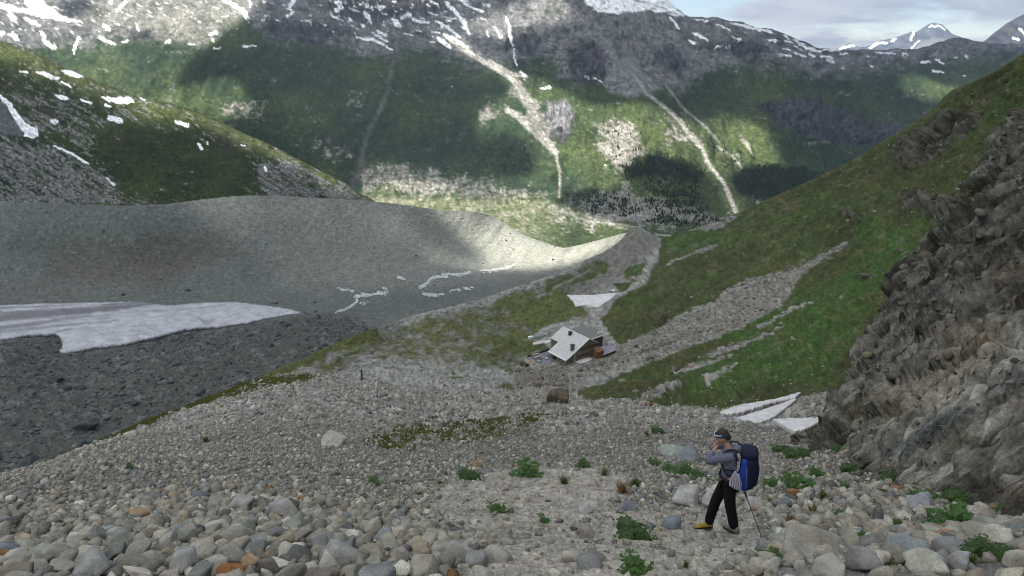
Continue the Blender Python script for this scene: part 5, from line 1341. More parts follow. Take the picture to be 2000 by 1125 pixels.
def heap(name, idx, label, mat):
    groups = {}
    for i in idx:
        lv = 2 if apx[i] > 17 else (1 if apx[i] > 5.5 else 0)
        groups.setdefault(lv, []).append(i)
    VV, FF, CC, off = [], [], [], 0
    for lv, ids in groups.items():
        ids = np.array(ids)
        tp = [rock_shape(max(lv, 1), 300 + k, .95) for k in range(16)]
        if lv == 0:
            tp = []
            for k in range(16):
                bm = bmesh.new(); bmesh.ops.create_icosphere(bm, subdivisions=1, radius=1)
                rr = np.random.default_rng(900 + k)
                bm.free()
                ph = (1 + 5 ** .5) / 2
                v = np.array([(-1, ph, 0), (1, ph, 0), (-1, -ph, 0), (1, -ph, 0), (0, -1, ph), (0, 1, ph), (0, -1, -ph), (0, 1, -ph), (ph, 0, -1), (ph, 0, 1), (-ph, 0, -1), (-ph, 0, 1)], float) / 1.902
                f = np.array([(0, 11, 5), (0, 5, 1), (0, 1, 7), (0, 7, 10), (0, 10, 11), (1, 5, 9), (5, 11, 4), (11, 10, 2), (10, 7, 6), (7, 1, 8), (3, 9, 4), (3, 4, 2), (3, 2, 6), (3, 6, 8), (3, 8, 9), (4, 9, 5), (2, 4, 11), (6, 2, 10), (8, 6, 7), (9, 8, 1)])
                tp.append((v * rr.uniform(.72, 1.1, (12, 1)), f))
        kind = RNG.integers(0, 16, len(ids))
        for k in range(16):
            q = ids[kind == k]
            if not len(q):
                continue
            v, f = tp[k]
            m = len(q); r = SR[q]
            s = np.stack([r * RNG.uniform(.95, 1.5, m), r * RNG.uniform(.62, 1.05, m), r * RNG.uniform(.42, .9, m)], -1)
            X = v[None] * s[:, None, :]
            a, b, cz = RNG.uniform(-.6, .6, m) + .35, RNG.uniform(-.6, .6, m), RNG.uniform(0, 6.28, m)
            ca, sa = np.cos(cz)[:, None], np.sin(cz)[:, None]
            x, y, z = X[..., 0], X[..., 1], X[..., 2]
            x, y = x * ca - y * sa, x * sa + y * ca
            cb, sb_ = np.cos(a)[:, None], np.sin(a)[:, None]
            y, z = y * cb - z * sb_, y * sb_ + z * cb
            cc_, sc2 = np.cos(b)[:, None], np.sin(b)[:, None]
            x, z = x * cc_ + z * sc2, -x * sc2 + z * cc_
            W = np.stack([x + SX[q][:, None], y + SY[q][:, None], z + (SZ[q] + s[:, 2] * .5)[:, None]], -1)
            pc = np.array([PAL[t][0] for t in RNG.choice(len(PAL), m, p=PW)]) * RNG.uniform(.68, 1.22, (m, 1))
            VV.append(W.reshape(-1, 3)); CC.append(np.repeat(pc, len(v), 0)); FF.append((f[None] + (off + np.arange(m) * len(v))[:, None, None]).reshape(-1, 3)); off += m * len(v)
    me = new_mesh(name, np.concatenate(VV), np.concatenate(FF), np.full(sum(len(x) for x in FF), 3), np.concatenate(CC), smooth_=False)
    link(name, me, mat, kind='stuff', label=label)
rest = [i for i in range(len(STONES)) if i not in single_set and sy_[i] < 1185]
heap('scree_rubble', rest, 'countless smaller grey stones covering the scree slope', M_RUB)
print('TRIS', sum(sum(len(p.vertices)-2 for p in m.polygons) if len(m.polygons)<1 else len(m.loops)-2*len(m.polygons) for m in bpy.data.meshes)); print('stones', len(STONES), 'rest', len(rest))
# ================================================================ SNOW, PLANTS, TURF
M_SNOW = ground_mat('dirty_snow', grain=(1.6, .25), bump=(.5, .05), contrast=.10, rough_=.6, spec=.3)
def snow_patch(name, polys, label, lift, dirt_=.0, step=1.3, jag=3.0, near=True):
    step *= .62
    m = Mask()
    for p in polys:
        m.poly(p, 1, 2.2)
    def c_(X, Y, P):
        n = fbm2(X, Y, 14, 6, 4, .6, 611); n3 = fbm2(X, Y, 3.5, 2.5, 3, .7, 612)
        c = lerp((.58, .555, .535), (.70, .68, .665), smooth(-.3, .3, n))
        c = lerp(c, (.40, .36, .31), smooth(.42, .62, n3 + .2 * n) * .8)
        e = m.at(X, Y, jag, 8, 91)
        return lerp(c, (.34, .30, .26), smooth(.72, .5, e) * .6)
    return sheet(name, m, A_COLS, A_PY, A_V, lambda q, P: lift * (.55 + .45 * smooth(.5, 1, q)) + .10 * lift * fbm(P, 2.5, 3, .5, 3), c_, M_SNOW, step, base=D_A if near else None, thick=lift * .8 + .1, jag=jag, sc_=9, label=label, category='snow patch', group='old snow patches left on the slope')
snow_patch('snow_patch', [[(1388, 816), (1440, 797), (1520, 783), (1566, 770), (1552, 783), (1516, 790), (1445, 812), (1420, 816)]], 'long thin snow slab with a dark undercut edge beyond the hiker', .34)
snow_patch('snow_patch', [[(1432, 822), (1470, 810), (1524, 792), (1560, 778), (1542, 795), (1510, 820), (1468, 834), (1450, 826)]], 'tilted snow slab between the thin slab and the head of the hiker', .20)
snow_patch('snow_patch', [[(1506, 823), (1555, 821), (1615, 820), (1582, 840), (1552, 850), (1536, 842)]], 'triangular snow slab lying against the foot of the rock wall', .20)
snow_patch('snow_patch', [[(1106, 577), (1160, 577), (1207, 572), (1192, 586), (1168, 602), (1142, 597), (1124, 600), (1120, 590)], [(1183, 567), (1205, 566), (1200, 570)]], 'wedge shaped snow field in the hollow above the hut', .5, step=1.0, jag=2.2)
snow_patch('snow_patch', [[(1040, 670), (1055, 666), (1075, 665), (1074, 670), (1056, 672), (1042, 674)]], 'small snow strip beside the pile at the back of the hut', .3, step=.7, jag=1, near=False)
snow_patch('snow_patch', [[(1120, 708), (1130, 702), (1150, 699), (1158, 703), (1146, 708), (1132, 711)]], 'small snow patch on the paved terrace under the gable', .4, step=.7, jag=1, near=False)

# leafy plants: each clump one object, made of many small leaves
def leaf_mat(name, c):
    m = plain_mat(name, c, rough_=.6, spec=.3, var=.35, vscale=14)
    return m
M_LEAF = leaf_mat('broad_leaf', (.034, .070, .014)); M_LEAF2 = leaf_mat('fresh_leaf', (.042, .095, .018)); M_RUSTG = leaf_mat('rusty_grass', (.24, .13, .035)); M_BLADE = leaf_mat('grass_blade', (.10, .125, .03))
def plant_mesh(kind, seed):
    r = np.random.default_rng(seed)
    VV, FF = [], []
    n = {'broad': 170, 'bushy': 260, 'tuft': 150}[kind]
    for k in range(n):
        a = r.uniform(0, 6.283); d = r.uniform(0, 1) ** .6
        lob = .75 + .25 * math.sin(3 * a + seed) + .12 * math.sin(5 * a + 2 * seed)
        b = np.array([math.cos(a) * d * lob, math.sin(a) * d * lob, 0])
        if kind == 'tuft':
            b *= .45; L_, wd = r.uniform(.5, 1.0), .022
            tip = b * r.uniform(1.2, 2.1) + np.array([r.normal(0, .16), r.normal(0, .16), L_ * .8])
            mid = b * 1.15 + (tip - b) * .5 + np.array([0, 0, .14])
            side = np.array([math.sin(a), -math.cos(a), 0]) * wd
            q = [b - side, b + side, mid + side * .8, mid - side * .8, tip]
            f = [(0, 1, 2, 3), (3, 2, 4)]
        else:
            h = (.42 if kind == 'broad' else .55) * (1 - d ** 2) * r.uniform(.6, 1.15) + .03
            L_ = r.uniform(.14, .30) if kind == 'broad' else r.uniform(.08, .17)
            el = r.uniform(.05, .9) * (1.2 - .7 * d)
            yaw = a + r.normal(0, .7)
            dirv = np.array([math.cos(yaw) * math.cos(el), math.sin(yaw) * math.cos(el), math.sin(el)])
            side = np.array([-math.sin(yaw), math.cos(yaw), r.normal(0, .25)]); side /= np.linalg.norm(side)
            o = b + np.array([0, 0, h * .75]); wd = L_ * r.uniform(.26, .42)
            m1 = o + dirv * L_ * .45; tip = o + dirv * L_ + np.array([0, 0, -L_ * .25])
            q = [o, m1 + side * wd, tip, m1 - side * wd, m1 - np.array([0, 0, wd * .35])]
            f = [(0, 1, 4), (1, 2, 4), (2, 3, 4), (3, 0, 4)]
        base = len(VV)
        VV += q; FF += [tuple(base + i for i in t) for t in f]
    hd = {'broad': .16, 'bushy': .40, 'tuft': .05}[kind]; rad_ = {'broad': .86, 'bushy': .92, 'tuft': .5}[kind]
    base = len(VV); K = 16
    for q_, (rf, zf_) in enumerate(((1, -.10), (.86, .30), (.5, .80))):
        for k in range(K):
            a = k * 6.2832 / K; lob = .75 + .25 * math.sin(3 * a + seed) + .12 * math.sin(5 * a + 2 * seed)
            VV.append(np.array([math.cos(a) * rf * rad_ * lob, math.sin(a) * rf * rad_ * lob, hd * zf_ * r.uniform(.8, 1.1) if q_ else -.25]))
    VV.append(np.array([0, 0, hd * .9]))
    for q_ in range(2):
        for k in range(K):
            FF.append((base + q_ * K + k, base + q_ * K + (k + 1) % K, base + (q_ + 1) * K + (k + 1) % K, base + (q_ + 1) * K + k))
    for k in range(K):
        FF.append((base + 2 * K + k, base + 2 * K + (k + 1) % K, base + 3 * K))
    me = bpy.data.meshes.new('plant'); me.from_pydata([tuple(v) for v in VV], [], FF); me.update()
    return me
PM = {('broad', 0): plant_mesh('broad', 1), ('broad', 1): plant_mesh('broad', 5), ('bushy', 0): plant_mesh('bushy', 2), ('bushy', 1): plant_mesh('bushy', 6), ('tuft', 0): plant_mesh('tuft', 3), ('tuft', 1): plant_mesh('tuft', 8)}
PM[('rust', 0)] = plant_mesh('tuft', 12); PM[('rust', 1)] = PM[('rust', 0)]
for (k, _), me in PM.items():
    if not len(me.materials):
        me.materials.append({'broad': M_LEAF2, 'bushy': M_LEAF, 'tuft': M_BLADE, 'rust': M_RUSTG}[k])
PLANTS = [(1232, 1038, 96, 'bushy', 'round bushy plant on the bare path between two grey boulders'), (915, 930, 62, 'bushy', 'flat green cushion plant at the upper border of the path'), (1030, 920, 76, 'broad', 'ragged green plant beside the pale slab of bare dirt'),
          (1138, 908, 44, 'bushy', 'small dark cushion plant above the bare dirt of the path'), (1528, 880, 48, 'bushy', 'dark cushion plant just behind the blue backpack'), (1560, 888, 58, 'bushy', 'dark cushion plant under the snow slab, twin of the one behind the backpack'),
          (1556, 945, 78, 'broad', 'leafy plant above the rust orange stone'), (1214, 958, 44, 'rust', 'rusty orange grass tuft beside the path'), (1238, 946, 40, 'tuft', 'green grass tuft touching the rusty one'), (1655, 868, 66, 'bushy', 'dark green cushion at the foot of the rock wall'),
          (1640, 880, 44, 'broad', 'small leafy plant next to the dark cushion under the rock wall'), (1664, 916, 52, 'bushy', 'bushy plant among stones below the rock wall'), (1650, 955, 36, 'broad', 'single upright leafy plant among pale stones'), (1600, 972, 42, 'tuft', 'grassy tuft with reddish stems above the grey stones'),
          (1856, 1018, 118, 'broad', 'biggest bright leafy plant with broad leaves among the boulders'), (1925, 1075, 84, 'bushy', 'low bushy plant below the biggest leafy plant'), (1800, 972, 60, 'broad', 'leafy patch above the rounded blue grey stone'), (1870, 975, 84, 'bushy', 'wide cushion plant above the biggest leafy plant'),
          (1735, 935, 62, 'bushy', 'low mossy plant between stones under the rock wall'), (1240, 1112, 86, 'broad', 'ragged plant at the lower end of the path'), (1506, 1092, 56, 'broad', 'leafy plant tucked against the speckled granite boulder'), (1335, 920, 56, 'broad', 'green plant on the scree before the chest of the hiker'),
          (1362, 930, 46, 'bushy', 'plant between pale boulders and the waist of the hiker'), (972, 996, 46, 'broad', 'small plant between stones in the middle of the path'), (708, 976, 26, 'broad', 'tiny plant at the edge of the boulder field'), (820, 968, 22, 'tuft', 'thin upright sprig among round stones'),
          (1284, 842, 34, 'bushy', 'small round bush on the scree before the head of the hiker'), (1262, 850, 22, 'tuft', 'little tuft next to the small round bush'), (405, 860, 24, 'tuft', 'tuft of grass on the middle scree'), (250, 913, 28, 'bushy', 'single green cushion above the boulder field'),
          (1680, 1052, 40, 'bushy', 'plant in the dark gap under the flat green slab'), (1820, 1022, 40, 'rust', 'dry brownish tuft beside the biggest leafy plant'), (1905, 1100, 40, 'tuft', 'grass tuft at the lower edge below the leafy plants'), (1580, 1005, 54, 'tuft', 'olive grass tuft behind the trekking pole'), (1535, 1020, 42, 'rust', 'yellowish grass tuft under the round dark stone'),
          (730, 942, 34, 'broad', 'low plant on the scree above the boulder field'), (860, 945, 22, 'tuft', 'small tuft above the bare path'), (1100, 940, 36, 'tuft', 'flat tuft by a pale rock on the bare dirt'), (1060, 1018, 26, 'broad', 'small plant in the gravel of the path'), (1340, 1110, 26, 'tuft', 'mossy tuft at the lower edge of the path'), (1950, 1000, 40, 'broad', 'plant beside the lower rocks of the rock wall'),
          (1305, 915, 36, 'broad', 'bright green plant between stones before the hiker'), (1410, 940, 30, 'bushy', 'plant hidden between boulders at the hips of the hiker'), (1500, 945, 40, 'broad', 'plant right of the backpack by pale stones'), (1620, 1090, 30, 'tuft', 'grass growing against the granite boulder')]
EXTRA = [(1690, 985, 44, 'broad', 'leafy plant above the flat green slab'), (1755, 1025, 46, 'bushy', 'cushion plant beside the long blue grey slab'), (1840, 940, 40, 'broad', 'small leafy plant at the foot of the wall, over the wide cushion plant'), (1905, 955, 46, 'bushy', 'cushion plant between the wide cushion and the wall rocks'),
         (1970, 1085, 60, 'bushy', 'bushy plant at the outer edge of the boulders below the wall'), (1740, 1112, 40, 'tuft', 'grass tuft under the long blue grey slab'), (1590, 925, 40, 'broad', 'leafy plant just above the rust orange stone and its neighbour'), (1720, 965, 36, 'bushy', 'round cushion between pale stones below the wall'),
         (1460, 905 + 40, 26, 'tuft', 'tuft showing beside the backpack at hip height'), (1280, 905, 34, 'broad', 'leafy patch on the scree between the path and the hiker'), (1180, 925, 30, 'tuft', 'grass tuft at the top of the bare dirt'), (1390, 905, 30, 'broad', 'plant behind the elbow of the hiker'), (1635, 1010, 40, 'broad', 'plant between the granite boulder and the pale stones above'),
         (1785, 925, 40, 'bushy', 'mossy cushion tight against the rock wall'), (1930, 1030, 40, 'tuft', 'grass tuft beside the biggest leafy plant, towards the wall')]
PLANTS += EXTRA
zcol = Matrix.Rotation(.0, 4, 'Z')
for k, (px, py, wpx, kind, lab) in enumerate(PLANTS):
    p = ground(px, py + wpx * .12)
    zc = p[1] * CP - p[2] * SP
    r = wpx / 2 * zc / FPX
    nm = {'broad': 'leafy_plant', 'bushy': 'cushion_plant', 'tuft': 'grass_tuft', 'rust': 'grass_tuft'}[kind]
    o = link(nm, PM[(kind, k % 2)], label=lab, category='plant', group='plants growing between the stones')
    o.matrix_world = Matrix.Translation((p[0], p[1], p[2] + .05)) @ Matrix.Rotation(.30, 4, 'X') @ Matrix.Rotation(1.7 * k, 4, 'Z') @ Matrix.Diagonal((r, r, r * (1.05 if kind != 'tuft' else 1.0), 1))
# short turf between the stones on the middle scree, and on the crest
def turf():
    wgt, area = cells(lambda px, py, P: A_G[:-1, :-1] * (py > 640) * ((px < 1000) | (py > 805)), 16, 70)
    n = 4200
    j, i = np.unravel_index(RNG.choice(wgt.size, n, p=wgt.ravel()), wgt.shape)
    a, b = RNG.random(n)[:, None], RNG.random(n)[:, None]
    P = A_V[j, i] * (1 - a) * (1 - b) + A_V[j, i + 1] * a * (1 - b) + A_V[j + 1, i] * (1 - a) * b + A_V[j + 1, i + 1] * a * b
    d = P[:, 1]
    m = 7
    ang = RNG.uniform(0, 6.283, (n, m)); rad = RNG.uniform(0, .20, (n, m)) * (1 + d[:, None] / 60)
    h = RNG.uniform(.02, .075, (n, m)) * (1 + d[:, None] / 90)
    bx_ = np.stack([np.cos(ang) * rad, np.sin(ang) * rad, 0 * rad - .03], -1) + P[:, None, :]
    sd_ = np.stack([np.sin(ang), -np.cos(ang), 0 * ang], -1) * (.035 * (1 + d / 30))[:, None, None]
    tip = bx_ + np.stack([np.cos(ang) * h * .7, np.sin(ang) * h * .7, h + .03], -1)
    V = np.stack([bx_ - sd_, bx_ + sd_, tip], 2).reshape(-1, 3)
    c = lerp((.060, .074, .016), (.115, .108, .036), RNG.random(n)); c = np.repeat(c, m * 3, 0)
    me = new_mesh('turf', V, np.arange(len(V)), np.full(len(V) // 3, 3), c, smooth_=False)
    link('turf', me, ground_mat('short_turf', grain=(.5,), bump=None, contrast=.3), kind='stuff', label='short olive turf growing through the scree')
turf()

# ---------------------------------------------------------------- big rocks farther off
M_ROCK = ground_mat('lone_rock', grain=(1.2, .25), bump=(.4, .12), contrast=.4, attr=False, base=(.105, .10, .09))
M_ROCKB = ground_mat('brown_rock', grain=(1.2, .25), bump=(.4, .12), contrast=.45, attr=False, base=(.115, .098, .068))
M_ROCKD = ground_mat('valley_rock', grain=(4, 1), bump=(1.2, .4), contrast=.35, attr=False, base=(.075, .079, .08))
FAR = [('A', 1087, 788, 50, .85, M_ROCKB, 'brown mossy crag on the scree below the green flank', 'crag'), ('A', 1296, 630, 30, 1.1, M_ROCKB, 'dark upright crag standing above the long scree tongue', 'crag'), ('A', 1690, 545, 26, .7, M_ROCK, 'pale boulder alone in the green turf by the rock wall', 'boulder'), ('A', 1025, 716, 22, .8, M_ROCKB, 'dark green boulder at the corner of the hut terrace', 'boulder'),
       ('B', 176, 838, 58, .6, M_ROCKD, 'large dark boulder lying on the grey debris nearest to the scree crest', 'boulder'), ('B', 528, 677, 20, .7, M_ROCKD, 'pale block sitting by the tip of the glacier', 'boulder'), ('B', 404, 671, 12, .7, M_ROCKD, 'small dark block below the glacier', 'boulder'), ('B', 350, 800, 36, .4, M_ROCKD, 'long flat boulder on the debris near the grassy crest', 'boulder'),
       ('B', 108, 745, 40, .5, M_ROCKD, 'dark boulder group leader on the debris under the glacier', 'boulder'), ('B', 262, 790, 26, .55, M_ROCKD, 'medium boulder between the big dark one and the flat one', 'boulder'), ('B', 55, 905, 40, .5, M_ROCKD, 'boulder in the shade at the foot of the scree slope', 'boulder'), ('B', 615, 592, 7, 1, M_ROCKD, 'tiny white block standing alone on the gravel plain', 'boulder'),
       ('B', 1080, 508, 6, .8, M_ROCKD, 'dark block on the sunlit inner side of the moraine', 'boulder'), ('B', 988, 470, 5, .8, M_ROCKD, 'dark block on the bright end of the old moraine', 'boulder'), ('B', 240, 576, 10, .6, M_ROCKD, 'dark block above the glacier edge', 'boulder'), ('B', 145, 886, 30, .5, M_ROCKD, 'low boulder beneath the large dark one', 'boulder')]
for k, (wh, px, py, wpx, fl, mt, lab, nm) in enumerate(FAR):
    p = ground(px, py) if wh == 'A' else surf_at(B_COLS, B_PYm, B_V, np.array(float(px)), np.array(float(py)))
    zc = p[1] * CP - p[2] * SP
    r = wpx / 2 * zc / FPX
    v, f = rock_shape(4, 700 + k, .8)
    me = new_mesh(nm, v, f, np.full(len(f), 3)); me.materials.append(mt)
    o = link(nm, me, label=lab.replace(' group leader', ''), category='rock', group='boulders scattered below the slope' if wh == 'B' else 'crags and boulders on the slope')
    o.matrix_world = Matrix.Translation((p[0], p[1], p[2] + r * fl * .45)) @ rot(.1, .1, k * 1.1) @ Matrix.Diagonal((r, r * .9, r * fl, 1))

# ---------------------------------------------------------------- forest at the foot of the mountain
def conifers():
    Vc, PXc, PYc = C_GRID
    def mesh_at(P, h, shade, name, mat):
        n = len(P); K = 5
        VV = []; FF = []
        lv = [(.05, .36, .55), (.32, .30, .80), (.56, .19, 1.0)]
        ang = np.arange(K) * 2 * math.pi / K
        offs = 0
        vs = []; fs = []
        for (z0, rr, z1) in lv:
            ring = np.stack([np.cos(ang) * rr, np.sin(ang) * rr, np.full(K, z0)], -1)
            vs.append(np.vstack([ring, [[0, 0, z1]]]))
            for k in range(K):
                fs.append((offs + k, offs + (k + 1) % K, offs + K))
            offs += K + 1
        v = np.vstack(vs); f = np.array(fs)
        W = v[None] * h[:, None, None]
        W = W * (1 + RNG.uniform(-.34, .34, W.shape))
        W = W + P[:, None, :]
        F = f[None] + (np.arange(n) * len(v))[:, None, None]
        c = np.repeat(shade[:, None, :], len(v), 1).reshape(-1, 3)
        me = new_mesh(name, W.reshape(-1, 3), F.reshape(-1, 3), np.full(n * len(f), 3), c, smooth_=False)
        return me
    px, py = PXc[:-1, :-1], PYc[:-1, :-1]
    ar = np.linalg.norm(np.cross(Vc[1:, :-1] - Vc[:-1, :-1], Vc[:-1, 1:] - Vc[:-1, :-1]), axis=-1)
    wd = wood.at(px, py, 24, 26, 7) * (.25 + smooth(-.25, .2, fbm2(px, py, 22, 12, 4, .6, 772)))
    fleck = Mask(); fleck.poly([(700, 375), (860, 352), (1000, 375), (1120, 395), (1240, 440), (1000, 450), (860, 408)], .13, 12); fleck.poly([(1100, 250), (1500, 260), (1540, 330), (1200, 345)], .10, 20)
    clump = smooth(.05, .4, fbm2(px, py, 26, 12, 4, .6, 771))
    wgt = ar * np.nan_to_num(np.maximum(wd, fleck.at(px, py) * clump)) * ((px > 650) & (px < 1640) & (py > 235) & (py < 455))
    wgt = np.clip(wgt, 0, None); wgt /= wgt.sum()
    n = 4600
    j, i = np.unravel_index(RNG.choice(wgt.size, n, p=wgt.ravel()), wgt.shape)
    P = Vc[j, i] + (Vc[j + 1, i + 1] - Vc[j, i]) * RNG.random((n, 1)); P[:, 2] -= .6
    h = np.where(wd[j, i] > .3, RNG.uniform(3.5, 9, n), RNG.uniform(1.8, 4.5, n))
    sh = lerp((.012, .022, .012), (.026, .040, .016), RNG.random(n))
    mat = ground_mat('conifer_needles', grain=(1.5,), bump=None, contrast=.4)
    link('forest', mesh_at(P, h, sh, 'forest', mat), mat, kind='stuff', label='far off dark conifer wood at the foot of the mountain')
conifers()
# ================================================================ THE HUT
AP = ray(1149, 660) * 186.0                     # top of the gable
HZ = HUT_Z
U_ = np.array([.8, .6, 0]); W_ = np.array([-.6, .8, 0]); O_ = np.array([AP[0], AP[1], HZ])
def hp(u, v, h):
    return tuple(U_ * u + W_ * v + O_ + np.array([0, 0, h]))
HR = Matrix(((U_[0], W_[0], 0, O_[0]), (U_[1], W_[1], 0, O_[1]), (0, 0, 1, O_[2]), (0, 0, 0, 1)))
def empty(name, label, cat, M=HR, group=None):
    o = bpy.data.objects.new(name, None); COL.objects.link(o)
    o.matrix_world = M; o['label'] = label; o['category'] = cat
    if group: o['group'] = group
    return o
def part(name, v, f, mat, parent, **kw):
    me = bpy.data.meshes.new(name); me.from_pydata(v, [], f); me.update()
    bm = bmesh.new(); bm.from_mesh(me); bmesh.ops.recalc_face_normals(bm, faces=bm.faces); bm.to_mesh(me); bm.free()
    return link(name, me, mat, parent, **kw)
def boxv(x0, x1, y0, y1, z0, z1):
    return [(x, y, z) for z in (z0, z1) for y in (y0, y1) for x in (x0, x1)], [(0, 2, 3, 1), (4, 5, 7, 6), (0, 1, 5, 4), (2, 6, 7, 3), (0, 4, 6, 2), (1, 3, 7, 5)]
def box(name, b, mat, parent, **kw):
    v, f = boxv(*b); return part(name, v, f, mat, parent, **kw)
def prism(name, poly, axis, a, b, mat, parent, **kw):
    """polygon in the plane across `axis`, pulled from a to b"""
    n = len(poly)
    def pt(p, t): return (p[0], t, p[1]) if axis == 'v' else ((t, p[0], p[1]) if axis == 'u' else (p[0], p[1], t))
    v = [pt(p, a) for p in poly] + [pt(p, b) for p in poly]
    f = [tuple(range(n)), tuple(range(2 * n - 1, n - 1, -1))] + [(i, (i + 1) % n, n + (i + 1) % n, n + i) for i in range(n)]
    return part(name, v, f, mat, parent, **kw)
def masonry(name, c1, c2, s=1.2):
    m = bpy.data.materials.new(name); m.use_nodes = True
    t = m.node_tree; b = t.nodes['Principled BSDF']; b.inputs['Roughness'].default_value = .95; b.inputs['Specular IOR Level'].default_value = .1
    vo = t.nodes.new('ShaderNodeTexVoronoi'); vo.inputs['Scale'].default_value = 1 / (s * .3)
    tcn = t.nodes.new('ShaderNodeTexCoord'); cr = t.nodes.new('ShaderNodeValToRGB')
    cr.color_ramp.elements[0].color = (*c1, 1); cr.color_ramp.elements[1].color = (*c2, 1)
    t.links.new(tcn.outputs['Object'], vo.inputs['Vector']); t.links.new(vo.outputs['Color'], cr.inputs[0]); t.links.new(cr.outputs[0], b.inputs['Base Color'])
    return m
M_WALL = masonry('hut_masonry', (.10, .09, .068), (.24, .218, .175)); M_ROOF = plain_mat('pale_sheet_roof', (.52, .52, .51), .55, .4, .10, .8); M_TRIM = plain_mat('pale_roof_edge', (.74, .73, .68), .6, .3, .06)
M_GREY = plain_mat('grey_flat_roof', (.165, .165, .155), .8, .2, .10, .6); M_DARKW = plain_mat('dark_cladding', (.060, .062, .062), .7, .3, .25, 2); M_WOOD = plain_mat('brown_boards', (.17, .095, .052), .8, .2, .35, 2)
M_SHUT = plain_mat('rust_shutter', (.13, .060, .032), .8, .2, .2, 3); M_GLASS = plain_mat('dark_pane', (.03, .033, .038), .15, .5, .1); M_PAVE = plain_mat('grey_paving', (.19, .187, .21), .85, .2, .16, .8); M_LILAC = plain_mat('lilac_grey_sheet', (.235, .22, .275), .7, .3, .08, .7)
M_DK = plain_mat('black_iron', (.025, .025, .027), .5, .4, .1); M_WHT = plain_mat('white_paint', (.75, .75, .74), .6, .3, .05); M_BLU = plain_mat('blue_cloth', (.055, .10, .21), .7, .2, .15, 4)
M_TAR = plain_mat('grey_green_tarpaulin', (.19, .23, .21), .6, .3, .2, 1.5); M_TIMB = plain_mat('weathered_timber', (.27, .25, .215), .85, .2, .25, 3)

hut = empty('mountain_hut', 'stone mountain hut with pale sheet metal gable roof and rust shutters', 'hut')
RS = .505                                             # fall of the valley-side roof slope
L1, L2, R1 = 5.1, 8.9, 4.0
wall_p = [(-8.6, 0), (3.8, 0), (3.8, 4.1), (0, 6.3), (-8.6, 6.3 - 8.6 * RS)]
prism('wall', wall_p, 'v', 0, 7.5, M_WALL, hut)
prism('rear_wall', [(-4.9, 0), (3.8, 0), (3.8, 4.1), (0, 6.3), (-4.9, 6.3 - 4.9 * RS)], 'v', 7.503, 11.2, M_WALL, hut)
def slope_slab(name, u0, u1, v0, v1, k, z0, th, mat, parent, **kw):
    za, zb = z0 + k * u0, z0 + k * u1
    v = [(u0, v0, za), (u1, v0, zb), (u1, v1, zb), (u0, v1, za), (u0, v0, za + th), (u1, v0, zb + th), (u1, v1, zb + th), (u0, v1, za + th)]
    return part(name, v, [(3, 2, 1, 0), (4, 5, 6, 7), (0, 1, 5, 4), (1, 2, 6, 5), (2, 3, 7, 6), (3, 0, 4, 7)], mat, parent, **kw)
roof = slope_slab('roof', -L2, 0, -.35, 7.65, RS, 6.33, .18, M_ROOF, hut)
slope_slab('roof_panel', -L1, 0, 7.653, 11.4, RS, 6.33, .18, M_ROOF, hut)
slope_slab('roof_panel', .002, R1, -.35, 11.4, -.6, 6.33, .18, M_ROOF, hut)
for k in range(1, 18):                               # standing seams of the metal sheets
    v = -.35 + k * .62
    u0 = -L2 if v < 7.6 else -L1
    if abs(v - 7.65) > .1 and v < 11.3:
        slope_slab('roof_seam', u0 + .05, -.05, v, v + .05, RS, 6.512, .05, M_ROOF, hut)
slope_slab('roof_edge', -L2 - .28, -L2 - .003, -.4, 7.7, RS, 6.25, .30, M_TRIM, hut)
slope_slab('roof_edge', -L2, 0, -.55, -.353, RS, 6.22, .32, M_TRIM, hut)
ch = prism('chimney', [(-5.9, 2.6), (-5.0, 2.6), (-5.0, 5.3), (-5.9, 5.3)], 'v', .45, 1.3, M_WALL, hut)
box('chimney_cap', (-6.05, -4.85, .32, 1.43, 5.32, 5.52), M_DK, ch)
ch2 = box('chimney', (-1.9, -1.1, 6.0, 6.8, 4.9, 6.6), M_DK, hut)
box('chimney_cap', (-2.05, -.95, 5.87, 6.93, 6.62, 6.76), M_DK, ch2)
def window(u, z, w_, h_, shut=True):
    wdw = box('window', (u - w_ / 2, u + w_ / 2, -.07, -.003, z, z + h_), M_TIMB, hut)
    box('pane', (u - w_ / 2 + .07, u + w_ / 2 - .07, -.095, -.073, z + .07, z + h_ - .07), M_GLASS, wdw)
    if shut:
        for s in (-1, 1):
            a = u + s * (w_ / 2 + .27)
            box('shutter', (a - .24, a + .24, -.10, -.006, z - .05, z + h_ + .05), M_SHUT, wdw)
for u in (-2.3, -.6, 1.1, 2.8):
    window(u, 3.05, .62, .85)
for u in (-3.4, -1.7, 0.0):
    window(u, .95, .62, .95)
window(-6.6, .9, .6, .6, False)
dr = box('door', (-4.9, -4.0, -.06, -.003, 0, 2.05), M_WOOD, hut)
box('door_handle', (-4.15, -4.08, -.12, -.063, 1.0, 1.1), M_DK, dr)
arch = [(5.2 + .75 * math.cos(a), 1.15 + .6 * math.sin(a)) for a in np.linspace(0, math.pi, 9)] + [(4.45, .02), (5.95, .02)]
prism('arched_opening_shade', [(y, z) for y, z in arch], 'u', -8.66, -8.603, M_GLASS, hut)  # dark plate on the solid wall, standing for the shade inside the arch
wv = box('window', (-8.67, -8.603, 1.9, 2.8, .8, 1.35), M_TIMB, hut); box('pane', (-8.70, -8.673, 1.98, 2.72, .87, 1.28), M_GLASS, wv)
box('downpipe', (-5.35, -5.23, -.2, -.08, 0, 3.7), M_TRIM, hut)
ax = empty('hut_annex', 'flat grey roofed annex standing behind the stone hut', 'building')
box('wall', (4.3, 9.35, 3.2, 12.1, 0, 3.95), M_DARKW, ax)
box('roof', (4.05, 9.65, 2.85, 12.4, 3.953, 4.2), M_GREY, ax)
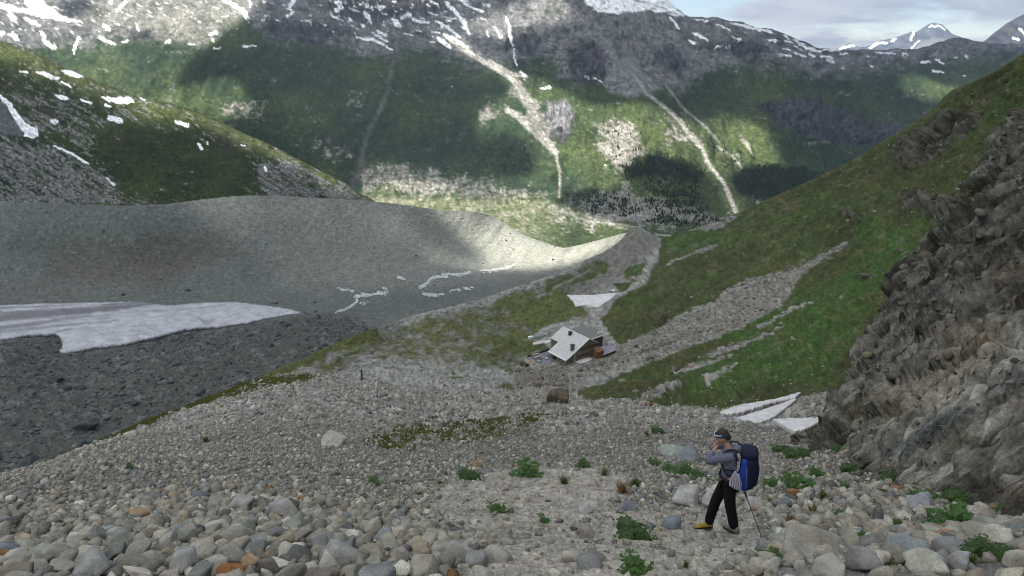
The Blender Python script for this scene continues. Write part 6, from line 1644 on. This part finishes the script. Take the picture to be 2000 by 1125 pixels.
box('roof_edge', (4.05, 9.65, 2.7, 2.847, 3.9, 4.22), M_TRIM, ax)
for v in (4.2, 6.2, 8.2):
    q = box('window', (9.353, 9.40, v, v + .9, 1.3, 2.3), M_TIMB, ax); box('pane', (9.403, 9.425, v + .08, v + .82, 1.38, 2.22), M_GLASS, q)
box('roof_vent', (8.3, 8.75, 4.2, 4.65, 4.203, 4.7), M_WHT, ax)
sh = empty('shed', 'brown boarded lean-to shed against the gable of the hut', 'shed')
for k in range(8):
    a = 1.75 + k * .31
    prism('board', [(-2.55, 0), (-2.5, 0), (-2.3, 2.15), (-2.35, 2.15)], 'u', a, a + .29, M_WOOD, sh)
for k in range(8):
    a = -2.48 + k * .3
    prism('board', [(a, 0), (a + .28, 0), (a + .28, 2.2 + .05 * k), (a, 2.15 + .05 * k)], 'u', 4.22, 4.26, M_WOOD, sh)
box('body', (1.8, 4.21, -2.27, -.12, 0, 2.1), M_WOOD, sh)
prism('roof', [(-2.65, 2.2), (-.1, 2.65), (-.1, 2.75), (-2.65, 2.3)], 'u', 1.6, 4.4, M_WOOD, sh)
def flat_at(px, py, h=0.0):
    r_ = ray(px, py); return r_ * ((HZ + h) / r_[2])
def slab_px(name, pts, h, th, mat, parent=None, **kw):
    p = [flat_at(x, y, h) for x, y in pts]
    n = len(p)
    v = [tuple(q) for q in p] + [(q[0], q[1], q[2] - th) for q in p]
    f = [tuple(range(n)), tuple(range(2 * n - 1, n - 1, -1))] + [(i, n + i, n + (i + 1) % n, (i + 1) % n) for i in range(n)]
    return part(name, v, f, mat, parent, **kw)
slab_px('hut_terrace', [(1031, 698), (1074, 684), (1080, 700), (1072, 713), (1050, 713), (1036, 706)], .12, .6, M_PAVE, kind='structure', label='paved terrace on the valley side of the hut')
slab_px('gable_terrace', [(1103, 713), (1106, 709), (1158, 692), (1164, 698), (1150, 706), (1126, 716)], .10, .6, M_PAVE, kind='structure', label='paved strip under the gable of the hut')
lr = empty('low_roof', 'flat lilac grey roof of a low store beside the shed', 'roof', Matrix.Identity(4))
slab_px('sheet', [(1172, 677), (1201, 674), (1203, 684), (1178, 694)], .9, .12, M_LILAC, lr)
slab_px('wall', [(1173, 678), (1200, 675.5), (1202, 683.5), (1179, 692.5)], .77, .85, M_DARKW, lr)
def strip_wall(name, a, b, w_, h, mat, label, cat):
    pa, pb = flat_at(*a), flat_at(*b)
    d = (pb - pa)[:2]; L_ = np.linalg.norm(d); M = Matrix.Translation(tuple(pa)) @ Matrix.Rotation(math.atan2(d[1], d[0]), 4, 'Z')
    o = empty(name, label, cat, M)
    n = int(L_ / .7)
    for k in range(n):
        box('stone_block', (k * L_ / n + .01, (k + 1) * L_ / n - .01, -w_ / 2, w_ / 2, -.3, h + .05 * ((k * 7) % 3 - 1)), mat, o)
    return o
strip_wall('terrace_wall', (1031, 698), (1074, 684), .4, .75, M_DARKW, 'low dark stone wall along the edge of the hut terrace', 'wall')
def bench(px, py, ang, label):
    p = flat_at(px, py, .12)
    o = empty('bench_table', label, 'table', Matrix.Translation(tuple(p)) @ Matrix.Rotation(ang, 4, 'Z'), 'tables with benches on the hut terrace')
    box('tabletop', (-1.3, 1.3, -.4, .4, .70, .78), M_TIMB, o)
    for s in (-1, 1):
        box('bench_seat', (-1.3, 1.3, s * .75 - .15, s * .75 + .15, .40, .46), M_TIMB, o)
        box('leg', (s * .9 - .05, s * .9 + .05, -.7, .7, 0, .40), M_TIMB, o); box('leg', (s * .9 - .05, s * .9 + .05, -.06, .06, .40, .70), M_TIMB, o)
bench(1046, 696, .6, 'weathered table with benches by the low terrace wall'); bench(1050, 701, .6, 'weathered table with benches in the middle of the terrace')
def lounger(px, py, ang, label):
    p = flat_at(px, py, .12)
    o = empty('deckchair', label, 'deckchair', Matrix.Translation(tuple(p)) @ Matrix.Rotation(ang, 4, 'Z'), 'deckchairs on the hut terrace')
    for k in range(4):
        box('slat', (-.9 + k * .3, -.62 + k * .3, -.35, .35, .35, .41), (M_WHT if k % 2 else M_BLU), o)
    prism('backrest', [(.3, .38), (.38, .34), (1.0, .95), (.93, 1.0)], 'v', -.35, .35, M_BLU, o)
    for x in (-.8, .25):
        for y in (-.3, .3):
            box('leg', (x - .03, x + .03, y - .03, y + .03, 0, .35), M_WHT, o)
lounger(1053, 707, -.7, 'blue and white deckchair at the outer corner of the terrace'); lounger(1068, 701, 1.1, 'blue and white deckchair beside the low wing of the hut')
pl = flat_at(1052, 660)
v, f = rock_shape(3, 990, .4)
me = new_mesh('covered_pile', v * np.array([2.6, 1.3, .8]), f, np.full(len(f), 3)); me.materials.append(M_TAR)
o = link('covered_pile', me, label='grey green tarpaulin covered pile behind the hut', category='pile'); o.location = (pl[0], pl[1], pl[2] + .5); o.rotation_euler = (0, 0, .4)
pl = flat_at(1036, 661)
o = part('white_crate', *boxv(-.7, .7, -.5, .5, 0, .7), M_WHT, None, label='small white crate at the end of the covered pile', category='crate'); o.location = tuple(pl); o.rotation_euler = (0, 0, .5)
rk_ = flat_at(1040, 709)
v, f = rock_shape(3, 991, .8)
me = new_mesh('boulder', v * np.array([1.7, 1.1, .9]), f, np.full(len(f), 3)); me.materials.append(plain_mat('ochre_rock', (.33, .235, .12), .9, .1, .35, 1.5))
o = link('boulder', me, label='ochre coloured boulder at the corner of the hut terrace', category='rock'); o.location = tuple(rk_); o.rotation_euler = (0, 0, -.5)
# marker post far down the path
p = ground(707, 742)
mp = empty('marker_post', 'small dark marker post standing alone on the wide scree', 'post', Matrix.Translation(tuple(p)))
box('pole', (-.09, .09, -.09, .09, -.2, 1.3), M_DK, mp); box('marker_top', (-.13, .13, -.13, .13, 1.303, 1.5), M_DK, mp); v, f = rock_shape(2, 5, .8)
me = new_mesh('cairn_base', v * np.array([.45, .45, .25]), f, np.full(len(f), 3)); link('cairn_base', me, M_DARKW, mp)
# ================================================================ THE HIKER
FW = np.array([-.927, .375, 0]); LF = np.array([-.375, -.927, 0])
gf, gr_ = ground(1392, 1036), ground(1441, 1041)
root_y = (gf[1] + gr_[1]) / 2
rz = (gf[2] + gr_[2]) / 2
rr_ = ray(1424, 945)
PR = np.array([0., 0, 0])
zz_ = rz
PR = np.array([rr_[0] * root_y, root_y, rz])
def lw(f, l, z):
    """body coordinates (forward, left, up) to world"""
    return PR + 1.14 * (FW * f + LF * l + np.array([0, 0, z]))
PERSON = empty('person', 'hiker in grey blue jacket and black trousers standing on the path, hand at chin', 'person', Matrix.Translation(tuple(PR)))
def to_local(p):
    return tuple(np.asarray(p) - PR)
def skin_eval(verts, edges, radii, sub=2, root=0):
    me = bpy.data.meshes.new('tmp'); me.from_pydata([tuple(v) for v in verts], edges, []); me.update()
    o = bpy.data.objects.new('tmp', me); COL.objects.link(o)
    sk = o.modifiers.new('s', 'SKIN'); sk.use_smooth_shade = True
    sv = me.skin_vertices[0].data
    for k, r in enumerate(radii):
        r = r if isinstance(r, tuple) else (r, r)
        sv[k].radius = r; sv[k].use_root = (k == root)
    ss = o.modifiers.new('u', 'SUBSURF'); ss.levels = sub; ss.render_levels = sub
    dg = bpy.context.evaluated_depsgraph_get()
    ev = o.evaluated_get(dg); m = ev.to_mesh()
    V = np.array([v.co[:] for v in m.vertices]); F = [tuple(p.vertices) for p in m.polygons]
    ev.to_mesh_clear()
    bpy.data.objects.remove(o); bpy.data.meshes.remove(me)
    return V, F
def joined(name, parts, mat, parent, **kw):
    VV, FF, off = [], [], 0
    for V, F in parts:
        VV.append(V); FF += [tuple(i + off for i in f) for f in F]; off += len(V)
    me = bpy.data.meshes.new(name); me.from_pydata([tuple(v) for v in np.concatenate(VV)], [], FF); me.update()
    me.polygons.foreach_set('use_smooth', np.ones(len(FF), bool))
    return link(name, me, mat, parent, **kw)
def tube_loft(rings):
    """rings: list of (n,3) closed loops"""
    n = len(rings[0]); V = np.concatenate(rings); F = []
    for k in range(len(rings) - 1):
        for i in range(n):
            F.append((k * n + i, k * n + (i + 1) % n, (k + 1) * n + (i + 1) % n, (k + 1) * n + i))
    F.append(tuple(range(n - 1, -1, -1))); F.append(tuple(range((len(rings) - 1) * n, len(rings) * n)))
    return V, F
def L3(*a):
    return to_local(lw(*a))
zf, zb = gf[2] - rz, gr_[2] - rz
# skeleton in body coordinates
pel = (0, 0, .95); wai = (.005, 0, 1.08); che = (.03, 0, 1.30); nec = (.075, 0, 1.49); ska = (.12, 0, 1.60)
hipR, hipL = (.01, -.095, .92), (-.01, .095, .92)
kneR, ankR = (.165, -.11, .50 + zf * .5), (.245, -.11, .10 + zf)
kneL, ankL = (-.06, .105, .50 + zb * .5), (-.155, .10, .10 + zb)
shR, shL = (.075, -.185, 1.43), (.045, .185, 1.43)
elR, elL = (.34, -.20, 1.33), (.335, .235, 1.345)
haR, haL = (.285, -.05, 1.41), (.262, .065, 1.462)
P_ = [pel, wai, che, nec, ska, hipR, kneR, ankR, hipL, kneL, ankL, shR, elR, haR, shL, elL, haL]
E_ = [(0, 1), (1, 2), (2, 3), (3, 4), (0, 5), (5, 6), (6, 7), (0, 8), (8, 9), (9, 10), (2, 11), (11, 12), (12, 13), (2, 14), (14, 15), (15, 16)]
Rr = [(.12, .10), (.12, .095), (.14, .105), .052, .05, .085, .06, .045, .085, .06, .045, .06, .045, .03, .06, .045, .03]
M_SKIN = plain_mat('skin', (.42, .235, .165), .55, .35, .08, 20)
body = skin_eval([L3(*p) for p in P_], E_, Rr, 2)
# head: an egg with brow, nose, lips, chin and ears, tilted to look down at the hand
hc = np.array([.165, 0, 1.655])
pitch = R(24)
hv, hf = ICO[4]
def head_shape(v):
    x, y, z = v[:, 0].copy(), v[:, 1].copy(), v[:, 2].copy()       # x forward, y left, z up
    X = x * .098; Y = y * .076; Z = z * .120
    low = smooth(0.1, -1, z)
    X = X + low * x.clip(0) * .012 - low * (x < 0) * .020 * (-x); Y = Y * (1 - .28 * low)
    front = smooth(.3, .95, x)
    X += front * .022 * np.exp(-((y / .17) ** 2) - (((z + .12) / .17) ** 2))          # nose
    X += front * .008 * np.exp(-((y / .5) ** 2) - (((z - .22) / .10) ** 2))           # brow
    X -= front * .010 * (np.exp(-(((y - .34) / .16) ** 2) - (((z - .04) / .10) ** 2)) + np.exp(-(((y + .34) / .16) ** 2) - (((z - .04) / .10) ** 2)))   # eye sockets
    X += front * .007 * np.exp(-((y / .24) ** 2) - (((z + .46) / .05) ** 2)) - front * .004 * np.exp(-((y / .26) ** 2) - (((z + .52) / .02) ** 2)) + front * .006 * np.exp(-((y / .22) ** 2) - (((z + .58) / .05) ** 2))  # lips
    X += front * .010 * np.exp(-((y / .3) ** 2) - (((z + .86) / .14) ** 2))           # chin
    ear = np.exp(-(((x + .08) / .15) ** 2) - (((z + .02) / .22) ** 2)) * smooth(.7, .95, np.abs(y))
    Y += np.sign(y) * ear * .016
    return np.stack([X, Y, Z], -1)
cp_, sp_ = math.cos(pitch), math.sin(pitch)
def head_local(p):
    p = np.asarray(p, float)
    x, y, z = p[..., 0], p[..., 1], p[..., 2]
    yw = R(6)
    x, y = x * math.cos(yw) - y * math.sin(yw), x * math.sin(yw) + y * math.cos(yw)
    x2 = x * cp_ + z * sp_; z2 = -x * sp_ + z * cp_
    q = hc + np.stack([x2, y, z2], -1)
    return 1.14 * (FW * q[..., 0:1] + LF * q[..., 1:2] + np.array([0, 0, 1.0]) * q[..., 2:3])
H = head_shape(hv)
head = (head_local(H), [tuple(t) for t in hf])
def finger(base, dirs, lens, rad):
    pts = [np.array(base, float)]
    for d, l_ in zip(dirs, lens):
        d = np.array(d, float); pts.append(pts[-1] + d / np.linalg.norm(d) * l_)
    return skin_eval([L3(*p) for p in pts], [(k, k + 1) for k in range(len(pts) - 1)], [rad * (1 - .1 * k) for k in range(len(pts))], 1)
def hand(wr, fwd, across, curl):
    """palm and five bent fingers; fwd along the palm, across towards the thumb side, curl towards the palm"""
    wr, fwd, across, curl = [np.array(q, float) for q in (wr, fwd, across, curl)]
    out_ = [skin_eval([L3(*(wr - fwd * .02)), L3(*(wr + fwd * .045)), L3(*(wr + fwd * .085))], [(0, 1), (1, 2)], [(.026, .02), (.040, .016), (.038, .014)], 1)]
    for k, (o_, l_) in enumerate(((.030, .9), (.010, 1.0), (-.011, .95), (-.030, .75))):
        b = wr + fwd * .07 + across * o_
        out_.append(finger(b, [fwd + curl * .25, fwd * .7 + curl * .8, fwd * .1 + curl], [.045 * l_, .030 * l_, .024 * l_], .0088))
    out_.append(finger(wr + fwd * .025 + across * .030, [fwd * .6 + across * .8 + curl * .2, fwd * .9 + across * .3 + curl * .4, fwd + curl * .4], [.035, .032, .026], .0105))
    return out_
hands = hand(haL, (-.30, -.55, .70), (.55, .6, .5), (-.75, -.1, -.2)) + hand(haR, (-.05, .55, .75), (.5, -.4, .6), (-.75, .2, -.2))
joined('body', [body, head] + hands, M_SKIN, PERSON)
# eyes, hair, headband, glasses
M_EYE = plain_mat('eye', (.05, .04, .035), .2, .5, .05); M_HAIR = plain_mat('dark_hair', (.030, .022, .018), .7, .3, .4, 90)
for s in (-1, 1):
    c = head_local(np.array([.088, s * .030, .006]))
    joined('eye', [(c + ICO[2][0] * .011, [tuple(t) for t in ICO[2][1]])], M_EYE, PERSON)
hm = H.copy(); hz = hv[:, 2]; hx = hv[:, 0]
keep = (hz - .62 * hx > .02) | ((hx < -.25) & (hz > -.42))
hair_v = H * (1.0 + .075 * keep[:, None]) + np.array([-.003, 0, .003]) + .003 * noise(hv * 7)[:, None] * hv
hair_f = [tuple(t) for t in hf if keep[list(t)].all()]
joined('hair', [(head_local(hair_v), hair_f)], M_HAIR, PERSON)
def head_band(z0, z1, grow, tilt, n=40):
    a = np.linspace(0, 2 * math.pi, n, endpoint=False)
    rings = []
    for z in (z0, z1):
        s = math.sqrt(max(0, 1 - (z / .122) ** 2))
        rings.append(np.stack([np.cos(a) * (.098 * s + grow), np.sin(a) * (.076 * s + grow), z + np.cos(a) * tilt], -1))
    V = np.concatenate([head_local(r) for r in rings]); F = [(i, (i + 1) % n, n + (i + 1) % n, n + i) for i in range(n)]
    return V, F
M_BAND = plain_mat('blue_headband', (.022, .050, .150), .85, .2, .15, 30)
o = joined('headband', [head_band(.018, .064, .0105, .024)], M_BAND, PERSON)
m_ = o.modifiers.new('t', 'SOLIDIFY'); m_.thickness = .004
M_LENS = plain_mat('tinted_lens', (.03, .05, .06), .08, .6, .02)
gl_p = [head_local(np.array([.098 * .84 * math.cos(a) + .026, .100 * math.sin(a), .072 + .012 * math.cos(a)])) for a in np.linspace(-1.9, 1.9, 15)]
gl = joined('sunglasses', [skin_eval([tuple(p) for p in gl_p], [(k, k + 1) for k in range(14)], [.0065] * 15, 1)], M_WHT, PERSON)
for s in (-1, 1):
    a = np.linspace(0, 2 * math.pi, 12, endpoint=False)
    rg = [np.stack([np.full(12, .108 + t * .006 - .0), s * .034 + np.cos(a) * .029 * (1 - .15 * t), .088 + np.sin(a) * .018 * (1 - .15 * t)], -1) for t in (0, 1)]
    joined('lens', [tube_loft([head_local(r) for r in rg])], M_LENS, gl)
# clothes
M_JACK = plain_mat('grey_blue_fleece', (.120, .125, .175), .9, .15, .16, 9); M_TROU = plain_mat('black_trousers', (.0085, .0085, .0095), .85, .15, .25, 8)
M_HEM = plain_mat('red_orange_hem', (.30, .055, .020), .8, .2, .1)
jp = [(.005, 0, .985), (.005, 0, 1.10), (.02, 0, 1.22), (.035, 0, 1.36), (.06, 0, 1.475), (.065, -.15, 1.435), (.22, -.205, 1.385), (.34, -.205, 1.325), (.315, -.12, 1.37), (.288, -.06, 1.40), (.035, .15, 1.435), (.20, .215, 1.395), (.335, .235, 1.335), (.295, .14, 1.405), (.268, .08, 1.448)]
je = [(0, 1), (1, 2), (2, 3), (3, 4), (3, 5), (5, 6), (6, 7), (7, 8), (8, 9), (3, 10), (10, 11), (11, 12), (12, 13), (13, 14)]
jr = [(.165, .125), (.158, .120), (.165, .125), (.165, .125), (.075, .07), .088, .076, .066, .056, .045, .088, .078, .068, .056, .045]
jack = joined('jacket', [skin_eval([L3(*p) for p in jp], je, jr, 2, 1)], M_JACK, PERSON)
hood = [(-.005, .075, 1.475), (-.045, .03, 1.50), (-.045, -.03, 1.50), (-.005, -.075, 1.475), (.06, -.085, 1.46), (.12, -.05, 1.455), (.13, 0, 1.45), (.12, .05, 1.455), (.06, .085, 1.46)]
joined('hood', [skin_eval([L3(*p) for p in hood], [(k, (k + 1) % 9) for k in range(9)], [.055, .062, .062, .055, .044, .036, .034, .036, .044], 2)], M_JACK, jack)
joined('hem', [tube_loft([np.array([L3(.005 + .140 * math.cos(a), .158 * math.sin(a), z) for a in np.linspace(0, 2 * math.pi, 24, endpoint=False)]) for z in (.925, .952)])], M_HEM, PERSON)
tp = [(0, 0, .955), hipR, (.10, -.105, .70 + zf * .25), kneR, (.205, -.11, .30 + zf * .75), (ankR[0] - .01, ankR[1], ankR[2] - .01), hipL, (-.03, .105, .70 + zb * .25), kneL, (-.11, .105, .30 + zb * .75), (ankL[0], ankL[1], ankL[2] - .015)]
te = [(0, 1), (1, 2), (2, 3), (3, 4), (4, 5), (0, 6), (6, 7), (7, 8), (8, 9), (9, 10)]
tr_ = [(.158, .132), .120, .110, .098, .092, .086, .120, .110, .098, .092, .088]
joined('trousers', [skin_eval([L3(*p) for p in tp], te, tr_, 2)], M_TROU, PERSON)
M_BOOT = plain_mat('yellow_boot', (.26, .19, .030), .7, .3, .2, 12); M_BOOTG = plain_mat('grey_boot', (.16, .16, .16), .7, .3, .2, 12); M_SOLE = plain_mat('black_sole', (.018, .018, .018), .7, .3, .1)
def boot(ank, dirv, mat, label, pitch_):
    d = np.array(dirv, float); d /= np.linalg.norm(d); s = np.array([-d[1], d[0]])
    prof = [(-.085, .030, .11), (-.06, .040, .135), (-.01, .043, .125), (.05, .044, .095), (.11, .048, .070), (.16, .044, .055), (.19, .026, .040)]
    rings = []; srings = []
    for t, wd, ht in prof:
        z0 = ank[2] - .10 - t * pitch_
        c = np.array([ank[0] + d[0] * t, ank[1] + d[1] * t])
        a = np.linspace(0, 2 * math.pi, 16, endpoint=False)
        rings.append(np.array([L3(c[0] + s[0] * wd * math.cos(q) , c[1] + s[1] * wd * math.cos(q), z0 + .03 + (ht - .015) * (.5 + .5 * math.sin(q))) for q in a]))
        srings.append(np.array([L3(c[0] + s[0] * (wd + .006) * math.cos(q), c[1] + s[1] * (wd + .006) * math.cos(q), z0 + .035 * (.5 + .5 * math.sin(q))) for q in a]))
    b = joined('boot', [tube_loft(rings)], mat, PERSON, label=label)
    joined('sole', [tube_loft(srings)], M_SOLE, b)
boot(ankR, (1, .1), M_BOOT, 'yellow boot pointing down the path', .25)
boot(ankL, (.75, -.6), M_BOOTG, 'grey boot seen from behind', .15)

# backpack
M_NAVY = plain_mat('navy_pack_cloth', (.006, .009, .030), .75, .25, .2, 7); M_BLUE = plain_mat('bright_blue_pack_cloth', (.012, .045, .26), .7, .25, .15, 7); M_STRAP = plain_mat('dark_strap', (.015, .016, .02), .8, .2, .1)
PACK = empty('backpack', 'large navy and bright blue hiking backpack worn by the hiker', 'backpack', Matrix.Translation(tuple(PR)))
def super_ring(cx, cl, z, rx, ry, e=3.2, n=28):
    z = .93 + (z - .93) * .90
    a = np.linspace(0, 2 * math.pi, n, endpoint=False)
    ca, sa = np.cos(a), np.sin(a)
    X = np.sign(ca) * np.abs(ca) ** (2 / e) * rx; Y = np.sign(sa) * np.abs(sa) ** (2 / e) * ry
    return np.array([L3(cx + x, cl + y, z) for x, y in zip(X, Y)])
bag = [(.90, -.215, .055, .10), (.915, -.22, .085, .135), (.96, -.235, .115, .155), (1.08, -.245, .130, .170), (1.22, -.248, .132, .172), (1.36, -.245, .128, .165), (1.46, -.235, .120, .155), (1.52, -.225, .112, .145)]
joined('main_bag', [tube_loft([super_ring(c, 0, z, a, b) for z, c, a, b in bag])], M_NAVY, PACK)
lid = [(1.505, -.225, .118, .150), (1.53, -.225, .130, .162), (1.58, -.22, .125, .155), (1.615, -.205, .095, .125), (1.628, -.195, .05, .075)]
joined('lid', [tube_loft([super_ring(c, 0, z, a, b) for z, c, a, b in lid])], M_NAVY, PACK)
for s in (1, -1):
    side = [(.93, -.205, .050, .03), (1.0, -.20, .075, .036), (1.15, -.195, .072, .040), (1.30, -.19, .062, .036), (1.42, -.185, .050, .030), (1.50, -.175, .034, .020)]
    joined('side_panel', [tube_loft([super_ring(c, s * (.150 if z < 1.35 else .138), z, a, b, 2.4, 20) for z, c, a, b in side])], M_BLUE, PACK)
    st_ = [(-.12, s * .10, 1.50), (-.03, s * .115, 1.545), (.07, s * .12, 1.525), (.145, s * .125, 1.42), (.150, s * .13, 1.28), (.06, s * .155, 1.14), (-.08, s * .15, 1.06)]
    joined('shoulder_strap', [skin_eval([L3(*p) for p in st_], [(k, k + 1) for k in range(6)], [(.026, .010)] * 7, 2)], M_STRAP, PACK)
    joined('compression_strap', [skin_eval([L3(*p) for p in [(-.215, s * .196, 1.32), (-.23, s * .198, 1.15), (-.245, s * .185, .99)]], [(0, 1), (1, 2)], [(.006, .004)] * 3, 1)], plain_mat('grey_webbing', (.25, .25, .27), .8, .2, .1), PACK)
hb = [(.005 + .150 * math.cos(a), .172 * math.sin(a), 1.035) for a in np.linspace(-2.4, 2.4, 13)]
joined('hip_belt', [skin_eval([L3(*p) for p in hb], [(k, k + 1) for k in range(12)], [(.018, .026)] * 13, 1)], M_STRAP, PACK)
joined('bottom_pocket', [tube_loft([super_ring(-.33 - .02 * k_, 0, z, .045, .10, 2.6, 20) for k_, z in ((0, .98), (.6, 1.02), (1, 1.15), (1, 1.26), (.4, 1.33))])], M_NAVY, PACK)
lg = [np.array([L3(-.374 - t, .01 + y * .6, 1.395 + z) for y, z in ((-.035, -.012), (-.01, .022), (.0, .004), (.035, .016), (.012, -.012))]) for t in (0, .004)]
joined('logo', [tube_loft(lg)], M_WHT, PACK)
# towel hanging from the pack
TW = empty('towel', 'pale lilac towel hanging on the side of the backpack', 'towel', Matrix.Translation(tuple(PR)))
M_TOW = plain_mat('lilac_towel', (.36, .345, .42), .95, .1, .12, 16)
nn_, mm_ = 14, 29
tv = np.zeros((nn_, mm_, 3))
for i in range(nn_):
    t = i / (nn_ - 1)
    for j in range(mm_):
        u = j / (mm_ - 1) - .5
        wd = .055 + .115 * min(1, t * 1.6)
        fold = .017 * math.sin(u * 34) * (.4 + t)
        tv[i, j] = L3(-.095 + u * wd, .218 + fold + .02 * t, 1.245 - .255 * t - .02 * math.cos(u * 5 + 1))
q = grid_mesh('cloth', tv); o = link('cloth', q, M_TOW, TW); m_ = o.modifiers.new('t', 'SOLIDIFY'); m_.thickness = .008
joined('loop', [skin_eval([L3(*p) for p in [(-.085, .175, 1.40), (-.09, .20, 1.32), (-.095, .215, 1.245)]], [(0, 1), (1, 2)], [.006, .006, .010], 1)], M_TOW, TW)
# trekking poles
def pole(pa, pb, label):
    pa, pb = np.array(pa), np.array(pb)
    M = Matrix.Translation(tuple(pa))
    o = empty('trekking_pole', label, 'trekking pole', M)
    d = pb - pa; L_ = np.linalg.norm(d); d = d / L_
    def seg(name, t0, t1, r, mat, cone=1.0):
        zq = Vector(tuple(d)).to_track_quat('Z', 'Y'); bm = bmesh.new()
        bmesh.ops.create_cone(bm, cap_ends=True, segments=10, radius1=r, radius2=r * cone, depth=(t1 - t0) * L_)
        me = bpy.data.meshes.new(name); bm.to_mesh(me); bm.free()
        s_ = link(name, me, mat, o); s_.matrix_local = Matrix.Translation(tuple(d * L_ * (t0 + t1) / 2)) @ zq.to_matrix().to_4x4()
    seg('grip', 0, .13, .017, M_STRAP); seg('shaft', .13, .93, .0085, M_DK, .85); seg('basket', .925, .935, .028, M_STRAP); seg('tip', .935, 1.0, .006, M_GREY, .5)
tip = ground(1488, 1063)
pole(tuple(lw(-.22, .20, .96)), (tip[0], tip[1], tip[2]), 'trekking pole dangling below the backpack to the ground')
pa, pb = ray(2012, 928) * 10.7, ray(1944, 964) * 10.35
pole(pa, pb, 'dark trekking pole leaning against the foot of the rock wall')
